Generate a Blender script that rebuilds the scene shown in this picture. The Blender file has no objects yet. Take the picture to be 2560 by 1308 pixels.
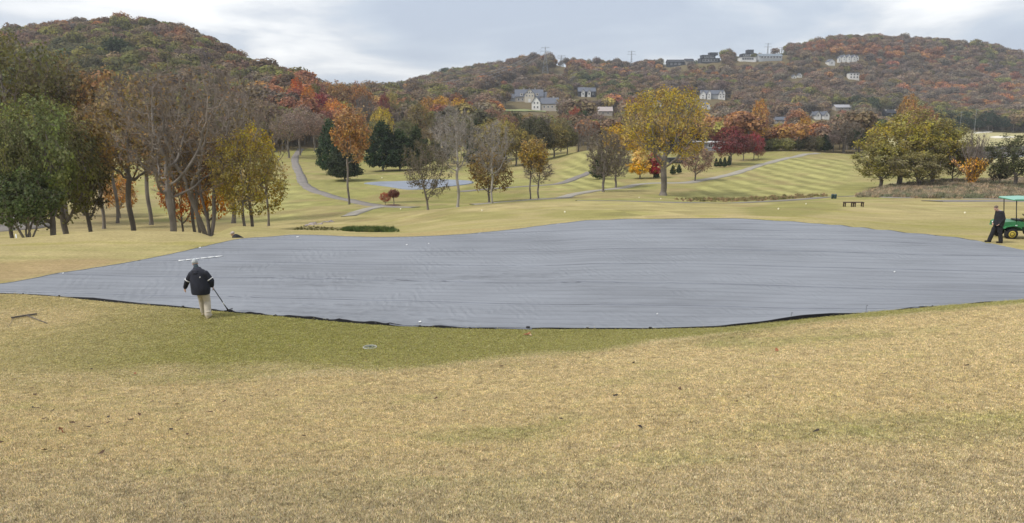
import bpy, bmesh, math, random
import numpy as np
from mathutils import Vector, Matrix, noise as mnoise

# ------------------------------------------------------------------ camera, sky, sun, exposure
SC = bpy.context.scene
COL = SC.collection
CAM_Z = 5.8
PITCH = math.radians(10.8)
F = 1862.0
cam_d = bpy.data.cameras.new("camera")
cam_d.sensor_width = 36.0
cam_d.lens = 36.0 * F / 2560.0
cam_d.clip_start = 0.1
cam_d.clip_end = 6000.0
cam = bpy.data.objects.new("camera", cam_d)
cam.location = (0, 0, CAM_Z)
cam.rotation_euler = (math.radians(90) - PITCH, 0, 0)
COL.objects.link(cam)
SC.camera = cam

SUN_DIR = Vector((-0.62, -0.30, 0.85)).normalized()
SUN_EL = math.asin(SUN_DIR.z)
SUN_AZ = math.atan2(SUN_DIR.x, SUN_DIR.y)

world = bpy.data.worlds.new("World")
SC.world = world
world.use_nodes = True
wn, wl = world.node_tree.nodes, world.node_tree.links
wn.clear()


def N(nt, typ, **kw):
    n = nt.nodes.new(typ)
    for k, v in kw.items():
        if k == 'inp':
            for a, b in v.items():
                n.inputs[a].default_value = b
        else:
            setattr(n, k, v)
    return n


def L(nt, a, b):
    nt.links.new(a, b)


def ramp(nt, stops, interp='LINEAR'):
    r = N(nt, 'ShaderNodeValToRGB')
    r.color_ramp.interpolation = interp
    e = r.color_ramp.elements
    while len(e) < len(stops):
        e.new(0.5)
    for el, (p, c) in zip(e, stops):
        el.position = p
        el.color = (*c, 1) if len(c) == 3 else c
    return r


def build_world():
    nt = world.node_tree
    out = N(nt, 'ShaderNodeOutputWorld')
    sky = N(nt, 'ShaderNodeTexSky', sky_type='NISHITA', sun_disc=False)
    sky.sun_elevation = SUN_EL
    sky.sun_rotation = SUN_AZ
    sky.air_density = 1.0
    sky.dust_density = 2.0
    bg1 = N(nt, 'ShaderNodeBackground', inp={'Strength': 0.09})
    L(nt, sky.outputs[0], bg1.inputs[0])
    tc = N(nt, 'ShaderNodeTexCoord')
    sep = N(nt, 'ShaderNodeSeparateXYZ')
    L(nt, tc.outputs['Generated'], sep.inputs[0])
    ad = N(nt, 'ShaderNodeMath', operation='ABSOLUTE')
    L(nt, sep.outputs[2], ad.inputs[0])
    ad2 = N(nt, 'ShaderNodeMath', operation='ADD', inp={1: 0.16})
    L(nt, ad.outputs[0], ad2.inputs[0])
    dx = N(nt, 'ShaderNodeMath', operation='DIVIDE')
    dy = N(nt, 'ShaderNodeMath', operation='DIVIDE')
    L(nt, sep.outputs[0], dx.inputs[0]); L(nt, ad2.outputs[0], dx.inputs[1])
    L(nt, sep.outputs[1], dy.inputs[0]); L(nt, ad2.outputs[0], dy.inputs[1])
    cb = N(nt, 'ShaderNodeCombineXYZ')
    L(nt, dx.outputs[0], cb.inputs[0]); L(nt, dy.outputs[0], cb.inputs[1])
    n1 = N(nt, 'ShaderNodeTexNoise', inp={'Scale': 0.75, 'Detail': 7.0, 'Roughness': 0.52, 'Distortion': 0.35})
    mp = N(nt, 'ShaderNodeMapping')
    mp.inputs['Location'].default_value = (3.1, 1.45, 0)
    L(nt, cb.outputs[0], mp.inputs[0]); L(nt, mp.outputs[0], n1.inputs['Vector'])
    n2 = N(nt, 'ShaderNodeTexNoise', inp={'Scale': 0.28, 'Detail': 3.0, 'Roughness': 0.5})
    mp2 = N(nt, 'ShaderNodeMapping')
    mp2.inputs['Location'].default_value = (7.3, 4.2, 0)
    L(nt, cb.outputs[0], mp2.inputs[0]); L(nt, mp2.outputs[0], n2.inputs['Vector'])
    mx = N(nt, 'ShaderNodeMath', operation='MULTIPLY_ADD', inp={1: 0.32})
    L(nt, n2.outputs[0], mx.inputs[0])
    half = N(nt, 'ShaderNodeMath', operation='MULTIPLY', inp={1: 0.80})
    L(nt, n1.outputs[0], half.inputs[0]); L(nt, half.outputs[0], mx.inputs[2])
    cr = ramp(nt, [(0.46, (0.32, 0.36, 0.43)), (0.52, (0.37, 0.41, 0.47)), (0.56, (0.44, 0.465, 0.505)), (0.60, (0.56, 0.57, 0.585)), (0.66, (0.69, 0.69, 0.685))])
    L(nt, mx.outputs[0], cr.inputs[0])
    bg2 = N(nt, 'ShaderNodeBackground', inp={'Strength': 1.3})
    L(nt, cr.outputs[0], bg2.inputs[0])
    ms = N(nt, 'ShaderNodeMixShader', inp={0: 0.86})
    L(nt, bg1.outputs[0], ms.inputs[1]); L(nt, bg2.outputs[0], ms.inputs[2])
    L(nt, ms.outputs[0], out.inputs[0])


build_world()
sun_d = bpy.data.lights.new("sun", 'SUN')
sun_d.energy = 2.3
sun_d.angle = math.radians(13)
sun_d.color = (1.0, 0.96, 0.90)
sun = bpy.data.objects.new("sun", sun_d)
sun.rotation_euler = (-SUN_DIR).to_track_quat('-Z', 'Y').to_euler()
COL.objects.link(sun)
SC.view_settings.view_transform = 'Standard'
SC.view_settings.look = 'None'
SC.view_settings.gamma = 1.0
SC.view_settings.use_curve_mapping = False
SC.view_settings.exposure = 0.5
SC.render.engine = 'CYCLES'
SC.cycles.max_bounces = 6
SC.cycles.diffuse_bounces = 3
SC.cycles.transparent_max_bounces = 8
SC.cycles.volume_bounces = 0
SC.cycles.use_denoising = True

rng = np.random.default_rng(7)
random.seed(7)
CP, SP = math.cos(PITCH), math.sin(PITCH)


# ------------------------------------------------------------------ projection helpers
def slope(v):
    y = (654.0 - np.asarray(v, float)) / F
    return (-SP + y * CP) / (CP + y * SP)


def ratio(u, v):
    y = (654.0 - np.asarray(v, float)) / F
    return (np.asarray(u, float) - 1280.0) / F / (CP + y * SP)


def project(x, y, z):
    x = np.asarray(x, float); y = np.asarray(y, float); dz = np.asarray(z, float) - CAM_Z
    d = y * CP - dz * SP
    up = y * SP + dz * CP
    d = np.maximum(d, 1e-3)
    return 1280 + F * x / d, 654 - F * up / d


# ------------------------------------------------------------------ terrain
def pchip(xk, yk, x):
    xk = np.asarray(xk, float); yk = np.asarray(yk, float)
    h = np.diff(xk); d = (yk[1:] - yk[:-1]) / (h if yk.ndim == 1 else h[:, None])
    m = np.zeros_like(yk)
    a, b = d[:-1], d[1:]
    ok = (a * b) > 0
    hh = h if yk.ndim == 1 else h[:, None]
    w1 = 2 * hh[1:] + hh[:-1]; w2 = hh[1:] + 2 * hh[:-1]
    with np.errstate(divide='ignore', invalid='ignore'):
        mm = (w1 + w2) / (w1 / a + w2 / b)
    m[1:-1] = np.where(ok, np.nan_to_num(mm), 0)
    m[0], m[-1] = d[0], d[-1]
    x = np.clip(x, xk[0], xk[-1])
    i = np.clip(np.searchsorted(xk, x) - 1, 0, len(xk) - 2)
    t = (x - xk[i]) / h[i]
    hi = h[i]
    if yk.ndim > 1:
        t = t[:, None]; hi = hi[:, None]
    return ((1 + 2 * t) * (1 - t) ** 2 * yk[i] + t * (1 - t) ** 2 * hi * m[i]
            + t * t * (3 - 2 * t) * yk[i + 1] + t * t * (t - 1) * hi * m[i + 1])


# each column: (u, [(Y, v) or (Y, 'z', z)])
def Z(y, z):
    return (y, 'z', z)


NEAR = [Z(-60, 9.0), Z(-20, 6.8), Z(0, 4.2), Z(2.5, 3.66), Z(4.6, 3.13)]
COLS = [
    (-500, [Z(10, 1.6), Z(15.5, 0.15), Z(20, 0.0), Z(27, 0), Z(38, -.3), Z(52, -3), Z(70, -5), (100, 520), (130, 480), (170, 430), (220, 370), (300, 280), (400, 215), (500, 185), (620, 175), Z(800, 60), Z(2600, 50)]),
    (0, [Z(10, 1.5), Z(15.8, 0.12), Z(20, 0.0), Z(26, 0), Z(32, .05), Z(38, -.27), Z(50, -3.0), Z(62, -4.6), (74, 586), (100, 525), (130, 482), (170, 430), (220, 362), (300, 270), (400, 195), (500, 148), (600, 132), Z(800, 55), Z(2600, 50)]),
    (300, [Z(10, 1.5), Z(16.0, 0.12), Z(21, 0.0), Z(30, 0), Z(38, .03), Z(50, -2.6), Z(62, -4.4), (75, 576), (100, 542), (130, 502), (165, 455), (220, 385), (300, 285), (400, 185), (500, 118), (570, 92), Z(800, 55), Z(2600, 50)]),
    (480, [Z(10, 1.5), Z(16.4, 0.1), Z(21, 0.0), Z(33, 0.05), Z(40, -.25), Z(50, -2.4), Z(62, -4.4), (78, 570), (100, 540), (130, 503), (165, 460), (220, 400), (300, 300), (400, 200), (500, 128), (560, 104), Z(800, 50), Z(2600, 50)]),
    (600, [Z(10, 1.5), Z(16.7, 0.1), Z(21, 0.0), Z(33, 0.05), Z(36.4, 0.0), Z(42, -1.3), Z(50, -1.45), Z(65, -4.3), (80, 566), (100, 540), (130, 505), (165, 465), (210, 420), (270, 370), (350, 295), (430, 225), (500, 175), (540, 158), Z(700, 35), Z(2600, 50)]),
    (740, [Z(10, 1.5), Z(17.0, 0.1), Z(21, 0.0), Z(33, 0.05), Z(37.4, 0.0), Z(44, -1.0), (52, 578), (62, 572), (80, 558), (100, 530), (130, 490), (165, 450), (205, 412), (240, 390), (290, 345), (340, 290), (400, 240), (440, 222), Z(600, 12), Z(900, 35), Z(2600, 50)]),
    (900, [Z(10, 1.5), Z(17.1, 0.1), Z(20.6, 0.0), Z(33, 0.05), Z(37.2, 0.0), (44, 588), (50, 582), (60, 573), (75, 555), (90, 535), (105, 517), (130, 490), (150, 465), (175, 440), (210, 415), (260, 385), (330, 350), (400, 312), (450, 288), (600, 262), (800, 252), (950, 248), Z(1200, 12), Z(2600, 50)]),
    (1200, [Z(10, 1.55), Z(17.6, 0.08), Z(20.2, 0.0), Z(33, 0.1), Z(38.3, 0.0), (50, 558), (65, 531), (78, 516), (95, 514), (120, 495), (150, 465), (175, 440), (210, 415), (260, 390), (330, 360), (400, 325), (500, 288), (600, 262), (750, 228), (900, 200), (1000, 188), Z(1200, 40), Z(2600, 50)]),
    (1360, [Z(10, 1.6), Z(18.0, 0.08), Z(20.0, 0.0), Z(33, 0.15), Z(40, 0.1), (50, 547), (65, 524), (80, 506), (95, 504), (120, 488), (150, 462), (175, 436), (205, 405), (260, 380), (330, 355), (400, 325), (500, 290), (600, 268), (750, 232), (880, 188), (960, 163), Z(1100, 40), Z(2600, 50)]),
    (1500, [Z(10, 1.75), Z(18.4, 0.08), Z(20.0, 0.0), Z(33, 0.3), Z(41, 0.25), (50, 535), (65, 519), (84, 503), (95, 502), (115, 489), (140, 470), (165, 445), (190, 410), (215, 375), (245, 376), (330, 358), (450, 322), (600, 282), (800, 222), (900, 196), (980, 180), Z(1150, 60), Z(2600, 50)]),
    (1800, [Z(10, 1.95), Z(19.4, 0.08), Z(21.0, 0.02), Z(33, 0.4), Z(41.7, 0.3), (50, 530), (65, 520), (85, 509), (95, 506), (105, 500), (120, 491), (140, 465), (165, 437), (190, 413), (215, 393), (240, 378), (300, 376), (450, 340), (600, 302), (750, 252), (900, 198), (1000, 153), Z(1200, 60), Z(2600, 50)]),
    (1980, [Z(10, 2.05), Z(20.4, 0.08), Z(22.0, 0.02), Z(33, 0.4), Z(40.2, 0.3), (50, 536), (65, 519), (78, 509), (90, 504), (105, 496), (120, 489), (140, 465), (165, 436), (190, 411), (215, 392), (245, 373), (300, 372), (450, 340), (600, 306), (750, 256), (900, 192), (1000, 143), (1060, 128), Z(1200, 100), Z(2600, 50)]),
    (2100, [Z(10, 2.1), Z(21.2, 0.1), Z(22.6, 0.03), Z(33, 0.4), Z(38.8, 0.3), (50, 545), (64, 519), (75, 509), (85, 502), (100, 494), (115, 487), (140, 465), (165, 436), (190, 411), (220, 390), (250, 378), (300, 374), (450, 342), (520, 334), (600, 312), (750, 266), (900, 200), (1000, 140), (1080, 110), Z(1300, 110), Z(2600, 50)]),
    (2400, [Z(10, 2.2), Z(22.6, 0.12), Z(24.0, 0.05), Z(30, 0.3), Z(35.2, 0.2), (45, 570), (60, 534), (75, 511), (85, 501), (100, 489), (115, 470), (130, 455), (150, 442), (200, 412), (260, 385), (330, 366), (420, 350), (520, 335), (600, 318), (750, 275), (900, 215), (1000, 160), (1080, 132), Z(1300, 90), Z(2600, 50)]),
    (2600, [Z(10, 2.3), Z(23.2, 0.12), Z(24.5, 0.05), Z(29, 0.25), Z(34, 0.15), (45, 570), (60, 534), (75, 511), (85, 501), (100, 489), (115, 470), (130, 455), (150, 442), (200, 412), (260, 385), (330, 366), (420, 350), (520, 337), (600, 322), (750, 280), (900, 235), (1000, 200), (1080, 184), Z(1300, 70), Z(2600, 50)]),
    (3200, [Z(10, 2.4), Z(24, 0.12), Z(26, 0.05), Z(29, 0.2), Z(34, 0.1), (45, 570), (60, 534), (75, 511), (85, 501), (100, 489), (115, 470), (130, 455), (150, 442), (200, 412), (260, 385), (330, 366), (420, 350), (520, 340), (600, 330), (750, 305), (900, 270), (1000, 250), (1080, 240), Z(1300, 50), Z(2600, 50)]),
]


def warp(Y):
    return np.log(np.asarray(Y, float) + 70.0 * 0 + 75.0)


TY = np.concatenate([np.linspace(-60, 0, 40, endpoint=False), np.exp(np.linspace(math.log(8), math.log(2608), 1500)) - 8])
_cols = []
for u, pts in COLS:
    ys, zs = [], []
    for p in NEAR + pts:
        ys.append(p[0])
        zs.append(p[2] if len(p) == 3 else CAM_Z + p[0] * float(slope(p[1])))
    _cols.append(pchip(warp(ys), zs, warp(TY)))
_cols = np.array(_cols)                     # ncol x nY
TK = np.array([(c[0] - 1280) / F / 0.99 for c in COLS])
TT = np.linspace(TK[0] - 0.3, TK[-1] + 0.3, 700)
TAB = pchip(TK, _cols, TT)                  # nT x nY


def vnoise(x, y, seed=0):
    """smooth value noise, vectorised"""
    xi = np.floor(x).astype(np.int64); yi = np.floor(y).astype(np.int64)
    fx = x - xi; fy = y - yi
    fx = fx * fx * (3 - 2 * fx); fy = fy * fy * (3 - 2 * fy)

    def hsh(a, b):
        n = (a * 374761393 + b * 668265263 + seed * 982451653) & 0x7fffffff
        n = ((n ^ (n >> 13)) * 1274126177) & 0x7fffffff
        return ((n ^ (n >> 16)) & 0xffff) / 65535.0
    a = hsh(xi, yi); b = hsh(xi + 1, yi); c = hsh(xi, yi + 1); d = hsh(xi + 1, yi + 1)
    return (a * (1 - fx) + b * fx) * (1 - fy) + (c * (1 - fx) + d * fx) * fy


def fbm(x, y, seed=0, oct=4):
    s = 0; a = 0.5; t = 0
    for k in range(oct):
        s = s + a * vnoise(x * 2 ** k, y * 2 ** k, seed + k * 17); t += a; a *= 0.5
    return s / t


def ground_h(x, y):
    x = np.asarray(x, float); y = np.asarray(y, float)
    w = np.sqrt(np.maximum(y, 0) ** 2 + 30.0 * np.exp(-np.maximum(y, 0) / 5.0))
    w = np.maximum(w, 5.0)
    t = np.clip(x / w, TT[0], TT[-1])
    ti = (t - TT[0]) / (TT[1] - TT[0]); i = np.clip(ti.astype(int), 0, len(TT) - 2); ft = ti - i
    yc = np.clip(y, TY[0], TY[-1] - 1e-3)
    j = np.clip(np.searchsorted(TY, yc, side='right') - 1, 0, len(TY) - 2)
    fy = (yc - TY[j]) / (TY[j + 1] - TY[j])
    z = (TAB[i, j] * (1 - ft) + TAB[i + 1, j] * ft) * (1 - fy) + (TAB[i, j + 1] * (1 - ft) + TAB[i + 1, j + 1] * ft) * fy
    amp = 0.03 + 0.0022 * np.clip(y, 0, 250) + 0.004 * np.clip(y - 400, 0, 500)
    amp = amp * np.where((y > 19) & (y < 44), 0.4, 1)
    return z + amp * (fbm(x * 0.11 + 50, y * 0.11 + 50, 3, 2) - 0.5) * np.where(y > 3, 1, 0.3)


MARCH = np.exp(np.linspace(math.log(3), math.log(1400), 6000))


def hit(u, v, ymin=3.0):
    """world point where the sight line through photo pixel (u,v) first meets the ground"""
    ys = MARCH[MARCH >= ymin]
    r = float(ratio(u, v)); s = float(slope(v))
    xs = ys * r
    zr = CAM_Z + ys * s
    g = ground_h(xs, ys)
    k = np.argmax(g >= zr)
    if not (g[k] >= zr[k]):
        k = len(ys) - 1
    elif k > 0:
        a = zr[k - 1] - g[k - 1]; b = g[k] - zr[k]
        f = a / (a + b + 1e-9)
        y = ys[k - 1] + (ys[k] - ys[k - 1]) * f
        return Vector((y * r, y, float(ground_h(y * r, y))))
    return Vector((xs[k], ys[k], float(g[k])))


def at(u, Y, v=500):
    x = float(ratio(u, v)) * Y
    return Vector((x, Y, float(ground_h(x, Y))))


def gz(x, y):
    return float(ground_h(x, y))


# ------------------------------------------------------------------ object helpers
def tag(o, label=None, cat=None, group=None, kind=None):
    if label: o['label'] = label
    if cat: o['category'] = cat
    if group: o['group'] = group
    if kind: o['kind'] = kind
    return o


def link(o, parent=None):
    COL.objects.link(o)
    if parent is not None:
        o.parent = parent
    return o


def empty(name, loc, label=None, cat=None, group=None, rz=0.0):
    o = bpy.data.objects.new(name, None)
    o.empty_display_size = 0.2
    o.location = loc
    o.rotation_euler = (0, 0, rz)
    link(o)
    return tag(o, label, cat, group)


def mesh_np(name, verts, faces, mats=(), midx=None, smooth=False):
    """verts Nx3, faces: MxK array or list of arrays of equal K"""
    me = bpy.data.meshes.new(name)
    groups = faces if isinstance(faces, list) else [faces]
    groups = [np.asarray(g, np.int32) for g in groups if len(g)]
    verts = np.asarray(verts, np.float32)
    me.vertices.add(len(verts))
    me.vertices.foreach_set('co', verts.ravel())
    loops = np.concatenate([g.ravel() for g in groups])
    tot = np.concatenate([np.full(len(g), g.shape[1], np.int32) for g in groups])
    st = np.concatenate([[0], np.cumsum(tot)[:-1]]).astype(np.int32)
    me.loops.add(len(loops)); me.loops.foreach_set('vertex_index', loops)
    me.polygons.add(len(tot)); me.polygons.foreach_set('loop_start', st); me.polygons.foreach_set('loop_total', tot)
    if midx is not None:
        me.polygons.foreach_set('material_index', np.asarray(midx, np.int32))
    me.update(calc_edges=True)
    me.polygons.foreach_set('use_smooth', np.full(len(tot), smooth, bool))
    for m in mats: me.materials.append(m)
    return me


def obj(name, me, parent=None, loc=None):
    o = bpy.data.objects.new(name, me)
    if loc is not None: o.location = loc
    return link(o, parent)


class MB:
    """collects simple solids into one mesh"""
    def __init__(s):
        s.bm = bmesh.new()

    def box(s, c, size, rot=None, bevel=0.0):
        r = bmesh.ops.create_cube(s.bm, size=1.0)
        M = Matrix.Translation(c) @ (rot.to_4x4() if rot else Matrix.Identity(4)) @ Matrix.Diagonal((*size, 1))
        bmesh.ops.transform(s.bm, matrix=M, verts=r['verts'])
        if bevel:
            es = list({e for v in r['verts'] for e in v.link_edges})
            bmesh.ops.bevel(s.bm, geom=es, offset=bevel, segments=2, affect='EDGES')
        return s

    def tube(s, a, b, r0, r1=None, n=10, caps=True):
        r1 = r0 if r1 is None else r1
        a = Vector(a); b = Vector(b); d = b - a
        if d.length < 1e-6: return s
        r = bmesh.ops.create_cone(s.bm, cap_ends=caps, segments=n, radius1=r0, radius2=r1, depth=d.length)
        M = Matrix.Translation((a + b) / 2) @ d.to_track_quat('Z', 'Y').to_matrix().to_4x4()
        bmesh.ops.transform(s.bm, matrix=M, verts=r['verts'])
        return s

    def path(s, pts, r, n=8):
        for a, b in zip(pts[:-1], pts[1:]): s.tube(a, b, r, r, n)
        return s

    def ball(s, c, r, sub=2, rot=None):
        r3 = (r, r, r) if isinstance(r, (int, float)) else r
        q = bmesh.ops.create_icosphere(s.bm, subdivisions=sub, radius=1.0)
        M = Matrix.Translation(c) @ (rot.to_4x4() if rot else Matrix.Identity(4)) @ Matrix.Diagonal((*r3, 1))
        bmesh.ops.transform(s.bm, matrix=M, verts=q['verts'])
        return s

    def capsule(s, a, b, r0, r1):
        s.tube(a, b, r0, r1, 14)
        s.ball(a, r0); s.ball(b, r1)
        return s

    def prism(s, pts, depth_vec):
        """closed polygon pts extruded by depth_vec"""
        vs = [s.bm.verts.new(p) for p in pts]
        f = s.bm.faces.new(vs)
        r = bmesh.ops.extrude_face_region(s.bm, geom=[f])
        nv = [g for g in r['geom'] if isinstance(g, bmesh.types.BMVert)]
        bmesh.ops.translate(s.bm, vec=depth_vec, verts=nv)
        return s

    def lathe(s, prof, axis_o, axis_d, n=20):
        """prof: [(along, radius)]"""
        d = Vector(axis_d).normalized()
        q = d.to_track_quat('Z', 'Y').to_matrix()
        rings = []
        for al, ra in prof:
            ring = [s.bm.verts.new(Vector(axis_o) + q @ Vector((ra * math.cos(2 * math.pi * i / n), ra * math.sin(2 * math.pi * i / n), al))) for i in range(n)]
            rings.append(ring)
        for A, B in zip(rings[:-1], rings[1:]):
            for i in range(n):
                s.bm.faces.new((A[i], A[(i + 1) % n], B[(i + 1) % n], B[i]))
        s.bm.faces.new(rings[0][::-1]); s.bm.faces.new(rings[-1])
        return s

    def mesh(s, name, mat, smooth=False):
        bmesh.ops.recalc_face_normals(s.bm, faces=s.bm.faces[:])
        me = bpy.data.meshes.new(name)
        s.bm.to_mesh(me); s.bm.free()
        if mat: me.materials.append(mat)
        if smooth:
            me.polygons.foreach_set('use_smooth', np.ones(len(me.polygons), bool))
        return me

    def build(s, name, mat, parent=None, smooth=False, loc=None):
        return obj(name, s.mesh(name, mat, smooth), parent, loc)


# ------------------------------------------------------------------ materials
def new_mat(name):
    m = bpy.data.materials.new(name)
    m.use_nodes = True
    nt = m.node_tree
    b = nt.nodes['Principled BSDF']
    return m, nt, b


def plain(name, c, rough=0.7, metal=0.0, var=0.12, scale=6.0, spec=0.4, bump=0.0, bscale=40):
    m, nt, b = new_mat(name)
    b.inputs['Roughness'].default_value = rough
    b.inputs['Metallic'].default_value = metal
    b.inputs['Specular IOR Level'].default_value = spec
    tc = N(nt, 'ShaderNodeTexCoord')
    n = N(nt, 'ShaderNodeTexNoise', inp={'Scale': scale, 'Detail': 4.0})
    L(nt, tc.outputs['Object'], n.inputs['Vector'])
    lo = tuple(max(0, x * (1 - var)) for x in c); hi = tuple(min(1, x * (1 + var)) for x in c)
    r = ramp(nt, [(0.3, lo), (0.7, hi)])
    L(nt, n.outputs[0], r.inputs[0]); L(nt, r.outputs[0], b.inputs['Base Color'])
    if bump:
        n2 = N(nt, 'ShaderNodeTexNoise', inp={'Scale': bscale, 'Detail': 3.0})
        L(nt, tc.outputs['Object'], n2.inputs['Vector'])
        bp = N(nt, 'ShaderNodeBump', inp={'Strength': 0.6, 'Distance': bump})
        L(nt, n2.outputs[0], bp.inputs['Height']); L(nt, bp.outputs[0], b.inputs['Normal'])
    return m


def leaf_mat(name, source):
    """foliage: colour comes from the object (or the instance), varied leaf clump by leaf clump"""
    m, nt, b = new_mat(name)
    nt.nodes.remove(b)
    out = nt.nodes['Material Output']
    if source == 'object':
        oi = N(nt, 'ShaderNodeObjectInfo'); colr = oi.outputs['Color']
    else:
        at_ = N(nt, 'ShaderNodeAttribute', attribute_type='INSTANCER', attribute_name='tint'); colr = at_.outputs['Color']
    va = N(nt, 'ShaderNodeAttribute', attribute_type='GEOMETRY', attribute_name='var')
    sp = N(nt, 'ShaderNodeSeparateColor')
    L(nt, va.outputs['Color'], sp.inputs[0])
    hue = N(nt, 'ShaderNodeMapRange', inp={1: 0.0, 2: 1.0, 3: 0.475, 4: 0.525})
    L(nt, sp.outputs[0], hue.inputs[0])
    val = N(nt, 'ShaderNodeMapRange', inp={1: 0.0, 2: 1.0, 3: 0.42, 4: 1.75})
    L(nt, sp.outputs[1], val.inputs[0])
    sat = N(nt, 'ShaderNodeMapRange', inp={1: 0.0, 2: 1.0, 3: 0.7, 4: 1.15})
    L(nt, sp.outputs[2], sat.inputs[0])
    hs = N(nt, 'ShaderNodeHueSaturation')
    L(nt, hue.outputs[0], hs.inputs['Hue']); L(nt, val.outputs[0], hs.inputs['Value']); L(nt, sat.outputs[0], hs.inputs['Saturation'])
    L(nt, colr, hs.inputs['Color'])
    d = N(nt, 'ShaderNodeBsdfDiffuse', inp={'Roughness': 0.5}); t = N(nt, 'ShaderNodeBsdfTranslucent')
    L(nt, hs.outputs[0], d.inputs['Color']); L(nt, hs.outputs[0], t.inputs['Color'])
    mx = N(nt, 'ShaderNodeMixShader', inp={0: 0.28})
    L(nt, d.outputs[0], mx.inputs[1]); L(nt, t.outputs[0], mx.inputs[2])
    L(nt, mx.outputs[0], out.inputs['Surface'])
    return m


M_LEAF = leaf_mat('foliage', 'object')
M_LEAF_I = leaf_mat('woodland_foliage', 'instancer')
M_BARK = plain('bark_grey_brown', (0.185, 0.162, 0.14), 0.95, var=0.35, scale=9, spec=0.15, bump=0.02, bscale=30)
M_BARK_PALE = plain('bark_pale', (0.33, 0.30, 0.265), 0.95, var=0.35, scale=9, spec=0.15, bump=0.02, bscale=30)
M_TWIG = plain('twigs_grey_brown', (0.21, 0.175, 0.145), 0.95, var=0.25, scale=3, spec=0.1)
M_TWIG_PALE = plain('twigs_pale', (0.31, 0.28, 0.25), 0.95, var=0.25, scale=3, spec=0.1)
# ------------------------------------------------------------------ ground
def smooth(a, b, x):
    t = np.clip((x - a) / (b - a), 0, 1)
    return t * t * (3 - 2 * t)


def pix_poly(pts, ymin=3.0):
    return np.array([hit(u, v, ymin)[:2] for u, v in pts])


def densify(pts, n=6, closed=True):
    out = []
    m = len(pts)
    for i in range(m if closed else m - 1):
        a = np.array(pts[i], float); b = np.array(pts[(i + 1) % m], float)
        for k in range(n):
            out.append(tuple(a + (b - a) * k / n))
    if not closed: out.append(tuple(pts[-1]))
    return out


def inside(poly, x, y, soft):
    """0..1 inside a world polygon with a soft edge of width soft (metres, array or number)"""
    px, py = poly[:, 0], poly[:, 1]
    sf = np.max(soft) if np.ndim(soft) else soft
    bb = (x > px.min() - 2 * sf) & (x < px.max() + 2 * sf) & (y > py.min() - 2 * sf) & (y < py.max() + 2 * sf)
    res = np.zeros_like(x)
    xs, ys = x[bb], y[bb]
    if not len(xs): return res
    ins = np.zeros(len(xs), bool); d2 = np.full(len(xs), 1e12)
    n = len(poly)
    for i in range(n):
        x0, y0 = poly[i]; x1, y1 = poly[(i + 1) % n]
        c = ((y0 > ys) != (y1 > ys))
        if y1 != y0:
            ins ^= c & (xs < (x1 - x0) * (ys - y0) / (y1 - y0) + x0)
        dx, dy = x1 - x0, y1 - y0
        l2 = dx * dx + dy * dy + 1e-9
        t = np.clip(((xs - x0) * dx + (ys - y0) * dy) / l2, 0, 1)
        d2 = np.minimum(d2, (xs - x0 - t * dx) ** 2 + (ys - y0 - t * dy) ** 2)
    d = np.sqrt(d2) * np.where(ins, 1, -1)
    s = soft[bb] if np.ndim(soft) else soft
    res[bb] = np.clip(0.5 + d / (s + 1e-6) * 0.5, 0, 1)
    return res




# edges of the big cover, in photo pixels
NEAR_E = [(-260, 716), (-120, 728), (0, 735), (60, 736), (150, 742), (300, 757), (450, 769), (600, 783), (700, 791), (820, 802), (940, 812), (1060, 818), (1170, 822), (1320, 823), (1470, 823), (1620, 824), (1800, 823), (1975, 807), (2160, 793), (2330, 779), (2450, 770), (2560, 760), (2700, 742), (2850, 715)]
FAR_E = [(-260, 716), (-120, 714), (0, 712), (60, 702), (150, 685), (330, 656), (420, 640), (500, 622), (590, 599), (650, 592), (720, 588), (790, 588), (860, 592), (950, 595), (1020, 594), (1100, 591), (1180, 586), (1260, 578), (1330, 569), (1400, 560), (1470, 553), (1550, 549), (1700, 547), (1850, 547), (1930, 550), (2000, 555), (2100, 565), (2200, 575), (2300, 586), (2400, 597), (2480, 607), (2560, 618), (2700, 645), (2850, 715)]


GREEN_U = [1200, 1360, 1500, 1800, 2100, 2400, 2600]
GREEN_Z = [0, .1, .25, .3, .3, .2, .15]


def flat_hit(u, v):
    """point on the covered green (its surface is close to level)"""
    k = float(smooth(25, 38, (CAM_Z) / -float(slope(v))))
    Y = (CAM_Z - k * float(np.interp(u, GREEN_U, GREEN_Z))) / -float(slope(v))
    x = Y * float(ratio(u, v))
    return Vector((x, Y, gz(x, Y)))


near_w = np.array([flat_hit(u, v)[:2] for u, v in densify(NEAR_E, 4, False)])
far_w = np.array([flat_hit(u, v)[:2] for u, v in densify(FAR_E, 4, False)])
far_w = far_w[far_w[:, 1] < 60]
near_w = near_w[np.argsort(near_w[:, 0])]
far_w = far_w[np.argsort(far_w[:, 0])]


def smooth1d(a, k):
    ker = np.hanning(k + 2)[1:-1]; ker /= ker.sum()
    p = np.pad(a, (k // 2, k - 1 - k // 2), mode='edge')
    return np.convolve(p, ker, mode='valid')


XG = np.linspace(max(near_w[0, 0], far_w[0, 0]), min(near_w[-1, 0], far_w[-1, 0]), 480)
NEARY = smooth1d(np.interp(XG, near_w[:, 0], near_w[:, 1]), 7)
FARY = smooth1d(np.interp(XG, far_w[:, 0], far_w[:, 1]), 7)


def near_edge(x): return np.interp(x, XG, NEARY)
def far_edge(x): return np.interp(x, XG, FARY)


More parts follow.
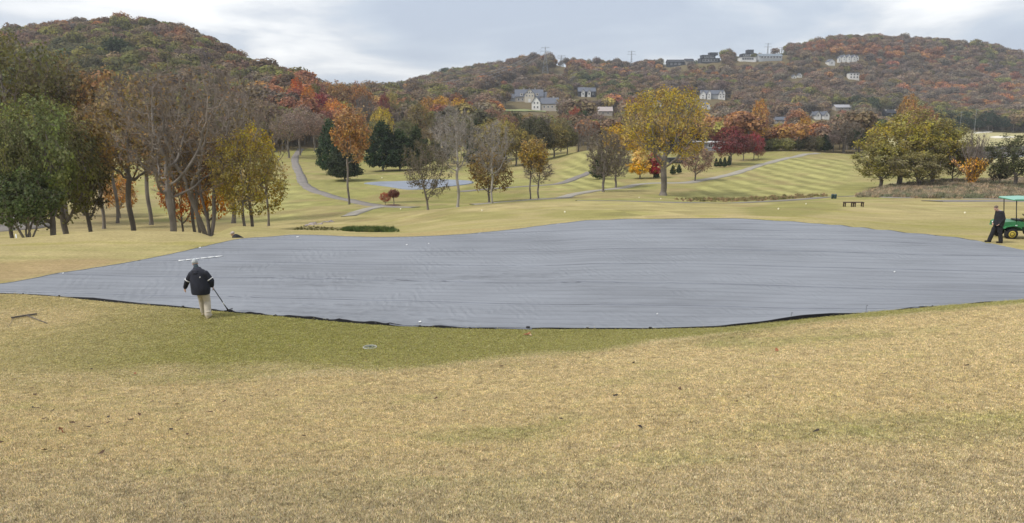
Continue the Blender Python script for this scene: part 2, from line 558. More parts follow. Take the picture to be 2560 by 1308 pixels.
TOE = [(-400, 985), (0, 965), (300, 962), (600, 955), (900, 940), (1150, 918), (1400, 893), (1600, 868), (1800, 840), (2000, 815), (2200, 797), (2400, 777), (2560, 765), (2800, 740)]
toe_w = np.array([hit(u, v)[:2] for u, v in TOE]); toe_w = toe_w[np.argsort(toe_w[:, 0])]
WOODLINE_U = [-600, 0, 300, 600, 700, 760, 830, 900, 1000, 1100, 1200, 1300, 1380, 1440, 1500, 1600, 1750, 1850, 1900, 2050, 2150, 2185, 2200, 2400, 2560, 3200]
WOODLINE_V = [400, 400, 390, 385, 380, 372, 370, 350, 335, 350, 365, 372, 372, 366, 366, 366, 372, 376, 372, 368, 368, 366, 330, 326, 333, 333]


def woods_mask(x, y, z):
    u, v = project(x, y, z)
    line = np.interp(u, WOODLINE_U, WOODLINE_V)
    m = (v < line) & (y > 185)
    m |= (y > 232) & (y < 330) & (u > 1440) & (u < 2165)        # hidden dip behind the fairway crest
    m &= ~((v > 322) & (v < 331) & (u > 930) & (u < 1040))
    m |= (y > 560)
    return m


TAN = np.array((0.43, 0.335, 0.165)); STRAW = np.array((0.50, 0.40, 0.20)); OLIVE = np.array((0.30, 0.265, 0.085))
GREEN = np.array((0.235, 0.222, 0.068)); DARKG = np.array((0.13, 0.15, 0.045)); BROWN = np.array((0.24, 0.17, 0.095))


def build_ground():
    rows = np.concatenate([np.linspace(-60, 0, 14, endpoint=False), np.linspace(0, 3, 6, endpoint=False),
                           np.exp(np.linspace(math.log(3), math.log(420), 520, endpoint=False)), np.exp(np.linspace(math.log(420), math.log(2600), 90))])
    tc_ = np.tan(np.linspace(math.atan(-1.15), math.atan(1.15), 620))
    w = np.maximum(np.sqrt(np.maximum(rows, 0) ** 2 + 400 * np.exp(-np.maximum(rows, 0) / 9.0)), 12.0)
    X = tc_[None, :] * w[:, None]; Y = np.repeat(rows[:, None], len(tc_), 1)
    x = X.ravel(); y = Y.ravel()
    z = ground_h(x, y)
    u, v = project(x, y, z)
    n1 = fbm(x * 0.35, y * 0.55, 11, 5); n2 = fbm(x * 0.07, y * 0.16, 23, 4); n3 = fbm(x * 1.3, y * 2.2, 31, 3)
    nf = fbm(x * 0.02, y * 0.035, 47, 4)

    def mix(c, target, m):
        return c + (target - c) * m[:, None]
    # mown turf further off
    c = np.repeat(np.array((.262, .245, .088))[None], len(x), 0)
    c = mix(c, TAN * .84, smooth(0.42, 0.62, n2) * 0.6)
    c = mix(c, GREEN, smooth(0.52, 0.70, nf) * 0.5)
    # raised surround beyond the cover and the tee plateau: dormant straw colour with mown streaks
    fe = far_edge(x)
    surround = (y > fe - 2) & (y < 90)
    st = fbm(x * 0.05 + 9, y * 0.8, 61, 3)
    m = np.where(surround, 1, 0) * (1 - smooth(78, 96, y))
    c = mix(c, STRAW * 0.84, m * (0.45 + 0.4 * smooth(0.4, 0.6, st)))
    c = mix(c, OLIVE, m * smooth(0.52, 0.66, n1 * 0.5 + st * 0.5) * 0.75)
    # bank in front
    toe = np.interp(x, toe_w[:, 0], toe_w[:, 1])
    ne = near_edge(x)
    bank = 1 - smooth(-0.45, 0.35, y - toe + (n1 - .5) * 1.6)
    c_b = np.repeat(np.array((0.445, 0.345, 0.18))[None], len(x), 0)
    c_b = mix(c_b, np.array((0.32, 0.28, 0.115)), smooth(0.47, 0.72, n1 * 0.6 + n2 * 0.4) * 0.65)
    c_b = mix(c_b, np.array((0.27, 0.265, 0.10)), smooth(0.58, 0.7, n3 * 0.45 + n1 * 0.55) * 0.35)
    c_b = mix(c_b, np.array((0.37, 0.295, 0.17)), smooth(5.2, 9.5, 11 - y) * 0.75)
    fr = np.repeat(OLIVE[None], len(x), 0)                     # fringe between toe and cover
    k = np.clip((y - toe) / np.maximum(ne - toe, 0.8), 0, 1)
    fr = mix(np.repeat((TAN * 0.84)[None], len(x), 0), GREEN * np.array((.90, .90, .72)), smooth(0.08, 0.42, k + (n1 - .5) * 0.5 + (n2 - .5) * 0.3) * (0.35 + 0.65 * smooth(-14, -6, x)))
    fr = mix(fr, DARKG * 1.15, smooth(0.72, 1.0, k) * 0.30 * smooth(-12, -4, x))
    fr = mix(fr, TAN, smooth(-10.5, -13.5, x) * smooth(0.2, 0.5, n1) * 0.7)
    frm = ((y <= fe) & (y < 60)).astype(float)
    c = mix(c, fr, frm) if False else c * (1 - frm[:, None]) + fr * frm[:, None]
    c = c * (1 - bank[:, None]) + c_b * bank[:, None]
    # areas
    sf = np.maximum(0.5, y * 0.012)
    area = lambda P, ym=3.0: inside(pix_poly(densify(P, 3), ym), x, y, sf)
    c = mix(c, GREEN * 0.95, area([(1850, 520), (1960, 506), (2080, 505), (2120, 522), (2000, 542), (1880, 540)]) * 0.7)
    c = mix(c, GREEN, area([(1335, 540), (1400, 526), (1560, 525), (1660, 535), (1560, 545), (1420, 548)]) * 0.6)
    c = mix(c, GREEN, area([(1020, 545), (1100, 528), (1260, 530), (1290, 545), (1150, 555)]) * 0.5)
    c = mix(c, GREEN, area([(1980, 590), (1990, 560), (2300, 548), (2560, 548), (2560, 580)]) * 0.4)
    c = mix(c, GREEN * 0.9, area([(960, 480), (1150, 470), (1290, 460), (1330, 480), (1300, 503), (1150, 510), (1020, 505)], 82) * 0.75)
    c = mix(c, GREEN * 0.85, area([(860, 500), (1000, 555), (1100, 560), (980, 585), (880, 575)]) * 0.25)
    c = mix(c, np.array((.33, .235, .125)), area([(-200, 705), (0, 705), (120, 688), (240, 668), (330, 650), (230, 645), (100, 650), (0, 655), (-200, 660)], 14) * .8)
    c = mix(c, np.array((.36, .27, .12)), area([(880, 590), (980, 592), (1090, 588), (1200, 580), (1300, 568), (1180, 572), (1000, 584)], 36) * .6)
    # mower stripes
    def stripes(P, a, b, period, amp, ym=90):
        nonlocal c
        A = np.array(hit(*a, ym)[:2]); B = np.array(hit(*b, ym)[:2])
        d = (B - A) / np.linalg.norm(B - A); nrm = np.array((-d[1], d[0]))
        s = (x - A[0]) * nrm[0] + (y - A[1]) * nrm[1] + 1.2 * (n2 - .5)
        wv = np.clip(np.sin(s * 2 * math.pi / period) * 2.2, -1, 1)
        m = area(P, ym)
        base = np.array((0.30, 0.28, 0.105))
        c = mix(c, base, m * 0.9)
        c = c * (1 + (amp * wv * m * (0.35 + 1.3 * smooth(.3, .7, n1)))[:, None])
    stripes([(1690, 498), (1720, 478), (1790, 448), (1880, 416), (1960, 394), (2030, 388), (2110, 392), (2132, 415), (2136, 450), (2080, 476), (1950, 490), (1800, 500)], (1860, 462), (1967, 488), 5.2, 0.17)
    stripes([(1392, 470), (1405, 430), (1440, 385), (1462, 374), (1484, 376), (1490, 410), (1500, 440), (1560, 455), (1540, 468), (1450, 474)], (1420, 405), (1470, 425), 4.6, 0.17)
    stripes([(410, 520), (600, 470), (720, 460), (790, 500), (740, 545), (600, 555), (430, 550)], (560, 520), (700, 508), 9.0, 0.10, 70)
    stripes([(1030, 452), (1230, 430), (1330, 430), (1290, 462), (1200, 470)], (1100, 450), (1260, 440), 6.0, 0.07)
    # teeing ground mown in squares
    A = np.array(hit(1560, 530)[:2]); q = (np.sin((x - A[0]) * 1.15) > 0) ^ (np.sin((y - A[1]) * .42) > 0)
    m = area([(1490, 540), (1500, 524), (1720, 522), (1760, 532), (1700, 544), (1560, 546)])
    c = c * (1 + (0.14 * (q * 2 - 1) * m)[:, None])
    # leaf litter under the near trees, rough, woodland floor, far fields
    c = mix(c, BROWN, area([(180, 545), (210, 470), (330, 470), (330, 530), (280, 560)], 50) * 0.7)
    c = mix(c, np.array((0.30, 0.24, 0.13)), area([(-300, 590), (0, 480), (300, 480), (420, 500), (300, 575)], 50) * 0.5)
    c = mix(c, BROWN * 1.3, area([(1880, 398), (1760, 430), (1650, 470), (1700, 440), (1780, 412), (1850, 395)], 90) * 0.45)
    c = mix(c, np.array((0.33, 0.28, 0.17)), area([(2140, 492), (2230, 455), (2560, 448), (2700, 448), (2700, 500), (2560, 496)], 85) * 0.8)
    ln = 1 - smooth(0.8, 1.6, np.abs(x - np.interp(y, [60, 110], [-18, -20])) + 50 * (y > 58))
    wear = (y > 60) & (y < 600)
    n5 = fbm(x * .6, y * .35, 123, 5); n6 = fbm(x * .13, y * .09, 131, 4)
    c = c * (1 + (np.where(wear, .55, .15) * (n5 - .5))[:, None])
    c = mix(c, np.array((.27, .20, .10)), np.where(wear, 1, 0) * smooth(.55, .75, n6) * .5)
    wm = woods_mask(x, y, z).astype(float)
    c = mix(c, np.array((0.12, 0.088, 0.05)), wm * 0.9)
    far_f = ((u > 2160) & (y > 200) & (y < 560)).astype(float)
    c = mix(c, np.array((0.46, 0.41, 0.22)), far_f * (1 - wm) * 0.7)
    # clearings of the hillside houses and the bare strip under the power line
    cut = ((np.abs(v - (265 - (u - 1180) * 0.30)) < 16) & (u > 1190) & (u < 1420) & (y > 500)).astype(float)
    c = mix(c, np.array((0.13, 0.105, 0.07)), cut)
    me_f = []
    R, Cn = X.shape
    idx = np.arange(R * Cn).reshape(R, Cn)
    q = np.stack([idx[:-1, :-1], idx[:-1, 1:], idx[1:, 1:], idx[1:, :-1]], -1).reshape(-1, 4)
    sink = smooth(0.08, 0.4, y - ne) * smooth(0.0, 0.3, fe - y) * ((x > XG[0] + .5) & (x < XG[-1] - .5))
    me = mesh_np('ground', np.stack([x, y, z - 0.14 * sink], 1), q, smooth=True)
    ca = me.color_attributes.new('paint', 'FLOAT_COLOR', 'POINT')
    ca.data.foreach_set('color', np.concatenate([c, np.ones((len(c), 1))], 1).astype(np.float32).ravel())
    m, nt, b = new_mat('turf')
    b.inputs['Roughness'].default_value = 0.95
    b.inputs['Specular IOR Level'].default_value = 0.08
    a = N(nt, 'ShaderNodeAttribute', attribute_name='paint')
    g = N(nt, 'ShaderNodeNewGeometry')
    f1 = N(nt, 'ShaderNodeTexNoise', inp={'Scale': 55.0, 'Detail': 4.0, 'Roughness': 0.65, 'Distortion': 0.4})
    f2 = N(nt, 'ShaderNodeTexNoise', inp={'Scale': 7.0, 'Detail': 5.0, 'Roughness': 0.6})
    f3 = N(nt, 'ShaderNodeTexNoise', inp={'Scale': 1.0, 'Detail': 4.0, 'Roughness': 0.55})
    mp = N(nt, 'ShaderNodeMapping', inp={'Scale': (0.5, 2.2, 1.0)})
    L(nt, g.outputs['Position'], f1.inputs['Vector']); L(nt, g.outputs['Position'], f2.inputs['Vector'])
    L(nt, g.outputs['Position'], mp.inputs['Vector']); L(nt, mp.outputs[0], f3.inputs['Vector'])
    r1 = N(nt, 'ShaderNodeMapRange', inp={1: 0.28, 2: 0.72, 3: 0.62, 4: 1.34}); L(nt, f1.outputs[0], r1.inputs[0])
    r2 = N(nt, 'ShaderNodeMapRange', inp={1: 0.3, 2: 0.7, 3: 0.80, 4: 1.20}); L(nt, f2.outputs[0], r2.inputs[0])
    r3 = N(nt, 'ShaderNodeMapRange', inp={1: 0.3, 2: 0.7, 3: 0.88, 4: 1.12}); L(nt, f3.outputs[0], r3.inputs[0])
    m1 = N(nt, 'ShaderNodeMath', operation='MULTIPLY'); L(nt, r1.outputs[0], m1.inputs[0]); L(nt, r2.outputs[0], m1.inputs[1])
    m2 = N(nt, 'ShaderNodeMath', operation='MULTIPLY'); L(nt, m1.outputs[0], m2.inputs[0]); L(nt, r3.outputs[0], m2.inputs[1])
    vm = N(nt, 'ShaderNodeVectorMath', operation='SCALE'); L(nt, a.outputs['Color'], vm.inputs[0]); L(nt, m2.outputs[0], vm.inputs['Scale'])
    # green blades mixed through the straw
    gm = N(nt, 'ShaderNodeMix', data_type='RGBA', inp={0: 0.0}); gm.inputs['B'].default_value = (0.20, 0.215, 0.06, 1)
    f4 = N(nt, 'ShaderNodeTexNoise', inp={'Scale': 16.0, 'Detail': 6.0, 'Roughness': 0.7})
    L(nt, g.outputs['Position'], f4.inputs['Vector'])
    r4 = N(nt, 'ShaderNodeMapRange', inp={1: 0.52, 2: 0.72, 3: 0.0, 4: 0.55}); L(nt, f4.outputs[0], r4.inputs[0])
    L(nt, r4.outputs[0], gm.inputs[0]); L(nt, vm.outputs[0], gm.inputs['A'])
    L(nt, gm.outputs['Result'], b.inputs['Base Color'])
    bp = N(nt, 'ShaderNodeBump', inp={'Strength': 0.8, 'Distance': 0.022}); L(nt, f1.outputs[0], bp.inputs['Height'])
    L(nt, bp.outputs[0], b.inputs['Normal'])
    me.materials.append(m)
    o = obj('ground', me)
    tag(o, 'rolling mown golf course turf, straw coloured with green patches', kind='structure')
    return o


build_ground()


# ------------------------------------------------------------------ instanced stuff through geometry nodes
def instancer(name, pts, rot, scl, idx, tint, sources):
    me = bpy.data.meshes.new(name)
    me.vertices.add(len(pts)); me.vertices.foreach_set('co', np.asarray(pts, np.float32).ravel())

    def attr(n, t, arr, key='value'):
        a = me.attributes.new(n, t, 'POINT'); a.data.foreach_set(key, arr.ravel())
    attr('rot', 'FLOAT_VECTOR', np.asarray(rot, np.float32), 'vector')
    attr('scl', 'FLOAT_VECTOR', np.asarray(scl, np.float32), 'vector')
    attr('idx', 'INT', np.asarray(idx, np.int32))
    attr('tint', 'FLOAT_COLOR', np.concatenate([tint, np.ones((len(tint), 1))], 1).astype(np.float32), 'color')
    me.update()
    col = bpy.data.collections.new(name + '_pieces')
    for k, s in enumerate(sources):
        so = bpy.data.objects.new('%s_piece_%02d' % (name, k), s); col.objects.link(so)
    ng = bpy.data.node_groups.new(name, 'GeometryNodeTree')
    ng.interface.new_socket('Geometry', in_out='INPUT', socket_type='NodeSocketGeometry')
    ng.interface.new_socket('Geometry', in_out='OUTPUT', socket_type='NodeSocketGeometry')
    gi = ng.nodes.new('NodeGroupInput'); go = ng.nodes.new('NodeGroupOutput')
    ip = ng.nodes.new('GeometryNodeInstanceOnPoints')
    ci = ng.nodes.new('GeometryNodeCollectionInfo'); ci.inputs['Collection'].default_value = col
    ci.inputs['Separate Children'].default_value = True; ci.inputs['Reset Children'].default_value = True

    def na(n, t):
        q = ng.nodes.new('GeometryNodeInputNamedAttribute'); q.data_type = t; q.inputs['Name'].default_value = n
        return next(o_ for o_ in q.outputs if o_.enabled and o_.name == 'Attribute')
    ip.inputs['Pick Instance'].default_value = True
    ng.links.new(gi.outputs[0], ip.inputs['Points']); ng.links.new(ci.outputs[0], ip.inputs['Instance'])
    ng.links.new(na('idx', 'INT'), ip.inputs['Instance Index'])
    e2r = ng.nodes.new('FunctionNodeEulerToRotation')
    ng.links.new(na('rot', 'FLOAT_VECTOR'), e2r.inputs[0]); ng.links.new(e2r.outputs[0], ip.inputs['Rotation'])
    ng.links.new(na('scl', 'FLOAT_VECTOR'), ip.inputs['Scale'])
    ng.links.new(ip.outputs[0], go.inputs[0])
    o = obj(name, me)
    md = o.modifiers.new('scatter', 'NODES'); md.node_group = ng
    o['kind'] = 'stuff'
    return o


def tuft_mesh(name, nb, h, spread, w, seed, mat, lean=0.5):
    r = np.random.default_rng(seed)
    bx = r.normal(0, spread, (nb, 2)); a = r.uniform(0, 2 * np.pi, nb)
    hh = h * r.uniform(0.5, 1.1, nb); le = r.uniform(0.2, 1, nb) * lean * hh
    dx, dy = np.cos(a), np.sin(a)
    b0 = np.stack([bx[:, 0] - dy * w, bx[:, 1] + dx * w, np.full(nb, -0.004)], 1)
    b1 = np.stack([bx[:, 0] + dy * w, bx[:, 1] - dx * w, np.full(nb, -0.004)], 1)
    m0 = np.stack([bx[:, 0] + dx * le * .4 - dy * w * .8, bx[:, 1] + dy * le * .4 + dx * w * .8, hh * .6], 1)
    m1 = np.stack([bx[:, 0] + dx * le * .4 + dy * w * .8, bx[:, 1] + dy * le * .4 - dx * w * .8, hh * .6], 1)
    tp = np.stack([bx[:, 0] + dx * le, bx[:, 1] + dy * le, hh], 1)
    v = np.stack([b0, b1, m1, m0, tp], 1).reshape(-1, 3)
    k = np.arange(nb)[:, None] * 5
    me = mesh_np(name, v, [k + np.array([[0, 1, 2, 3]]), k + np.array([[3, 2, 4]])], [mat])
    ca = me.color_attributes.new('var', 'FLOAT_COLOR', 'POINT')
    cc = np.repeat(r.uniform(0, 1, (nb, 3)), 5, 0)
    ca.data.foreach_set('color', np.concatenate([cc, np.ones((len(cc), 1))], 1).astype(np.float32).ravel())
    return me


# short dormant turf standing up near the viewer
def build_turf():
    src = [tuft_mesh('turf_tuft', 26, 0.030, 0.028, 0.0022, s, M_LEAF_I, 0.9) for s in range(6)]
    r = np.random.default_rng(5)
    n = 340000
    # density falls with distance
    y = 3.6 + (25.5 - 3.6) * r.uniform(0, 1, n) ** 1.55
    x = r.uniform(-1, 1, n) * (y * 0.74 + 4.5)
    toe = np.interp(x, toe_w[:, 0], toe_w[:, 1])
    k = y < toe + 0.3
    x, y = x[k], y[k]
    n = len(x)
    z = ground_h(x, y)
    n1 = fbm(x * 0.35, y * 0.55, 11, 5); n2 = fbm(x * 0.07, y * 0.16, 23, 4); n3 = fbm(x * 3, y * 3, 91, 3)
    t = np.repeat(np.array((0.575, 0.462, 0.245))[None], n, 0)
    gm = smooth(0.42, 0.66, n1 * 0.55 + n2 * 0.45) * 0.75 + smooth(0.5, 0.75, n3) * 0.3
    gm = np.clip(gm + 0.12 * r.normal(0, 1, n), 0, 1)
    t = t + (np.array((0.36, 0.345, 0.13)) - t) * gm[:, None]
    t = t + (np.array((0.48, 0.405, 0.255)) - t) * (0.7 * smooth(8.5, 4.0, y + 2.5 * (n1 - .5)))[:, None]
    t = t * np.clip(r.normal(0.93, 0.27, n), 0.4, 1.5)[:, None] * (0.86 + 0.28 * n3)[:, None]
    rot = np.stack([r.normal(0, .15, n), r.normal(0, .15, n), r.uniform(0, 6.28, n)], 1)
    s = (r.uniform(0.42, 0.9, n) * (1 + 0.085 * (y - 4)))
    sc = np.stack([s, s, s * r.uniform(0.45, 0.85, n) / (1 + 0.085 * (y - 4))], 1)
    # closely mown fringe up to the cover: shorter, greener
    nf = 100000
    fx = r.uniform(-22, 19, nf); a0 = np.interp(fx, toe_w[:, 0], toe_w[:, 1]); b0 = near_edge(fx) - .06
    fy = a0 + (b0 - a0) * r.uniform(-.02, 1, nf)
    f1 = fbm(fx * .5, fy * .9, 13, 4); kk = (fy - a0) / np.maximum(b0 - a0, .5)
    g_ = np.clip(smooth(-0.05, 0.30, kk + (f1 - .5) * .5) * (0.35 + 0.65 * smooth(-14, -6, fx)) + r.normal(0, .10, nf), 0, 1)
    mound = hit(60, 795, 10)
    g_ *= smooth(1.2, 2.6, np.hypot(fx - mound.x, (fy - mound.y) * 1.5))
    ft = np.array((.54, .445, .235)) * (1 - g_[:, None]) + np.array((.325, .305, .095)) * g_[:, None]
    ft *= np.clip(r.normal(1.0, .12, nf), .6, 1.4)[:, None]
    fs = r.uniform(.7, 1.3, nf) * 2.1
    x = np.concatenate([x, fx]); y = np.concatenate([y, fy]); z = np.concatenate([z, ground_h(fx, fy)]); t = np.concatenate([t, ft])
    rot = np.concatenate([rot, np.stack([r.normal(0, .1, nf), r.normal(0, .1, nf), r.uniform(0, 6.28, nf)], 1)])
    sc = np.concatenate([sc, np.stack([fs, fs, fs * .17], 1)]); n = len(x)
    o = instancer('short_grass', np.stack([x, y, z], 1), rot, sc, r.integers(0, 6, n), t, src)
    tag(o, 'dormant straw coloured grass blades of the near bank')


build_turf()
# ------------------------------------------------------------------ tree generator
def colonize(seed, N_att, crown, trunk_h, step=0.035, infl=0.28, kill=0.055, lean=(0, 0), stems=1, up=0.12):
    """space colonisation. crown(r, n) returns attractor points. Returns pos, parent"""
    r = np.random.default_rng(seed)
    A = crown(r, N_att)
    pos = []; par = []
    for s in range(stems):
        a = r.uniform(0, 6.28) if stems > 1 else 0
        dirx = (math.cos(a) * 0.32 + lean[0], math.sin(a) * 0.32 + lean[1]) if stems > 1 else lean
        base = np.array([0.0, 0.0, 0.0]) if s == 0 or stems == 1 else np.array([math.cos(a) * .012, math.sin(a) * .012, 0])
        p = base.copy(); last = -1
        nst = max(2, int(trunk_h / step))
        w = r.uniform(0, 6.28)
        for k in range(nst + 1):
            pos.append(p.copy()); par.append(last); last = len(pos) - 1
            p = p + np.array([dirx[0] * step + .004 * math.sin(k * .7 + w), dirx[1] * step + .004 * math.cos(k * .6 + w), step])
    P = np.array(pos)
    par = list(par)
    near_d = np.full(len(A), 1e9); near_i = np.zeros(len(A), int)
    alive = np.ones(len(A), bool)
    d = np.linalg.norm(A[:, None] - P[None], axis=2)
    near_i = d.argmin(1); near_d = d.min(1)
    for it in range(90):
        act = alive & (near_d < (infl if it > 12 else 1.0))
        if not act.any(): break
        ids = near_i[act]
        dirs = A[act] - P[ids]; dirs /= np.linalg.norm(dirs, axis=1)[:, None] + 1e-9
        un, inv = np.unique(ids, return_inverse=True)
        D = np.zeros((len(un), 3)); np.add.at(D, inv, dirs)
        D /= np.linalg.norm(D, axis=1)[:, None] + 1e-9
        D += np.array([0, 0, up]) + r.normal(0, 0.16, D.shape)
        D /= np.linalg.norm(D, axis=1)[:, None] + 1e-9
        Q = P[un] + D * step
        n0 = len(P)
        P = np.concatenate([P, Q]); par += list(un)
        dd = np.linalg.norm(A[:, None] - Q[None], axis=2)
        j = dd.argmin(1); m = dd[np.arange(len(A)), j]
        better = m < near_d
        near_d = np.where(better, m, near_d); near_i = np.where(better, n0 + j, near_i)
        alive &= near_d > kill
        if len(P) > 3200: break
    return P, np.array(par), A


def limb_radii(par, r_base, r_tip, power=2.3, nst=1):
    n = len(par); w = np.zeros(n)
    kids = np.zeros(n, int)
    for i in range(n):
        if par[i] >= 0: kids[par[i]] += 1
    w[kids == 0] = 1.0
    for i in range(n - 1, -1, -1):
        if par[i] >= 0: w[par[i]] += w[i] if w[i] > 0 else 0
    rad = w ** (1 / power)
    rad = r_tip + (r_base - r_tip) * (rad - 1) / (rad.max() - 1 + 1e-9)
    return rad, kids


def tubes(P, par, rad, sel, sides):
    """prisms from parent to child for selected nodes"""
    ids = np.nonzero(sel & (par >= 0))[0]
    if not len(ids): return np.zeros((0, 3)), np.zeros((0, 4), int)
    a = P[par[ids]]; b = P[ids]
    d = b - a; ln = np.linalg.norm(d, axis=1)[:, None] + 1e-9; d = d / ln
    a = a - d * ln * 0.06; b = b + d * ln * 0.06
    ref = np.where(np.abs(d[:, 2:3]) < 0.9, np.array([[0, 0, 1.0]]), np.array([[1.0, 0, 0]]))
    s = np.cross(d, ref); s /= np.linalg.norm(s, axis=1)[:, None] + 1e-9
    t = np.cross(d, s)
    ang = np.arange(sides) * 2 * np.pi / sides
    off = np.cos(ang)[None, :, None] * s[:, None] + np.sin(ang)[None, :, None] * t[:, None]
    r0 = np.minimum(rad[par[ids]], rad[ids] * 1.5)[:, None, None]; r1 = rad[ids][:, None, None]
    v = np.concatenate([a[:, None] + off * r0, b[:, None] + off * r1], 1)      # n, 2s, 3
    base = np.arange(len(ids))[:, None, None] * 2 * sides
    k = np.arange(sides); k2 = (k + 1) % sides
    q = np.stack([k, k2, k2 + sides, k + sides], 1)[None] + base
    return v.reshape(-1, 3), q.reshape(-1, 4)


def ellipsoid(cx, cz, rx, rz, hollow=0.35, lumps=9, lump_amp=0.25, flat=0.0):
    def f(r, n):
        lc = r.normal(0, 1, (lumps, 3)); lc /= np.linalg.norm(lc, axis=1)[:, None]
        la = r.uniform(-lump_amp, lump_amp, lumps)
        d = r.normal(0, 1, (n, 3)); d /= np.linalg.norm(d, axis=1)[:, None]
        k = 1 + (np.exp(-(1 - d @ lc.T) * 5) * la[None]).sum(1)
        rr = (hollow + (1 - hollow) * r.uniform(0, 1, n) ** 0.5) * k
        p = d * rr[:, None] * np.array([rx, rx, rz])
        p[:, 2] = np.where(p[:, 2] < 0, p[:, 2] * (1 - flat), p[:, 2])
        p[:, 0] += cx
        p[:, 2] += cz
        p[:, 2] = np.minimum(p[:, 2], 0.995)
        return p
    return f


def cone_crown(z0, z1, rb, top=0.0, power=0.8):
    def f(r, n):
        z = z0 + (z1 - z0) * r.uniform(0, 1, n) ** 1.35
        k = (z - z0) / (z1 - z0)
        prof = np.minimum(1, (k / 0.12)) ** 0.5 * (1 - k) ** power * (1 - top) + top * (1 - k ** 4)
        a = r.uniform(0, 6.28, n)
        rr = rb * prof * (0.25 + 0.75 * r.uniform(0, 1, n) ** 0.4) * (1 + 0.15 * np.sin(a * 3 + z * 14))
        return np.stack([np.cos(a) * rr, np.sin(a) * rr, z], 1)
    return f


def leaf_cards(r, centers, n, size, spread, axis_c, outward=0.5, clump=None):
    """n small quads around centres, facing partly outward from the crown axis"""
    ids = r.integers(0, len(centers), n)
    c = centers[ids] + r.normal(0, spread, (n, 3))
    out = c - axis_c; out /= np.linalg.norm(out, axis=1)[:, None] + 1e-9
    nr = r.normal(0, 1, (n, 3)); nr /= np.linalg.norm(nr, axis=1)[:, None]
    nn = out * outward + nr * (1 - outward) + np.array([0, 0, 0.25 * outward]); nn /= np.linalg.norm(nn, axis=1)[:, None] + 1e-9
    ref = r.normal(0, 1, (n, 3))
    s = np.cross(nn, ref); s /= np.linalg.norm(s, axis=1)[:, None] + 1e-9
    t = np.cross(nn, s)
    sz = size * r.uniform(0.6, 1.35, n)[:, None]
    s = s * sz; t = t * sz * r.uniform(0.5, 1.0, (n, 1))
    bend = nn * sz * 0.25
    v = np.stack([c - s - bend, c - t * .9, c + s - bend, c + t * .9], 1)
    cv = np.stack([0.5 + 0.5 * np.sin(ids * 12.9898), 0.5 + 0.42 * np.sin(ids * 78.233 + 1), 0.5 + 0.5 * np.sin(ids * 37.719)], 1)
    cv = np.clip(cv * 0.55 + 0.45 * r.uniform(0, 1, (n, 3)), 0, 1)
    return v.reshape(-1, 3), np.arange(n * 4).reshape(n, 4), np.repeat(cv, 4, 0)


def twig_tris(r, P, D, n, length, w, down=0.0):
    ids = r.integers(0, len(P), n)
    d = D[ids] * 0.9 + r.normal(0, 0.55, (n, 3)) + np.array([0, 0, 0.15 - down])
    d /= np.linalg.norm(d, axis=1)[:, None] + 1e-9
    ln = length * r.uniform(0.5, 1.3, n)[:, None]
    s = np.cross(d, r.normal(0, 1, (n, 3))); s /= np.linalg.norm(s, axis=1)[:, None] + 1e-9
    a = P[ids]
    mid = a + d * ln * .5 + r.normal(0, .1, (n, 3)) * ln
    v = np.stack([a - s * w, a + s * w, mid + s * w * .8, a + d * ln, mid - s * w * .8], 1).reshape(-1, 3)
    k = np.arange(n)[:, None] * 5
    return v, k + np.array([[0, 1, 2, 4]]), k + np.array([[4, 2, 3]])


BANK = {}


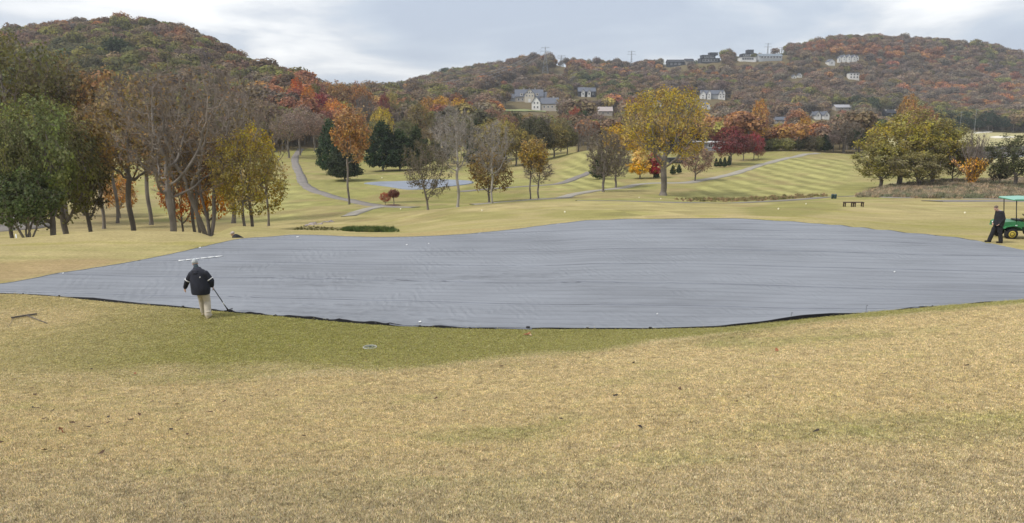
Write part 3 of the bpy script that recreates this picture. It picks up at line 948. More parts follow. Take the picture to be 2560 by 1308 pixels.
def make_tree(key, seed, crown, att=500, trunk_h=0.3, r_base=0.022, r_tip=0.0016, leaves=3000, lsize=0.013, lspread=0.022,
              twigs=2500, tlen=0.055, tw=0.0009, outward=0.5, lean=(0, 0), stems=1, bark=None, twigm=None, up=0.12, infl=0.28, kill=0.055, step=0.035, flare=1.35):
    r = np.random.default_rng(seed + 1000)
    P, par, A = colonize(seed, att, crown, trunk_h, step=step, infl=infl, kill=kill, lean=lean, stems=stems, up=up)
    rad, kids = limb_radii(par, r_base, r_tip)
    lvl = np.zeros(len(P), int)
    rad2 = rad.copy(); rad2[P[:, 2] < 0.03] *= flare
    zmax = max(P[:, 2].max(), A[:, 2].max() if leaves else 0)
    P = P / zmax; rad2 = rad2
    thick = rad2 > r_tip * 3.2
    v1, q1 = tubes(P, par, rad2, thick, 7)
    me_t = mesh_np(key + '_trunk', v1, q1, [bark or M_BARK], smooth=True)
    v2, q2 = tubes(P, par, rad2, ~thick, 3)
    ends = np.nonzero(rad2 < r_tip * 2.2)[0]
    ends = ends[par[ends] >= 0]
    D = P[ends] - P[par[ends]]; D /= np.linalg.norm(D, axis=1)[:, None] + 1e-9
    groups3, groups4, vs, mi4, mi3 = [], [], [], [], []
    cols = []
    off = 0
    if len(v2):
        vs.append(v2); groups4.append(q2 + off); mi4.append(np.ones(len(q2))); off += len(v2); cols.append(np.full((len(v2), 3), .5))
    if twigs:
        tv, tq, tt = twig_tris(r, P[ends], D, twigs, tlen, tw)
        vs.append(tv); groups4.append(tq + off); mi4.append(np.ones(len(tq))); groups3.append(tt + off); mi3.append(np.ones(len(tt))); off += len(tv); cols.append(np.full((len(tv), 3), .5))
    if leaves:
        axis_c = np.array([A[:, 0].mean(), A[:, 1].mean(), (A[:, 2].min() + (A[:, 2].max() - A[:, 2].min()) * .4) / zmax])
        lv, lq, lc = leaf_cards(r, P[ends], leaves, lsize, lspread, axis_c, outward)
        vs.append(lv); groups4.append(lq + off); mi4.append(np.zeros(len(lq))); off += len(lv); cols.append(lc)
    V = np.concatenate(vs)
    G = [np.concatenate(groups4)]; MI = [np.concatenate(mi4)]
    if groups3: G.append(np.concatenate(groups3)); MI.append(np.concatenate(mi3))
    me_c = mesh_np(key + '_crown', V, G, [M_LEAF, twigm or M_TWIG], np.concatenate(MI))
    cc = np.concatenate(cols)
    ca = me_c.color_attributes.new('var', 'FLOAT_COLOR', 'POINT')
    ca.data.foreach_set('color', np.concatenate([cc, np.ones((len(cc), 1))], 1).astype(np.float32).ravel())
    rr = np.sqrt(V[:, 0] ** 2 + V[:, 1] ** 2)
    BANK[key] = (me_t, me_c, float(np.percentile(rr, 97)))


# big spreading trees close by
make_tree('full_a', 1, ellipsoid(0, .60, .36, .40, .3, 14, .5), att=520, trunk_h=.22, r_base=.026, leaves=8500, lsize=.0125, lspread=.026, twigs=1200, outward=.55)
make_tree('full_b', 2, ellipsoid(0, .58, .34, .42, .3, 12, .35), att=480, trunk_h=.2, r_base=.024, leaves=7000, lsize=.013, lspread=.026, twigs=1200, outward=.55)
make_tree('full_c', 3, ellipsoid(0.02, .55, .42, .42, .3, 14, .35), att=800, trunk_h=.14, r_base=.026, leaves=14000, lsize=.0115, lspread=.027, twigs=1500, outward=.55)
make_tree('half_low', 34, ellipsoid(0, .61, .38, .38, .25, 12, .4), att=520, trunk_h=.28, r_base=.018, leaves=6000, lsize=.0125, lspread=.028, twigs=2200, outward=.3)
make_tree('half_a', 4, ellipsoid(0, .68, .35, .31, .25, 12, .35), att=560, trunk_h=.36, r_base=.018, leaves=5200, lsize=.0115, lspread=.028, twigs=2600, outward=.3)
make_tree('half_b', 5, ellipsoid(0.02, .68, .33, .31, .25, 12, .4), att=520, trunk_h=.38, r_base=.017, leaves=4200, lsize=.0115, lspread=.030, twigs=2600, outward=.3)
make_tree('bare_a', 6, ellipsoid(0, .67, .36, .33, .25, 12, .35), att=480, trunk_h=.36, r_base=.0185, leaves=450, lsize=.010, twigs=3400, tlen=.060, tw=.0008, outward=.3)
make_tree('bare_b', 7, ellipsoid(0.03, .66, .38, .34, .2, 12, .4), att=480, trunk_h=.32, r_base=.015, leaves=700, lsize=.011, twigs=3400, tlen=.060, tw=.0008, outward=.3)
make_tree('bare_fork', 8, ellipsoid(0.03, .66, .42, .34, .2, 12, .35), att=500, trunk_h=.30, r_base=.0125, leaves=500, lsize=.010, twigs=3800, tlen=.060, tw=.0008, stems=4, outward=.3)
make_tree('big_gold', 9, ellipsoid(0, .655, .385, .35, .2, 14, .30), att=1000, trunk_h=.34, r_base=.0285, leaves=9500, lsize=.0088, lspread=.020, twigs=5200, tlen=.045, outward=.3, flare=1.7)
make_tree('tall_leafy', 10, ellipsoid(0.03, .68, .22, .33, .2, 10, .35), att=520, trunk_h=.45, r_base=.0115, leaves=3600, lsize=.013, lspread=.024, twigs=2600, outward=.3)
make_tree('tall_bare', 11, ellipsoid(0.02, .68, .24, .33, .2, 10, .35), att=560, trunk_h=.42, r_base=.0125, leaves=220, lsize=.012, twigs=5000, tlen=.06, tw=.0011, outward=.3)
make_tree('tall_pale', 12, ellipsoid(-0.02, .66, .22, .34, .2, 10, .35), att=520, trunk_h=.40, r_base=.0125, leaves=120, lsize=.012, twigs=4200, tlen=.06, tw=.0012, bark=M_BARK_PALE, twigm=M_TWIG_PALE)
make_tree('drooping', 13, ellipsoid(-0.04, .55, .34, .38, .2, 12, .4), att=560, trunk_h=.28, r_base=.018, leaves=2600, lsize=.012, twigs=5200, tlen=.065, lean=(-.18, 0), outward=.3)
make_tree('oval_bare', 14, ellipsoid(0, .60, .27, .40, .15, 8, .15), att=800, trunk_h=.18, r_base=.017, leaves=1500, lsize=.009, twigs=11000, tlen=.05, tw=.0012, up=.35, lean=(.06, 0))
make_tree('pyramid', 15, cone_crown(.16, 1, .36, .0, .62), att=520, trunk_h=.14, r_base=.018, leaves=6500, lsize=.017, lspread=.024, twigs=300, outward=.6)
make_tree('round_a', 16, ellipsoid(0, .58, .42, .40, .3, 10, .2), att=450, trunk_h=.16, r_base=.02, leaves=5000, lsize=.019, lspread=.03, twigs=500, outward=.6)
make_tree('round_b', 17, ellipsoid(0, .6, .40, .40, .3, 10, .3), att=450, trunk_h=.18, r_base=.02, leaves=3400, lsize=.019, lspread=.032, twigs=1800, outward=.5)
make_tree('cedar_a', 18, cone_crown(.06, 1, .30, .25, .8), att=620, trunk_h=.1, r_base=.018, leaves=9000, lsize=.016, lspread=.020, twigs=0, outward=.45)
make_tree('cedar_b', 19, cone_crown(.10, 1, .36, .45, .9), att=620, trunk_h=.12, r_base=.018, leaves=8500, lsize=.018, lspread=.024, twigs=0, outward=.45)
make_tree('umbrella', 20, ellipsoid(0, .72, .45, .26, .3, 8, .15), att=260, trunk_h=.42, r_base=.03, r_tip=.004, leaves=2600, lsize=.03, lspread=.03, twigs=0, outward=.5)
make_tree('shrub_round', 21, ellipsoid(0, .48, .55, .50, .3, 10, .2), att=300, trunk_h=.08, r_base=.02, r_tip=.004, leaves=3200, lsize=.034, lspread=.045, twigs=0, stems=3, outward=.5)
make_tree('vase_low', 22, ellipsoid(0, .62, .42, .36, .2, 8, .2), att=420, trunk_h=.14, r_base=.016, r_tip=.0025, leaves=4200, lsize=.02, lspread=.035, twigs=400, stems=5, outward=.5)


# fountain shaped shrub: orange leaves low down, bare stems above
def fountain():
    r = np.random.default_rng(77)
    P = [np.zeros(3)]; par = [-1]; rad = [.02]
    for k in range(60):
        a = r.uniform(0, 6.28); tilt = r.uniform(.05, .75); last = 0
        ln = r.uniform(.55, 1.0)
        for s in range(9):
            t = (s + 1) / 9
            P.append(np.array([math.cos(a) * math.sin(tilt) * t * ln * (1 + .3 * t), math.sin(a) * math.sin(tilt) * t * ln * (1 + .3 * t), math.cos(tilt * (.6 + .5 * t)) * t * ln]))
            par.append(last); last = len(P) - 1; rad.append(.010 * (1 - t) + .006)
    P = np.array(P); par = np.array(par); rad = np.array(rad)
    v, q = tubes(P, par, rad, np.ones(len(P), bool), 3)
    me_t = mesh_np('fountain_stems', v, q, [M_TWIG])
    low = P[(P[:, 2] < .5) & (P[:, 2] > .04)]
    lv, lq, lc = leaf_cards(r, low, 4200, .02, .03, np.array([0, 0, .1]), .3)
    hi = P[(P[:, 2] > .5)]
    tv, tq, tt = twig_tris(r, hi, np.repeat([[0, 0, 1.]], len(hi), 0), 1600, .10, .004)
    V = np.concatenate([lv, tv]); o_ = len(lv)
    me_c = mesh_np('fountain_leaves', V, [np.concatenate([lq, tq + o_]), tt + o_], [M_LEAF, M_TWIG], np.concatenate([np.zeros(len(lq)), np.ones(len(tq)), np.ones(len(tt))]))
    ca = me_c.color_attributes.new('var', 'FLOAT_COLOR', 'POINT')
    cc = np.concatenate([lc, np.full((len(tv), 3), .5)])
    ca.data.foreach_set('color', np.concatenate([cc, np.ones((len(cc), 1))], 1).astype(np.float32).ravel())
    BANK['fountain'] = (me_t, me_c, .55)


fountain()


# distant woodland crowns: a lumpy shell of leaf clumps
def far_crown(seed, n=420, conical=False, hollow=False):
    r = np.random.default_rng(seed)
    lobes = r.normal(0, 1, (7, 3)); lobes[:, 2] = np.abs(lobes[:, 2]) * .8; lobes /= np.linalg.norm(lobes, axis=1)[:, None]
    cen = np.array([0, 0, .58]) + lobes * np.array([.22, .22, .20]); cen = np.concatenate([cen, [[0, 0, .58]]])
    rr = r.uniform(.17, .27, len(cen)); rr[-1] = .30
    if conical:
        cen = np.array([[0, 0, z] for z in np.linspace(.25, .85, 6)]); rr = np.linspace(.28, .10, 6)
    k = r.integers(0, len(cen), n)
    d = r.normal(0, 1, (n, 3)); d[:, 2] = d[:, 2] * .9 + .25; d /= np.linalg.norm(d, axis=1)[:, None]
    p = cen[k] + d * (rr[k] * r.uniform(.8 if not hollow else .5, 1.08, n))[:, None]
    nn = d + r.normal(0, .25, (n, 3)); nn /= np.linalg.norm(nn, axis=1)[:, None]
    s = np.cross(nn, r.normal(0, 1, (n, 3))); s /= np.linalg.norm(s, axis=1)[:, None]; t = np.cross(nn, s)
    sz = r.uniform(.028, .062, n)[:, None] * (1.0 if not hollow else .8)
    v = np.stack([p - s * sz - nn * sz * .4, p - t * sz, p + s * sz - nn * sz * .4, p + t * sz], 1).reshape(-1, 3)
    cv = np.repeat(np.clip(.5 + .25 * np.sin(k * 2.3 + seed)[:, None] + r.normal(0, .10, (n, 3)), 0, 1), 4, 0)
    # short trunk
    tv, tq = tubes(np.array([[0, 0, -.05], [0, 0, .45]]), np.array([-1, 0]), np.array([.022, .016]), np.ones(2, bool), 4)
    V = np.concatenate([v, tv]); q = np.concatenate([np.arange(n * 4).reshape(n, 4), tq + n * 4])
    mi = np.concatenate([np.zeros(n), np.ones(len(tq))])
    out = []
    for nm, mt in (('near', M_LEAF), ('inst', M_LEAF_I)):
        me = mesh_np('woodland_tree_%d_%s' % (seed, nm), V, q, [mt, M_BARK], mi)
        ca = me.color_attributes.new('var', 'FLOAT_COLOR', 'POINT')
        cc = np.concatenate([cv, np.full((len(tv), 3), .5)])
        ca.data.foreach_set('color', np.concatenate([cc, np.ones((len(cc), 1))], 1).astype(np.float32).ravel())
        out.append(me)
    # a version split in trunk and crown for the single trees
    mc = mesh_np('woodland_crown_%d' % seed, v, np.arange(n * 4).reshape(n, 4), [M_LEAF])
    ca = mc.color_attributes.new('var', 'FLOAT_COLOR', 'POINT')
    ca.data.foreach_set('color', np.concatenate([cv, np.ones((len(cv), 1))], 1).astype(np.float32).ravel())
    mt_ = mesh_np('woodland_trunk_%d' % seed, tv, tq, [M_BARK])
    return out[1], (mt_, mc)


FAR = [far_crown(200 + k, 560, conical=(k == 5), hollow=(k in (3, 4))) for k in range(6)]


def tree(u, v_base, v_top, w_px, kind, color, label, name='broadleaf_tree', cat='tree', Y=None, group=None, rz=None, ymin=20.0, sink=0.0):
    p = at(u, Y, v_base or 500) if Y else hit(u, v_base, ymin)
    ztop = CAM_Z + p.y * float(slope(v_top))
    H = max(ztop - p.z, 0.5)
    me_t, me_c, r97 = BANK[kind]
    W = w_px / F * p.y * 0.5
    s_xy = W / r97
    e = empty(name, p - Vector((0, 0, 0.03 + sink)), label, cat, group, rz if rz is not None else rng.uniform(-.6, .6))
    e.scale = (s_xy, s_xy, H)
    t = obj('trunk', me_t, e); c = obj('crown', me_c, e)
    c.color = (*color, 1)
    PLACED.append((u, v_top, w_px, p.y, v_base or 600))
    return e


PLACED = []
# ------------------------------------------------------------------ cart paths, rough, stream, hills' furniture
M_PATH = plain('cart_path_asphalt', (0.205, 0.185, 0.165), 0.9, var=0.14, scale=0.6, spec=0.2, bump=0.01, bscale=30)
M_PATH2 = plain('cart_path_concrete', (0.30, 0.275, 0.23), 0.9, var=0.12, scale=0.6, spec=0.2, bump=0.01, bscale=30)


def ribbon(name, pts, width, mat, label, lift=0.06, ymin=40, n=10):
    W = [np.array(hit(u, v, ymin)[:2]) for u, v in pts]
    W = np.array(W)
    tt = np.concatenate([[0], np.cumsum(np.linalg.norm(np.diff(W, axis=0), axis=1))])
    total = tt[-1]
    s = np.linspace(0, total, max(20, int(total / 1.2)))
    cx = pchip(tt, W[:, 0], s); cy = pchip(tt, W[:, 1], s)
    for _ in range(3):
        cx[1:-1] = (cx[:-2] + 2 * cx[1:-1] + cx[2:]) / 4; cy[1:-1] = (cy[:-2] + 2 * cy[1:-1] + cy[2:]) / 4
    tx, ty = np.gradient(cx), np.gradient(cy)
    ln = np.hypot(tx, ty) + 1e-9; nx, ny = -ty / ln, tx / ln
    offs = np.array([-.5, -.5, -.17, .17, .5, .5]); lifts = np.array([-.12, lift, lift + .01, lift + .01, lift, -.12])
    wv = width * (1 + .08 * np.sin(s * .21) + .06 * np.sin(s * .73) + .10 * (fbm(s * .9, s * 0 + 3.3, 8, 3) - .5))
    X = cx[:, None] + nx[:, None] * offs[None] * wv[:, None]; Y = cy[:, None] + ny[:, None] * offs[None] * wv[:, None]
    Zz = ground_h(X, Y) + lifts[None]
    idx = np.arange(X.size).reshape(X.shape)
    q = np.stack([idx[:-1, :-1], idx[:-1, 1:], idx[1:, 1:], idx[1:, :-1]], -1).reshape(-1, 4)
    o = obj(name, mesh_np(name, np.stack([X.ravel(), Y.ravel(), Zz.ravel()], 1), q, [mat], smooth=True))
    return tag(o, label, kind='structure')


ribbon('cart_path', [(752, 372), (742, 386), (737, 400), (742, 420), (752, 440), (758, 458), (780, 475), (825, 490), (880, 502), (930, 513), (985, 518), (1040, 519)], 2.1, M_PATH, 'grey cart path curving down the left side of the valley')
ribbon('cart_path', [(960, 516), (925, 522), (895, 531), (872, 541)], 1.9, M_PATH2, 'short pale spur of cart path ending in the turf')
ribbon('cart_path', [(1180, 512), (1290, 503), (1340, 499), (1400, 496), (1425, 489), (1448, 484)], 2.4, M_PATH2, 'pale cart path behind the tee plateau by two thin trees', ymin=85)
ribbon('cart_path', [(1448, 484), (1500, 476), (1560, 470), (1590, 462), (1640, 458), (1700, 458), (1760, 450), (1830, 436), (1890, 417), (1955, 399), (2005, 388), (2045, 383)], 2.3, M_PATH2, 'pale cart path climbing beside the striped fairway', ymin=90)
ribbon('cart_path', [(1440, 503), (1560, 506), (1700, 510), (1850, 508), (1960, 502), (2030, 497), (2120, 491), (2230, 494), (2400, 496), (2560, 499), (2700, 500)], 2.6, M_PATH, 'grey cart path along the foot of the striped fairway', ymin=86)
ribbon('cart_path', [(1150, 480), (1290, 468), (1370, 463), (1440, 445), (1475, 430)], 2.0, M_PATH, 'dark narrow path crossing under the middle trees', ymin=90)
ribbon('cart_path', [(-90, 566), (-20, 572), (40, 573), (72, 560), (40, 545), (-60, 540)], 5.0, M_PATH, 'grey paved turnaround at the left edge behind the trees', ymin=50)
ribbon('cart_path', [(2330, 504), (2430, 503), (2520, 503), (2620, 504), (2750, 505)], 3.2, M_PATH, 'paved cart path behind the green utility cart', ymin=72)


def draped(name, pts, mat, label, lift, ymin, cat=None, group=None, kind=None, n=26):
    """thin draped sheet with a turned down edge inside a pixel outline"""
    P = np.array([hit(u, v, ymin)[:2] for u, v in densify(pts, 5)])
    for _ in range(2): P = (np.roll(P, 1, 0) + 2 * P + np.roll(P, -1, 0)) / 4
    c = P.mean(0)
    rings = []
    ks = np.linspace(0, 1, n)
    V = []
    for k in ks:
        Q = c + (P - c) * k
        z = ground_h(Q[:, 0], Q[:, 1]) + lift
        V.append(np.column_stack([Q, z]))
    Q = c + (P - c) * 1.002
    V.append(np.column_stack([Q, ground_h(Q[:, 0], Q[:, 1]) - .05]))
    V = np.concatenate(V); m = len(P)
    idx = np.arange(len(V)).reshape(-1, m)
    q = np.stack([idx[:-1], np.roll(idx[:-1], -1, 1), np.roll(idx[1:], -1, 1), idx[1:]], -1).reshape(-1, 4)
    o = obj(name, mesh_np(name, V, q, [mat], smooth=True))
    return tag(o, label, cat, group, kind)


# ------------------------------------------------------------------ the big cover
def cover_mat(name, c, seedoff=0.0, k=1.0):
    m, nt, b = new_mat(name)
    b.inputs['Roughness'].default_value = 0.62
    b.inputs['Specular IOR Level'].default_value = 0.32
    g = N(nt, 'ShaderNodeNewGeometry')
    mp = N(nt, 'ShaderNodeMapping', inp={'Scale': (0.25, 1.6, 1), 'Location': (seedoff, 0, 0)})
    L(nt, g.outputs['Position'], mp.inputs['Vector'])
    n = N(nt, 'ShaderNodeTexNoise', inp={'Scale': 1.0, 'Detail': 6.0, 'Roughness': 0.6}); L(nt, mp.outputs[0], n.inputs['Vector'])
    n0 = N(nt, 'ShaderNodeTexNoise', inp={'Scale': 0.16, 'Detail': 2.0}); L(nt, g.outputs['Position'], n0.inputs['Vector'])
    ad = N(nt, 'ShaderNodeMath', operation='MULTIPLY_ADD', inp={1: 0.5}); L(nt, n.outputs[0], ad.inputs[0])
    h2 = N(nt, 'ShaderNodeMath', operation='MULTIPLY', inp={1: 0.5}); L(nt, n0.outputs[0], h2.inputs[0]); L(nt, h2.outputs[0], ad.inputs[2])
    r = ramp(nt, [(0.36, tuple(x * .80 for x in c)), (0.50, c), (0.64, tuple(x * 1.16 for x in c))])
    L(nt, ad.outputs[0], r.inputs[0])
    # fine parallel weave and crease lines running with the panels
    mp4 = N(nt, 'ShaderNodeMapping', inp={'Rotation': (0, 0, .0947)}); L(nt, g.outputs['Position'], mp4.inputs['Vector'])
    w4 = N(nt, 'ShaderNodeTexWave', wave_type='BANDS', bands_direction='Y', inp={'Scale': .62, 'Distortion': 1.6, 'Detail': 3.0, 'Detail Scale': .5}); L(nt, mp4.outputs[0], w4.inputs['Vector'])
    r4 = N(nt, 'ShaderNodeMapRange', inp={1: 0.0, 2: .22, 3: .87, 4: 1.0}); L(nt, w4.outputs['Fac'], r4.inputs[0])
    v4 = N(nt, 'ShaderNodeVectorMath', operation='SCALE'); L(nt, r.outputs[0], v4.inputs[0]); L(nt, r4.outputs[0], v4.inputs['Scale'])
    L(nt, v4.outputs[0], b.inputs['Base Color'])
    mp2 = N(nt, 'ShaderNodeMapping', inp={'Scale': (0.8, 6.0, 1), 'Rotation': (0, 0, 0.12)})
    L(nt, g.outputs['Position'], mp2.inputs['Vector'])
    n2 = N(nt, 'ShaderNodeTexNoise', inp={'Scale': 1.6, 'Detail': 5.0, 'Roughness': 0.55, 'Distortion': 0.6}); L(nt, mp2.outputs[0], n2.inputs['Vector'])
    bp = N(nt, 'ShaderNodeBump', inp={'Strength': 0.55, 'Distance': 0.075 * k}); L(nt, n2.outputs[0], bp.inputs['Height'])
    # slanting tension wrinkles, stronger in patches
    w = N(nt, 'ShaderNodeTexWave', wave_type='BANDS', bands_direction='X', inp={'Scale': 1.15, 'Distortion': 6.5, 'Detail': 3.0, 'Detail Scale': 1.6})
    mp3 = N(nt, 'ShaderNodeMapping', inp={'Rotation': (0, 0, math.radians(-38)), 'Scale': (1, .5, 1)})
    L(nt, g.outputs['Position'], mp3.inputs['Vector']); L(nt, mp3.outputs[0], w.inputs['Vector'])
    n5 = N(nt, 'ShaderNodeTexNoise', inp={'Scale': 0.42, 'Detail': 2.0}); L(nt, g.outputs['Position'], n5.inputs['Vector'])
    mk = N(nt, 'ShaderNodeMapRange', inp={1: .47, 2: .62, 3: 0.0, 4: 1.0}); L(nt, n5.outputs[0], mk.inputs[0])
    mm = N(nt, 'ShaderNodeMath', operation='MULTIPLY'); L(nt, w.outputs['Fac'], mm.inputs[0]); L(nt, mk.outputs[0], mm.inputs[1])
    bp2 = N(nt, 'ShaderNodeBump', inp={'Strength': 0.8, 'Distance': 0.019 * k}); L(nt, mm.outputs[0], bp2.inputs['Height'])
    L(nt, bp.outputs[0], bp2.inputs['Normal']); L(nt, bp2.outputs[0], b.inputs['Normal'])
    return m


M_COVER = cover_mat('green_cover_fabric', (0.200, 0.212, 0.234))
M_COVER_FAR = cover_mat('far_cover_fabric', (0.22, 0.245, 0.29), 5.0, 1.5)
M_SEAM_SHADE = plain('seam_shade_strip', (0.135, 0.145, 0.17), 0.8, var=.35, scale=.7)
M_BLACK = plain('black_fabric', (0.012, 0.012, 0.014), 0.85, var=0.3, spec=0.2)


def hem_lift(x):
    """height of the lifted near edge above the turf"""
    u = 1280 + F * x / 22.5
    xs = [-260, -40, 60, 150, 300, 430, 600, 700, 1000, 1170, 1300, 1470, 1620, 1780, 1850, 1975, 2060, 2160, 2300, 2450, 2560, 2800]
    hs = [.005, .01, .01, .075, .03, .010, .008, .01, .01, .006, .012, .010, .012, .012, .045, .10, .095, .012, .028, .022, .008, .004]
    return np.interp(u, xs, hs)


TILT = 0.095
PINS = [(460, 769), (690, 790), (820, 801), (940, 812), (1050, 817), (1175, 822), (1320, 823), (1468, 823), (1625, 824), (1790, 823), (1975, 807), (2162, 793), (2330, 780), (150, 742), (60, 736)]
PIN_X = np.array([flat_hit(*p)[0] for p in PINS])


def cover_z(x, y):
    ne, fe = near_edge(x), far_edge(x)
    z = ground_h(x, y) + 0.012
    # lifted near edge
    lift = hem_lift(x) * np.exp(-(y - ne) / 0.55)
    scal = 0.006 * np.exp(-(y - ne) / 0.45) * (1 - np.exp(-(np.min(np.abs(x[:, None] - PIN_X[None]), axis=1) / .35) ** 2)) if len(x) else 0
    # broad billows and tension folds
    q = y + TILT * x
    w1 = 0.07 * (fbm(x * .16, y * .9, 301, 3) - .5)
    ridg = np.abs(fbm((x + y * 1.1) * 1.05, (y - x * .25) * 3.2, 311, 2) - .5)
    diag = (0.05 - ridg * 0.24).clip(0, .05)
    wgt = smooth(9, 0, x) * smooth(-12, -6, x) * smooth(32, 25, y) * smooth(.42, .58, fbm(x * .3, y * .5, 5, 2))
    long = 0.035 * np.sin(q * 7.2 + 1.6 * fbm(x * .12, y * .3, 77, 2) * 6) * smooth(-3, 8, x) * fbm(x * .25, y * .8, 15, 2)
    # fans of creases running out from each pin
    z = z + lift + scal + w1 + diag * wgt * 1.1 + long
    dx = x[:, None] - PIN_X[None]; dy = (y - ne)[:, None] + .12
    rr = np.hypot(dx, dy); an = np.arctan2(dx, dy)
    fan = (np.exp(-rr / .8) * np.sin(an * 11 + PIN_X[None] * 3) * .020 * (rr > .15)).sum(1)
    return z + fan * (1 - np.exp(-np.maximum(y - ne, 0) / .25))


def build_cover():
    root = empty('green_cover', (0, 30, 0), 'huge blue grey sheet pegged over the putting green', 'ground cover')
    xs = np.linspace(XG[0], XG[-1], 620)
    ne, fe = near_edge(xs), far_edge(xs)
    qmin, qmax = 19.6, 44.5
    first = 20.25
    edges = [17.0] + [first + 2.93 * k for k in range(0, 9)]
    for a, b in zip(edges[:-1], edges[1:]):
        lo = np.maximum(ne, a - TILT * xs); hi = np.minimum(fe, b - TILT * xs)
        ok = hi - lo > 0.02
        if not ok.any(): continue
        runs = np.split(np.arange(len(xs)), np.nonzero(np.diff(ok.astype(int)))[0] + 1)
        V, Q = [], []; off = 0
        rows = 34
        k = np.linspace(0, 1, rows)
        for run in runs:
            if not ok[run[0]] or len(run) < 3: continue
            X = np.repeat(xs[run][:, None], rows, 1)
            Y = lo[run][:, None] + (hi - lo)[run][:, None] * k[None]
            zz = cover_z(X.ravel(), Y.ravel()).reshape(X.shape)
            q = Y + TILT * X
            # panel joint: a folded tuck, the panel curls under at its far side
            ds = np.minimum(np.abs(q - a), 9); de = np.abs(q - b)
            zz = zz - 0.010 * np.exp(-(np.minimum(de, ds) / .035) ** 2) * (.4 + .9 * fbm(X * .3, Y * .1 + a, 9, 2)) + 0.012 * np.exp(-((ds - .10) / .05) ** 2)
            V.append(np.stack([X.ravel(), Y.ravel(), zz.ravel()], 1))
            idx = np.arange(X.size).reshape(X.shape) + off; off += X.size
            Q.append(np.stack([idx[:-1, :-1], idx[1:, :-1], idx[1:, 1:], idx[:-1, 1:]], -1).reshape(-1, 4))
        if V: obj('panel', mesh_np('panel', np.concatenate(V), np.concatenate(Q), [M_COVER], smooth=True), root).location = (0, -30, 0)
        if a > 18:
            # dark strip along this panel's near side, crease shade put into its colour
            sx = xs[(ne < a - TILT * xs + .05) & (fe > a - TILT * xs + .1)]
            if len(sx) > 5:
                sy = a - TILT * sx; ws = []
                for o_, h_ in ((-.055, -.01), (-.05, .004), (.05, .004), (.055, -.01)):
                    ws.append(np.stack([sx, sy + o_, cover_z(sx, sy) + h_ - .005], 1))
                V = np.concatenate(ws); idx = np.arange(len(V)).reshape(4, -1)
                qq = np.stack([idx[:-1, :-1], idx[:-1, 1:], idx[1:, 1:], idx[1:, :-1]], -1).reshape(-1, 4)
                obj('seam_shade', mesh_np('seam_shade', V, qq, [M_SEAM_SHADE], smooth=True), root).location = (0, -30, 0)
    # black folded edge, with the shade under the lifted cover put into it
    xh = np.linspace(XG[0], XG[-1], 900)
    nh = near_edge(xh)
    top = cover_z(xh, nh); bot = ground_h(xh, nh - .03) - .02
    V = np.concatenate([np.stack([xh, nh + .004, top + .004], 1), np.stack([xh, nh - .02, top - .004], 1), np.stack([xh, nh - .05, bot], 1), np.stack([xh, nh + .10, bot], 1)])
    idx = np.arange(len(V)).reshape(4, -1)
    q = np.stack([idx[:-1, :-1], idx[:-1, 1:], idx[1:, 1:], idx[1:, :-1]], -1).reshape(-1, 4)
    obj('hem_gap_shade', mesh_np('hem_gap_shade', V, q, [M_BLACK]), root).location = (0, -30, 0)
    # thin pale cord along the far edge
    xf = np.linspace(XG[0] + .3, XG[-1] - .3, 500); yf = far_edge(xf)
    zf = cover_z(xf, yf)
    V = np.concatenate([np.stack([xf, yf - .03, zf + .012], 1), np.stack([xf, yf + .03, zf + .012], 1), np.stack([xf, yf + .06, zf - .06], 1)])
    idx = np.arange(len(V)).reshape(3, -1)
    q = np.stack([idx[:-1, :-1], idx[:-1, 1:], idx[1:, 1:], idx[1:, :-1]], -1).reshape(-1, 4)
    obj('border', mesh_np('border', V, q, [M_COVER]), root).location = (0, -30, 0)
    return root


build_cover()
cz = lambda x, y: float(cover_z(np.array([x]), np.array([y]))[0])
draped('distant_green_cover', [(905, 459), (950, 455), (1020, 454), (1060, 450), (1120, 450), (1178, 453), (1186, 458), (1160, 463), (1110, 468), (1060, 474), (1015, 475), (975, 468), (935, 463)], M_COVER_FAR, 'small blue grey sheet over a second green in the valley', .12, 90, 'ground cover')

# pegs of the cover: bent wire staples with dark heads
M_WIRE = plain('peg_wire', (0.05, 0.05, 0.055), 0.5, metal=.6, var=.2)
peg_me = None
pb = MB()
pb.tube((-.03, 0, .05), (-.03, 0, -.06), .005, n=6).tube((.03, 0, .05), (.03, 0, -.06), .005, n=6).tube((-.03, 0, .05), (.03, 0, .05), .007, n=6).ball((0, 0, .035), (.045, .03, .022), 1)
peg_me = pb.mesh('cover_peg', M_WIRE)
ORD = ('first second third fourth fifth sixth seventh eighth ninth tenth eleventh twelfth thirteenth fourteenth fifteenth sixteenth seventeenth eighteenth nineteenth twentieth '
       'twenty-first twenty-second twenty-third twenty-fourth twenty-fifth twenty-sixth twenty-seventh twenty-eighth twenty-ninth thirtieth thirty-first thirty-second thirty-third '
       'thirty-fourth thirty-fifth thirty-sixth thirty-seventh thirty-eighth thirty-ninth fortieth forty-first forty-second forty-third forty-fourth forty-fifth forty-sixth forty-seventh forty-eighth forty-ninth '
       'fiftieth fifty-first fifty-second fifty-third fifty-fourth fifty-fifth fifty-sixth fifty-seventh fifty-eighth fifty-ninth sixtieth').split()
PEG_LAB = {460: 'small dark peg in the cover edge beside the walking man', 690: 'dark peg in the cover edge right of the edging tool', 1050: 'dark peg beside the white scrap on the cover edge',
           1320: 'largest dark peg at the lowest part of the cover edge', 150: 'dark peg where the left cover edge lifts highest', 60: 'dark peg at the left end of the cover edge'}
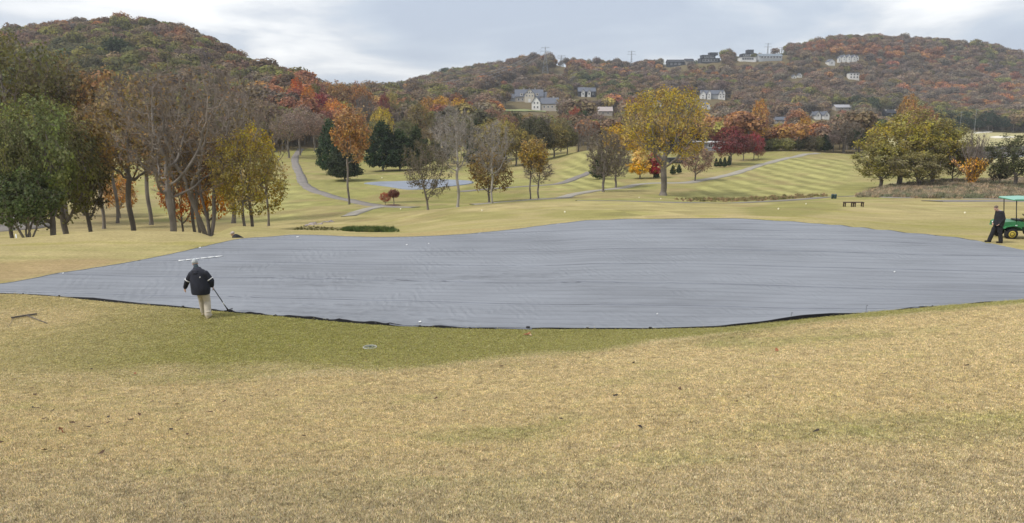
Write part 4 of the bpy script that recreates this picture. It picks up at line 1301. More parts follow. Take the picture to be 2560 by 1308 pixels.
for (u, v) in PINS:
    if u in (1975, 2162): continue
    p = flat_hit(u, v)
    o = obj('cover_peg', peg_me, loc=(p.x, float(near_edge(p.x)) - .03, gz(p.x, p.y) + float(hem_lift(p.x)) * .8))
    o.rotation_euler = (0, 0, rng.uniform(-.5, .5)); s = 1.5 if u == 1320 else rng.uniform(.7, 1.2); o.scale = (s, s, s)
    tag(o, PEG_LAB.get(u, 'small dark peg, %s from the left along the near cover edge' % ORD[sorted(q[0] for q in PINS).index(u)]), 'peg', 'pegs along the near edge of the cover')
for u, v, lab in ((1975, 807, 'thin wire stake standing where the cover edge lifts black'), (2162, 793, 'thin wire stake at the right end of the black gap')):
    p = flat_hit(u, v); x, y = p.x, float(near_edge(p.x)) - .05
    b = MB(); b.path([(0, 0, -.1), (0, 0, .24), (.012, 0, .27), (.03, 0, .26), (.035, 0, .235)], .0045, 6)
    tag(b.build('wire_stake', M_WIRE, loc=(x, y, gz(x, y))), lab, 'stake', 'wire stakes at the cover edge')
M_WHITE = plain('white_plastic', (0.80, 0.80, 0.78), 0.5, var=.05)
for i, (u, v, sz, lab) in enumerate([(1050, 812, .06, 'white scrap on the cover close to its near edge'), (1072, 614, .05, 'white scrap in the middle of the far part of the cover'), (1017, 617, .06, 'faint white scrap left of another on the far cover'),
                                     (2235, 694, .045, 'tiny white ball alone on the right half of the cover'), (500, 623, .07, 'white scrap on the cover above the walking man'), (158, 687, .05, 'white scrap on the left tip of the cover'),
                                     (1643, 790, .03, 'tiny white speck on the cover near its lowest part'), (744, 594, .10, 'pale crumpled scrap at the far left of the cover')]):
    p = flat_hit(u, v)
    sz *= .7
    b = MB(); b.ball((0, 0, .02), (sz, sz * .6, .02), 2).ball((sz * .5, .01, .03), (sz * .5, sz * .4, .02), 1)
    tag(b.build('white_scrap', M_WHITE, smooth=True, loc=(p.x, p.y, cz(p.x, p.y))), lab, 'scrap', 'white scraps lying on the cover')
# long white pipe on the cover
a, b_ = flat_hit(447, 657), flat_hit(557, 646)
pm = MB(); pa = Vector((a.x, a.y, cz(a.x, a.y) + .022)); pb_ = Vector((b_.x, b_.y, cz(b_.x, b_.y) + .025))
d_ = (pb_ - pa)
pm.path([pa + d_ * t + Vector((0, 0, 0)) for t in np.linspace(0, 1, 7)], .027, 12)
tag(pm.build('pipe', M_WHITE, smooth=True), 'long white pipe lying on the cover behind the walking man', 'pipe')

# ------------------------------------------------------------------ people
M_SKIN = plain('skin', (0.50, 0.30, 0.22), 0.6, var=.08, spec=.4)
M_NAVY = plain('jacket_dark_navy', (0.012, 0.014, 0.024), 0.75, var=.35, scale=5, bump=.01, bscale=14)
M_KHAKI = plain('trousers_stone', (0.47, 0.42, 0.34), 0.9, var=.10, scale=6, bump=.012, bscale=12)
M_DARKCL = plain('dark_work_clothes', (0.014, 0.014, 0.017), 0.85, var=.3, bump=.01, bscale=14)
M_CAP = plain('grey_knit_cap', (0.42, 0.45, 0.47), 0.95, var=.15, scale=30, bump=.006, bscale=90)
M_SCARF = plain('dark_neckband', (0.05, 0.07, 0.085), 0.9)
M_BOOT = plain('boots_tan', (0.42, 0.36, 0.24), 0.8)
M_BOOTD = plain('boots_dark', (0.02, 0.018, 0.016), 0.8)
M_REFL = plain('reflective_tape', (0.72, 0.72, 0.72), 0.4)
M_HAIR = plain('short_hair', (0.12, 0.09, 0.07), 0.9)
M_STEEL = plain('tool_steel', (0.16, 0.18, 0.21), 0.5, metal=.4)
M_MAUVE = plain('pale_collar', (0.34, 0.28, 0.28), 0.9)


def remesh(name, mb, voxel, mat, parent=None, smooth_it=6, fac=.5):
    me = mb.mesh(name + '_raw', mat)
    o = bpy.data.objects.new(name + '_raw', me); COL.objects.link(o)
    r = o.modifiers.new('r', 'REMESH'); r.mode = 'VOXEL'; r.voxel_size = voxel
    s = o.modifiers.new('s', 'SMOOTH'); s.iterations = smooth_it; s.factor = fac
    dg = bpy.context.evaluated_depsgraph_get()
    me2 = bpy.data.meshes.new_from_object(o.evaluated_get(dg), depsgraph=dg)
    bpy.data.objects.remove(o)
    me2.name = name
    me2.materials.clear(); me2.materials.append(mat)
    me2.polygons.foreach_set('use_smooth', np.ones(len(me2.polygons), bool))
    return obj(name, me2, parent)


def V3(*a): return Vector(a)


def loft(mb, rows, cy, n=24):
    """closed body through elliptical sections (z, rx, ry, cx)"""
    rings = [[mb.bm.verts.new((cx + rx * math.cos(2 * math.pi * i / n), cy + ry * math.sin(2 * math.pi * i / n), z)) for i in range(n)] for z, rx, ry, cx in rows]
    for A, B in zip(rings[:-1], rings[1:]):
        for i in range(n): mb.bm.faces.new((A[i], A[(i + 1) % n], B[(i + 1) % n], B[i]))
    mb.bm.faces.new(rings[0]); mb.bm.faces.new(rings[-1])


def hand(mb, wrist, palm_dir, curl_dir, side=1, grip=0.5):
    """palm + five fingers; palm_dir from wrist to knuckles, curl_dir where fingers bend"""
    pd = Vector(palm_dir).normalized(); cd = Vector(curl_dir).normalized(); sd = pd.cross(cd).normalized() * side
    kn = wrist + pd * .085
    mb.capsule(wrist - pd * .02, wrist + pd * .03, .026, .030)
    for k, (off, ln) in enumerate(((-.030, .072), (-.010, .082), (.011, .076), (.030, .060))):
        k0 = kn + sd * off; mb.capsule(wrist + sd * off * .6 + pd * .015, k0, .0155, .0115)
        a1 = grip * 1.1; k1 = k0 + (pd * math.cos(a1) + cd * math.sin(a1)) * ln * .5
        a2 = grip * 2.1; k2 = k1 + (pd * math.cos(a2) + cd * math.sin(a2)) * ln * .45
        mb.capsule(k0, k1, .0105, .0095); mb.capsule(k1, k2, .0095, .0082)
    t0 = wrist + pd * .03 - sd * .030; t1 = t0 + (pd * .55 - sd * .7 + cd * .35).normalized() * .042
    t2 = t1 + (pd * .9 + cd * .5 * (1 + grip)).normalized() * .035
    mb.capsule(wrist + pd * .005 - sd * .01, t0, .018, .015); mb.capsule(t0, t1, .014, .0115); mb.capsule(t1, t2, .0115, .010)


def head(mb, c, face, up):
    f = Vector(face).normalized(); u = Vector(up).normalized(); s = f.cross(u).normalized(); f = u.cross(s).normalized()
    R = Matrix((s, f, u)).transposed()
    P = lambda x, y, z: c + R @ Vector((x, y, z))
    mb.ball(P(0, -.012, .03), (.074, .092, .085), 3, R)
    mb.ball(P(0, .018, -.045), (.056, .064, .062), 3, R)
    mb.ball(P(0, .060, -.085), (.024, .022, .020), 2, R)           # chin
    mb.capsule(P(0, .082, .012), P(0, .104, -.022), .010, .015)     # nose
    mb.ball(P(0, .080, .036), (.050, .014, .010), 2, R)            # brow
    for q in (-1, 1):
        mb.ball(P(q * .076, -.008, -.012), (.010, .020, .030), 2, R)     # ears
        mb.ball(P(q * .034, .060, -.028), (.022, .022, .018), 2, R)      # cheeks
        mb.ball(P(q * .030, .077, .012), (.012, .010, .008), 2, R)      # eyes
    mb.capsule(P(-.018, .078, -.058), P(.018, .078, -.058), .0075, .0075)  # lips
    return R, P


def boot(mb, ankle, toe_dir, L_=.27):
    d = Vector(toe_dir).normalized()
    mb.capsule(ankle + V3(0, 0, .06), ankle - d * .03 + V3(0, 0, -.035), .052, .050)
    mb.capsule(ankle - d * .05 + V3(0, 0, -.045), ankle + d * (L_ - .09) + V3(0, 0, -.05), .044, .040)
    mb.box(ankle + d * (L_ * .5 - .09) + V3(0, 0, -.085), (L_ if abs(d.x) > .7 else .085, L_ if abs(d.x) <= .7 else .085, .02), bevel=.006)


def person_a():
    feet = hit(513, 795, 12)
    root = empty('person', feet, 'man in navy hooded jacket and stone trousers walking beside the cover with a long tool', 'person')
    hipL, hipR = V3(-.115, .04, .90), V3(.045, .0, .90)
    kneeL, kneeR = V3(-.155, .24, .50), V3(.055, .10, .49)
    ankL, ankR = V3(-.17, .34, .12), V3(.10, -.02, .105)
    ankL.z += .0
    shL, shR = V3(-.300, -.0, 1.335), V3(.115, .0, 1.355)
    elL, elR = V3(-.46, .03, 1.10), V3(.265, .02, 1.13)
    wrL, wrR = V3(-.565, .10, .90), V3(.235, .10, .95)
    neck = V3(-.15, .06, 1.48); hc = V3(-.22, .12, 1.625)
    b = MB()
    R, P = head(b, hc, V3(-.35, .75, -.45), V3(-.25, .25, .95))
    b.capsule(neck - V3(0, 0, .05), hc - V3(0, 0, .06), .062, .056)
    b.capsule(V3(-.08, 0, .98), V3(-.12, .02, 1.28), .13, .13); b.capsule(shL + V3(.05, 0, -.02), shR - V3(.05, 0, .02), .05, .05)
    b.capsule(hipL, hipR, .12, .12)
    for A, B, Cc in ((shL, elL, wrL), (shR, elR, wrR)):
        b.capsule(A, B, .056, .043); b.capsule(B, Cc, .042, .029)
    for A, B, Cc in ((hipL, kneeL, ankL), (hipR, kneeR, ankR)):
        b.capsule(A, B, .088, .058); b.capsule(B, Cc, .056, .038)
    hand(b, wrL, V3(-.25, .15, -1), V3(.3, .6, -.2), 1, .35)
    hand(b, wrR, V3(.2, .35, -.8), V3(-.4, .1, -.7), -1, .95)
    remesh('body', b, .008, M_SKIN, root, 3)
    # jacket
    j = MB()
    loft(j, [(1.50, .10, .07, -.13), (1.455, .19, .12, -.11), (1.40, .245, .145, -.095), (1.34, .275, .155, -.092), (1.25, .265, .165, -.09), (1.12, .275, .178, -.085), (1.0, .285, .19, -.075), (.88, .285, .195, -.07), (.78, .275, .19, -.075), (.72, .255, .18, -.075)], .01)
    for A, B, Cc in ((shL, elL, wrL), (shR, elR, wrR)):
        j.capsule(A, B, .090, .080); j.capsule(B, Cc + (B - Cc).normalized() * .015, .080, .062)
    j.ball(V3(-.13, -.06, 1.43), (.135, .085, .070), 3); j.ball(V3(-.125, -.10, 1.385), (.10, .06, .055), 3)   # folded hood
    j.capsule(V3(-.21, .05, 1.49), V3(-.07, .05, 1.485), .055, .055)
    remesh('jacket', j, .013, M_NAVY, root, 4)
    # reflective bands round both sleeves, small chest mark on the back
    for A, B, t in ((shL, elL, .80), (shR, elR, .78)):
        c = A + (B - A) * t; d = (B - A).normalized()
        m = MB(); m.lathe([(-.011, .091), (-.010, .0945), (.010, .0955), (.011, .091)], c, d, 24); m.build('sleeve_band', M_REFL, root, True)
    m = MB(); m.ball(V3(.015, -.168, 1.275), (.010, .006, .022), 2).ball(V3(.006, -.168, 1.262), (.016, .005, .006), 2); m.build('badge', M_REFL, root)
    # trousers
    t = MB()
    t.ball(V3(-.04, .02, .90), (.185, .135, .13), 3)
    for A, B, Cc in ((hipL, kneeL, ankL), (hipR, kneeR, ankR)):
        t.capsule(A, B, .125, .102); t.capsule(B, Cc + V3(0, 0, .0), .100, .098)
        t.ball(Cc + V3(0, 0, .01), (.092, .10, .05), 2)
        t.ball(Cc + V3(.01, 0, .10), (.094, .09, .03), 2)
    remesh('trousers', t, .012, M_KHAKI, root, 3)
    for an, dr in ((ankL, V3(-.35, 1, 0)), (ankR, V3(.1, 1, 0))):
        s = MB(); boot(s, an + V3(0, 0, 0), dr); remesh('boot', s, .009, M_BOOT, root, 2)
    # knit cap with a dark band
    cp = MB(); cp.ball(P(0, -.02, .050), (.092, .108, .083), 3, R); cp.ball(P(0, -.045, .075), (.075, .085, .075), 3, R); cp.ball(P(0, .075, .035), (.06, .05, .008), 2, R)
    remesh('cap', cp, .009, M_CAP, root, 2)
    nb = MB(); nb.capsule(P(0, -.03, -.065), neck + V3(0, -.0, -.02), .066, .075); remesh('neck_band', nb, .01, M_SCARF, root, 2)
    # long handled tool, held in the right hand and trailing on the turf
    hp = feet + wrR + V3(.02, .04, -.08)
    foot = hit(571, 779, 12); foot = Vector((foot.x, foot.y, gz(foot.x, foot.y) + .03))
    tr = empty('edging_tool', foot, 'long steel tool with a flat foot trailed by the walking man', 'tool')
    d = hp - foot; up = d.normalized(); top = d + up * .22
    m = MB(); m.tube(V3(0, 0, 0) + up * .05, top, .016, .016, 12); m.build('shaft', M_STEEL, tr, True)
    m = MB(); m.tube(top - up * .14, top, .022, .022, 12); m.build('grip', M_BLACK, tr, True)
    m = MB(); m.tube(up * .28, up * .40, .0195, .0195, 12); m.build('white_band', M_REFL, tr, True)
    m = MB(); m.box(V3(0, 0, .0), (.25, .09, .022), Matrix.Rotation(.5, 3, 'Z'), .006).tube(V3(0, 0, 0), up * .14, .03, .018, 12).tube(V3(-.06, -.03, .0), V3(.12, .05, .06), .012, .012, 8)
    m.build('foot_plate', M_BLACK, tr)
    # solid dark strip standing in for the slight shadow beside his boot
    p = hit(545, 796, 12)
    s = MB(); s.ball(V3(0, 0, .004), (.11, .018, .012), 2, Matrix.Rotation(.15, 3, 'Z'))
    tag(s.build('foot_shadow', M_BOOTD, loc=p), 'short dark strip made as a shadow beside the walking man', 'twig')


def person_b():
    feet = hit(2488, 607, 20); feet.z = gz(feet.x, feet.y)
    if far_edge(feet.x) > feet.y: feet.y = float(far_edge(feet.x)) + .05; feet.z = gz(feet.x, feet.y)
    root = empty('person', feet, 'man in black work clothes standing by the green cart looking down', 'person')
    hipL, hipR = V3(.02, -.09, .90), V3(.05, .09, .90)
    kneeL, kneeR = V3(.10, -.10, .48), V3(-.08, .12, .50)
    ankL, ankR = V3(.17, -.12, .10), V3(-.20, .14, .10)
    shL, shR = V3(.03, -.19, 1.42), V3(.05, .19, 1.42)
    elL, elR = V3(.10, -.25, 1.14), V3(.06, .22, 1.14)
    wrL, wrR = V3(-.03, -.20, .92), V3(-.08, .12, .93)
    neck = V3(-.03, 0, 1.50); hc = V3(-.15, 0, 1.60)
    b = MB()
    R, P = head(b, hc, V3(-.75, -.1, -.62), V3(-.55, 0, .8))
    b.capsule(neck - V3(-.03, 0, .04), hc - V3(-.02, 0, .04), .062, .058)
    b.capsule(V3(.05, 0, .98), V3(.06, 0, 1.28), .12, .12); b.capsule(shL, shR, .05, .05); b.capsule(hipL, hipR, .12, .12)
    for A, B, Cc in ((shL, elL, wrL), (shR, elR, wrR)): b.capsule(A, B, .056, .043); b.capsule(B, Cc, .042, .029)
    for A, B, Cc in ((hipL, kneeL, ankL), (hipR, kneeR, ankR)): b.capsule(A, B, .088, .058); b.capsule(B, Cc, .056, .038)
    hand(b, wrL, V3(-.5, .2, -.8), V3(-.6, .3, .1), 1, .7); hand(b, wrR, V3(-.5, -.2, -.8), V3(-.6, -.3, .1), -1, .7)
    remesh('body', b, .009, M_SKIN, root, 3)
    j = MB()
    loft(j, [(1.50, .09, .12, .03), (1.46, .13, .19, .03), (1.38, .165, .24, .05), (1.25, .19, .265, .06), (1.10, .205, .27, .07), (.96, .205, .265, .06), (.84, .20, .255, .05), (.78, .18, .24, .05)], 0)
    for A, B, Cc in ((shL, elL, wrL), (shR, elR, wrR)): j.capsule(A, B, .092, .078); j.capsule(B, Cc, .075, .056)
    remesh('jacket', j, .014, M_DARKCL, root, 4)
    cl = MB(); cl.ball(V3(.03, 0, 1.485), (.125, .135, .045), 2, Matrix.Rotation(.35, 3, 'Y')); remesh('collar', cl, .014, M_MAUVE, root, 2)
    t = MB(); t.ball(V3(.04, 0, .90), (.15, .19, .13), 3)
    for A, B, Cc in ((hipL, kneeL, ankL), (hipR, kneeR, ankR)): t.capsule(A, B, .12, .098); t.capsule(B, Cc, .095, .09)
    remesh('trousers', t, .014, M_DARKCL, root, 3)
    for an in (ankL, ankR): s = MB(); boot(s, an, V3(-1, 0, 0)); remesh('boot', s, .01, M_BOOTD, root, 2)
    h = MB(); h.ball(P(0, -.025, .045), (.080, .098, .080), 3, R); remesh('hair', h, .012, M_HAIR, root, 2)


def person_c():
    p = at(585, 40.5, 590)
    ztop = CAM_Z + p.y * float(slope(579.5))
    hh = ztop - p.z
    root = empty('person', p, 'crouching person in a pale cap half hidden behind the far edge of the cover', 'person')
    k = hh
    hc = V3(-.05, -.05, k - .11)
    b = MB(); R, P = head(b, hc, V3(-.55, -.35, -.65), V3(-.2, 0, .95))
    sh = V3(.10, 0, k - .33); hp = V3(.38, .1, max(.25, k - .62))
    b.capsule(hc - V3(-.03, 0, .05), sh, .06, .07); b.capsule(sh, hp, .17, .16)
    for q in (-1, 1):
        s0 = sh + V3(0, q * .18, 0); e0 = s0 + V3(-.12, q * .05, -.24); w0 = e0 + V3(-.18, -q * .05, -.12)
        w0.z = max(w0.z, .08)
        b.capsule(s0, e0, .055, .043); b.capsule(e0, w0, .042, .03); hand(b, w0, V3(-.8, 0, -.5), V3(-.3, 0, -.9), q, .6)
        h0 = hp + V3(0, q * .1, -.02); kn = h0 + V3(-.36, q * .08, -.02); an = V3(kn.x + .12, kn.y, .10)
        b.capsule(h0, kn, .09, .06); b.capsule(kn, an, .056, .04)
    remesh('body', b, .011, M_SKIN, root, 3)
    j = MB(); j.capsule(sh, hp, .215, .20); j.ball(sh + V3(0, 0, .02), (.17, .25, .13), 3)
    for q in (-1, 1):
        s0 = sh + V3(0, q * .18, 0); e0 = s0 + V3(-.12, q * .05, -.24); w0 = e0 + V3(-.18, -q * .05, -.12); w0.z = max(w0.z, .08)
        j.capsule(s0, e0, .085, .07); j.capsule(e0, w0, .07, .055)
    remesh('jacket', j, .016, M_DARKCL, root, 3)
    t = MB()
    for q in (-1, 1):
        h0 = hp + V3(0, q * .1, -.02); kn = h0 + V3(-.36, q * .08, -.02); an = V3(kn.x + .12, kn.y, .10)
        t.capsule(h0, kn, .11, .085); t.capsule(kn, an, .083, .07)
        s = MB(); boot(s, an, V3(-1, 0, 0)); remesh('boot', s, .012, M_BOOTD, root, 2)
    remesh('trousers', t, .016, M_DARKCL, root, 3)
    cp = MB(); cp.ball(P(0, -.01, .045), (.095, .112, .09), 3, R); cp.ball(P(0, .12, .03), (.07, .06, .010), 2, R)
    remesh('cap', cp, .011, plain('cap_pale_brown', (.40, .34, .31), .9), root, 2)


person_a(); person_b(); person_c()


# ------------------------------------------------------------------ green utility cart
M_JDG = plain('cart_green_paint', (0.035, 0.17, 0.065), 0.4, var=.12, scale=3)
M_ROOF = plain('cart_roof_pale_green', (0.20, 0.42, 0.33), 0.45, var=.06, scale=2)
M_YEL = plain('seat_yellow', (0.42, 0.33, 0.05), 0.6, var=.08)
M_TYRE = plain('tyre_rubber', (0.014, 0.014, 0.015), 0.9, var=.25, scale=20)
M_FRAME = plain('frame_black_steel', (0.02, 0.022, 0.022), 0.5)
M_DKG = plain('undertray_dark_green', (0.014, 0.045, 0.025), 0.6)


def cart():
    wl_ = hit(2474, 598, 24)
    o0 = Vector((wl_.x + .95, wl_.y + 1.1, 0)); o0.z = gz(o0.x + 1, o0.y)
    root = empty('utility_cart', o0, 'green utility cart with pale green roof and yellow seat parked beside the cover', 'utility cart', rz=math.radians(-7))
    # vehicle runs along +X from its nose; y to both sides
    def wheel(x, y, r, w, hub):
        m = MB(); m.lathe([(-w / 2, r * .62), (-w / 2, r * .90), (-w * .36, r * .985), (0, r), (w * .36, r * .985), (w / 2, r * .90), (w / 2, r * .62)], V3(x, y, r), V3(0, 1, 0), 28)
        t = m.build('wheel', M_TYRE, root, True)
        m = MB(); s = -1 if y < 0 else 1
        m.lathe([(-.03, r * .60), (.0, r * .62), (.03, r * .56), (.015, r * .30), (.04, r * .16), (.045, .02)], V3(x, y + s * w * .42, r), V3(0, s, 0), 24)
        m.build('rim', hub, t, True)
    for y in (-.62, .62):
        wheel(.42, y, .285, .24, M_YEL); wheel(1.92, y, .31, .30, M_YEL)
    m = MB()
    m.prism([V3(.0, -.60, .62), V3(.0, -.60, .78), V3(.12, -.60, .86), V3(.62, -.60, .90), V3(.98, -.60, .86), V3(.98, -.60, .78), V3(.30, -.60, .66)], V3(0, 1.2, 0))
    m.build('hood', M_JDG, root)
    m = MB(); m.box(V3(.52, 0, .56), (.95, .78, .22), bevel=.03).box(V3(1.35, 0, .50), (2.35, .70, .20), bevel=.02).box(V3(1.20, 0, .64), (.90, 1.22, .05), bevel=.015)
    m.build('chassis', M_DKG, root)
    m = MB(); m.box(V3(1.20, -.60, .70), (1.05, .05, .16), bevel=.015).box(V3(1.20, .60, .70), (1.05, .05, .16), bevel=.015).box(V3(1.55, 0, .72), (.55, 1.22, .22), bevel=.03)
    m.build('body', M_JDG, root)
    for y in (-.62, .62):
        m = MB(); m.prism([V3(.04, y - .16, .56), V3(.10, y - .16, .66), V3(.42, y - .16, .72), V3(.76, y - .16, .66), V3(.82, y - .16, .56), V3(.78, y - .16, .56), V3(.70, y - .16, .63), V3(.42, y - .16, .68), V3(.14, y - .16, .63)], V3(0, .32, 0)); m.build('fender', M_JDG, root)
    for y in (-.38, .38):
        m = MB(); m.ball(V3(-.005, y, .74), (.02, .055, .045), 2); m.build('headlight', M_REFL, root, True)
    m = MB(); m.box(V3(2.35, 0, .86), (1.15, 1.25, .06), bevel=.01).box(V3(2.35, -.61, 1.0), (1.15, .03, .26)).box(V3(2.35, .61, 1.0), (1.15, .03, .26)).box(V3(1.79, 0, 1.0), (.03, 1.19, .26)).box(V3(2.91, 0, 1.0), (.03, 1.19, .26))
    m.build('cargo_box', M_JDG, root)
    for y in (-.32, .32):
        m = MB(); m.box(V3(1.52, y, .88), (.46, .50, .12), bevel=.04); c = m.build('seat', M_YEL, root)
        m = MB(); m.box(V3(1.74, y, 1.16), (.12, .50, .48), Matrix.Rotation(.15, 3, 'Y'), .04); m.build('backrest', M_YEL, root)
    # steering
    m = MB(); m.tube(V3(.98, -.32, .86), V3(1.14, -.32, 1.12), .02, .02, 10); m.build('steering_column', M_FRAME, root, True)
    m = MB(); ctr = V3(1.15, -.32, 1.13); ax = V3(.55, 0, .83).normalized(); q = ax.to_track_quat('Z', 'Y').to_matrix()
    ring = [ctr + q @ V3(math.cos(a) * .17, math.sin(a) * .17, 0) for a in np.linspace(0, 2 * math.pi, 17)]
    m.path(ring, .016, 8).tube(ring[0], ring[8], .012, .012, 6); m.build('steering_wheel', M_FRAME, root, True)
    # roof on four posts
    for (x0, x1) in ((.62, .50), (1.95, 1.92)):
        for y in (-.58, .58):
            m = MB(); m.tube(V3(x0, y, .78), V3(x1, y, 1.93), .022, .022, 10); m.build('roof_post', M_FRAME, root, True)
    m = MB(); m.tube(V3(1.05, -.58, .80), V3(1.10, -.58, 1.12), .02, .02, 8).tube(V3(1.10, -.58, 1.12), V3(1.95, -.58, 1.18), .018, .018, 8); m.build('hand_rail', M_FRAME, root, True)
    m = MB()
    m.prism([V3(.30, -.72, 1.93), V3(.36, -.72, 1.985), V3(1.2, -.72, 2.03), V3(2.12, -.72, 1.985), V3(2.18, -.72, 1.93)], V3(0, 1.44, 0))
    m.build('roof', M_ROOF, root)
    m = MB(); m.box(V3(1.24, -.722, 1.932), (1.86, .02, .035)).box(V3(1.24, .722, 1.932), (1.86, .02, .035)).box(V3(.30, 0, 1.932), (.02, 1.44, .035)); m.build('roof_trim', M_JDG, root)
    m = MB(); m.box(V3(.86, -.12, .935), (.36, .5, .07), bevel=.02); m.build('dashboard', M_FRAME, root)
    m = MB(); m.box(V3(.62, -.606, .70), (.10, .012, .035), bevel=.003); m.build('label_plate', M_REFL, root)


cart()

# ------------------------------------------------------------------ tee furniture
M_WOODD = plain('bench_dark_wood', (0.055, 0.032, 0.022), 0.8, var=.3, scale=8)


def bench():
    p = hit(2133, 517.5, 50)
    root = empty('bench', p, 'low dark wooden backless bench on the tee plateau', 'bench', rz=.05)
    Ln = 50 / F * p.y; hgt = .43
    for k in range(3):
        m = MB(); m.box(V3(0, (k - 1) * .15, hgt - .02), (Ln, .13, .05), bevel=.006); m.build('slat', M_WOODD, root)
    for fx in (-.46, -.05, .05, .46):
        for y in (-.15, .15):
            m = MB(); m.box(V3(fx * Ln, y, (hgt - .05) / 2), (.08, .08, hgt - .05), bevel=.006); m.build('leg', M_WOODD, root)
    for fx in (-.46, .0, .46):
        m = MB(); m.box(V3(fx * Ln, 0, hgt - .085), (.06, .40, .07)); m.build('crossbar', M_WOODD, root)


bench()
M_MARK = plain('tee_marker_cream', (0.78, 0.72, 0.52), 0.6)


def marker(u, v, lab, s=1.0, ym=44, mat=None):
    p = hit(u, v, ym)
    m = MB(); k = .75 * p.y / 60.0
    m.lathe([(-.03, .05), (.0, .07), (.05, .085), (.12, .075), (.16, .04), (.17, .01)], V3(0, 0, 0), V3(0, 0, 1), 16)
    o = m.build('tee_marker', mat or M_MARK, smooth=True, loc=p); o.scale = (s * k,) * 3
    tag(o, lab, 'tee marker', 'cream tee markers')


for q in [(1205, 528, 'cream tee marker below the pale bare tree', 1), (1412, 532, 'cream tee marker in front of the chequered tee', 1.1), (1946, 524, 'cream tee marker left of the dark bench', 1),
          (2015, 511, 'small cream tee marker on the far rim left of the bench', .8), (2412, 534, 'cream tee marker between the bench and the cart', 1.1), (1598, 495, 'left one of two cream markers under the great golden tree', .7, 80),
          (1652, 498, 'right one of two cream markers under the great golden tree', .7, 80), (955, 446, 'pale marker near the distant cover', .8, 90), (1002, 524, 'pale marker on the tee left of the bare trees', .9, 44)]:
    marker(*q)
# two dark green bins by the far path
M_BIN = plain('bin_blue_green', (0.03, 0.06, 0.065), 0.5)
for k, (u, lab) in enumerate(((2081, 'left of two dark litter bins by the far cart path'), (2088, 'right of two dark litter bins by the far cart path'))):
    p = hit(u, 497, 84)
    e = empty('litter_bin', p, lab, 'litter bin', 'dark bins by the path'); e.scale = (.7, .7, .8)
    m = MB(); m.lathe([(0, .20), (.02, .22), (.55, .24), (.60, .25)], V3(0, 0, 0), V3(0, 0, 1), 18); m.build('bin_body', M_BIN, e, True)
    m = MB(); m.lathe([(.60, .26), (.66, .255), (.74, .16), (.76, .05)], V3(0, 0, 0), V3(0, 0, 1), 18); m.build('lid', M_BIN, e, True)

# valve box lid in the fringe, rake and hole on the left
p = hit(925, 869, 10)
M_LID = plain('valve_lid', (0.10, 0.115, 0.085), 0.7); M_RING = plain('valve_ring', (0.34, 0.34, 0.30), 0.8)
e = empty('valve_box', p, 'round green irrigation lid with a pale rim set in the fringe', 'valve box')
m = MB()
a_ = np.linspace(0, 2 * math.pi, 33)
m.path([V3(math.cos(t) * .165, math.sin(t) * .165, .010) for t in a_], .018, 8); m.build('rim', M_RING, e, True)
m = MB(); m.lathe([(-.02, .15), (.006, .15), (.012, .14), (.014, .03)], V3(0, 0, 0), V3(0, 0, 1), 28); m.build('lid', M_LID, e, True)
m = MB(); m.box(V3(.0, .04, .02), (.05, .012, .012)); m.build('handle', M_BLACK, e)

a, b_ = hit(28, 799, 10), hit(93, 789, 10)
M_RAKE = plain('rake_grey_wood', (0.14, 0.125, 0.11), 0.85, var=.3, scale=12)
e = empty('rake', a, 'grey wooden rake lying upside down on the tan mound', 'rake')
d = b_ - a; zz = V3(0, 0, .055)
m = MB(); rot = d.to_track_quat('X', 'Z').to_matrix(); m.box(d / 2 + zz, (d.length, .035, .05), rot, .006); m.build('head', M_RAKE, e)
for t in np.linspace(.04, .96, 12):
    m = MB(); q_ = d * t + zz; m.tube(q_, q_ + V3(0, .03, -.075), .006, .004, 6); m.build('tooth', M_RAKE, e)
h2 = hit(118, 810, 10) - a
m = MB(); m.tube(d * .62 + V3(0, 0, .05), h2 + V3(0, 0, .02), .014, .012, 8); m.build('handle', M_RAKE, e, True)
h3 = hit(20, 820, 10) - a
m = MB(); m.tube(d * .1 + V3(0, 0, .04), h3 + V3(0, 0, .005), .006, .004, 6); m.build('brace', M_RAKE, e, True)
# white post and red bush at the left edge
p = at(41, 46.5, 595); zt = CAM_Z + p.y * float(slope(586.5))
m = MB(); m.tube(V3(0, 0, -.2), V3(0, 0, max(.3, zt - p.z)), .035, .035, 12); m.ball(V3(0, 0, max(.3, zt - p.z)), .035, 2)
tag(m.build('marker_post', M_WHITE, loc=p, smooth=True), 'thin white post beside the small trunk at the left edge', 'post')

# fallen leaves and clumps on the bank
M_LITTER = [plain('dead_leaf_%s' % n, c, .9, var=.3, scale=20) for n, c in (('brown', (.085, .05, .028)), ('dark', (.04, .03, .022)), ('rust', (.24, .09, .04)), ('pale', (.42, .30, .17)))]


def curled_leaf(seed):
    r = np.random.default_rng(seed); m = bmesh.new(); n = 9
    pts = []
    for k in range(n):
        a = 2 * math.pi * k / n; ra = 1 + .35 * math.sin(a * 2.5 + seed) + r.uniform(-.15, .15)
        x, y = math.cos(a) * ra, math.sin(a) * ra * .6
        pts.append((x, y, .35 * abs(y) ** 1.2 + .30 * x * x * r.uniform(.4, 1) + .08))
    c = m.verts.new((0, 0, .05)); vs = [m.verts.new(p_) for p_ in pts]
    for k in range(n): m.faces.new((c, vs[k], vs[(k + 1) % n]))
    me = bpy.data.meshes.new('fallen_leaf'); m.to_mesh(me); m.free(); return me


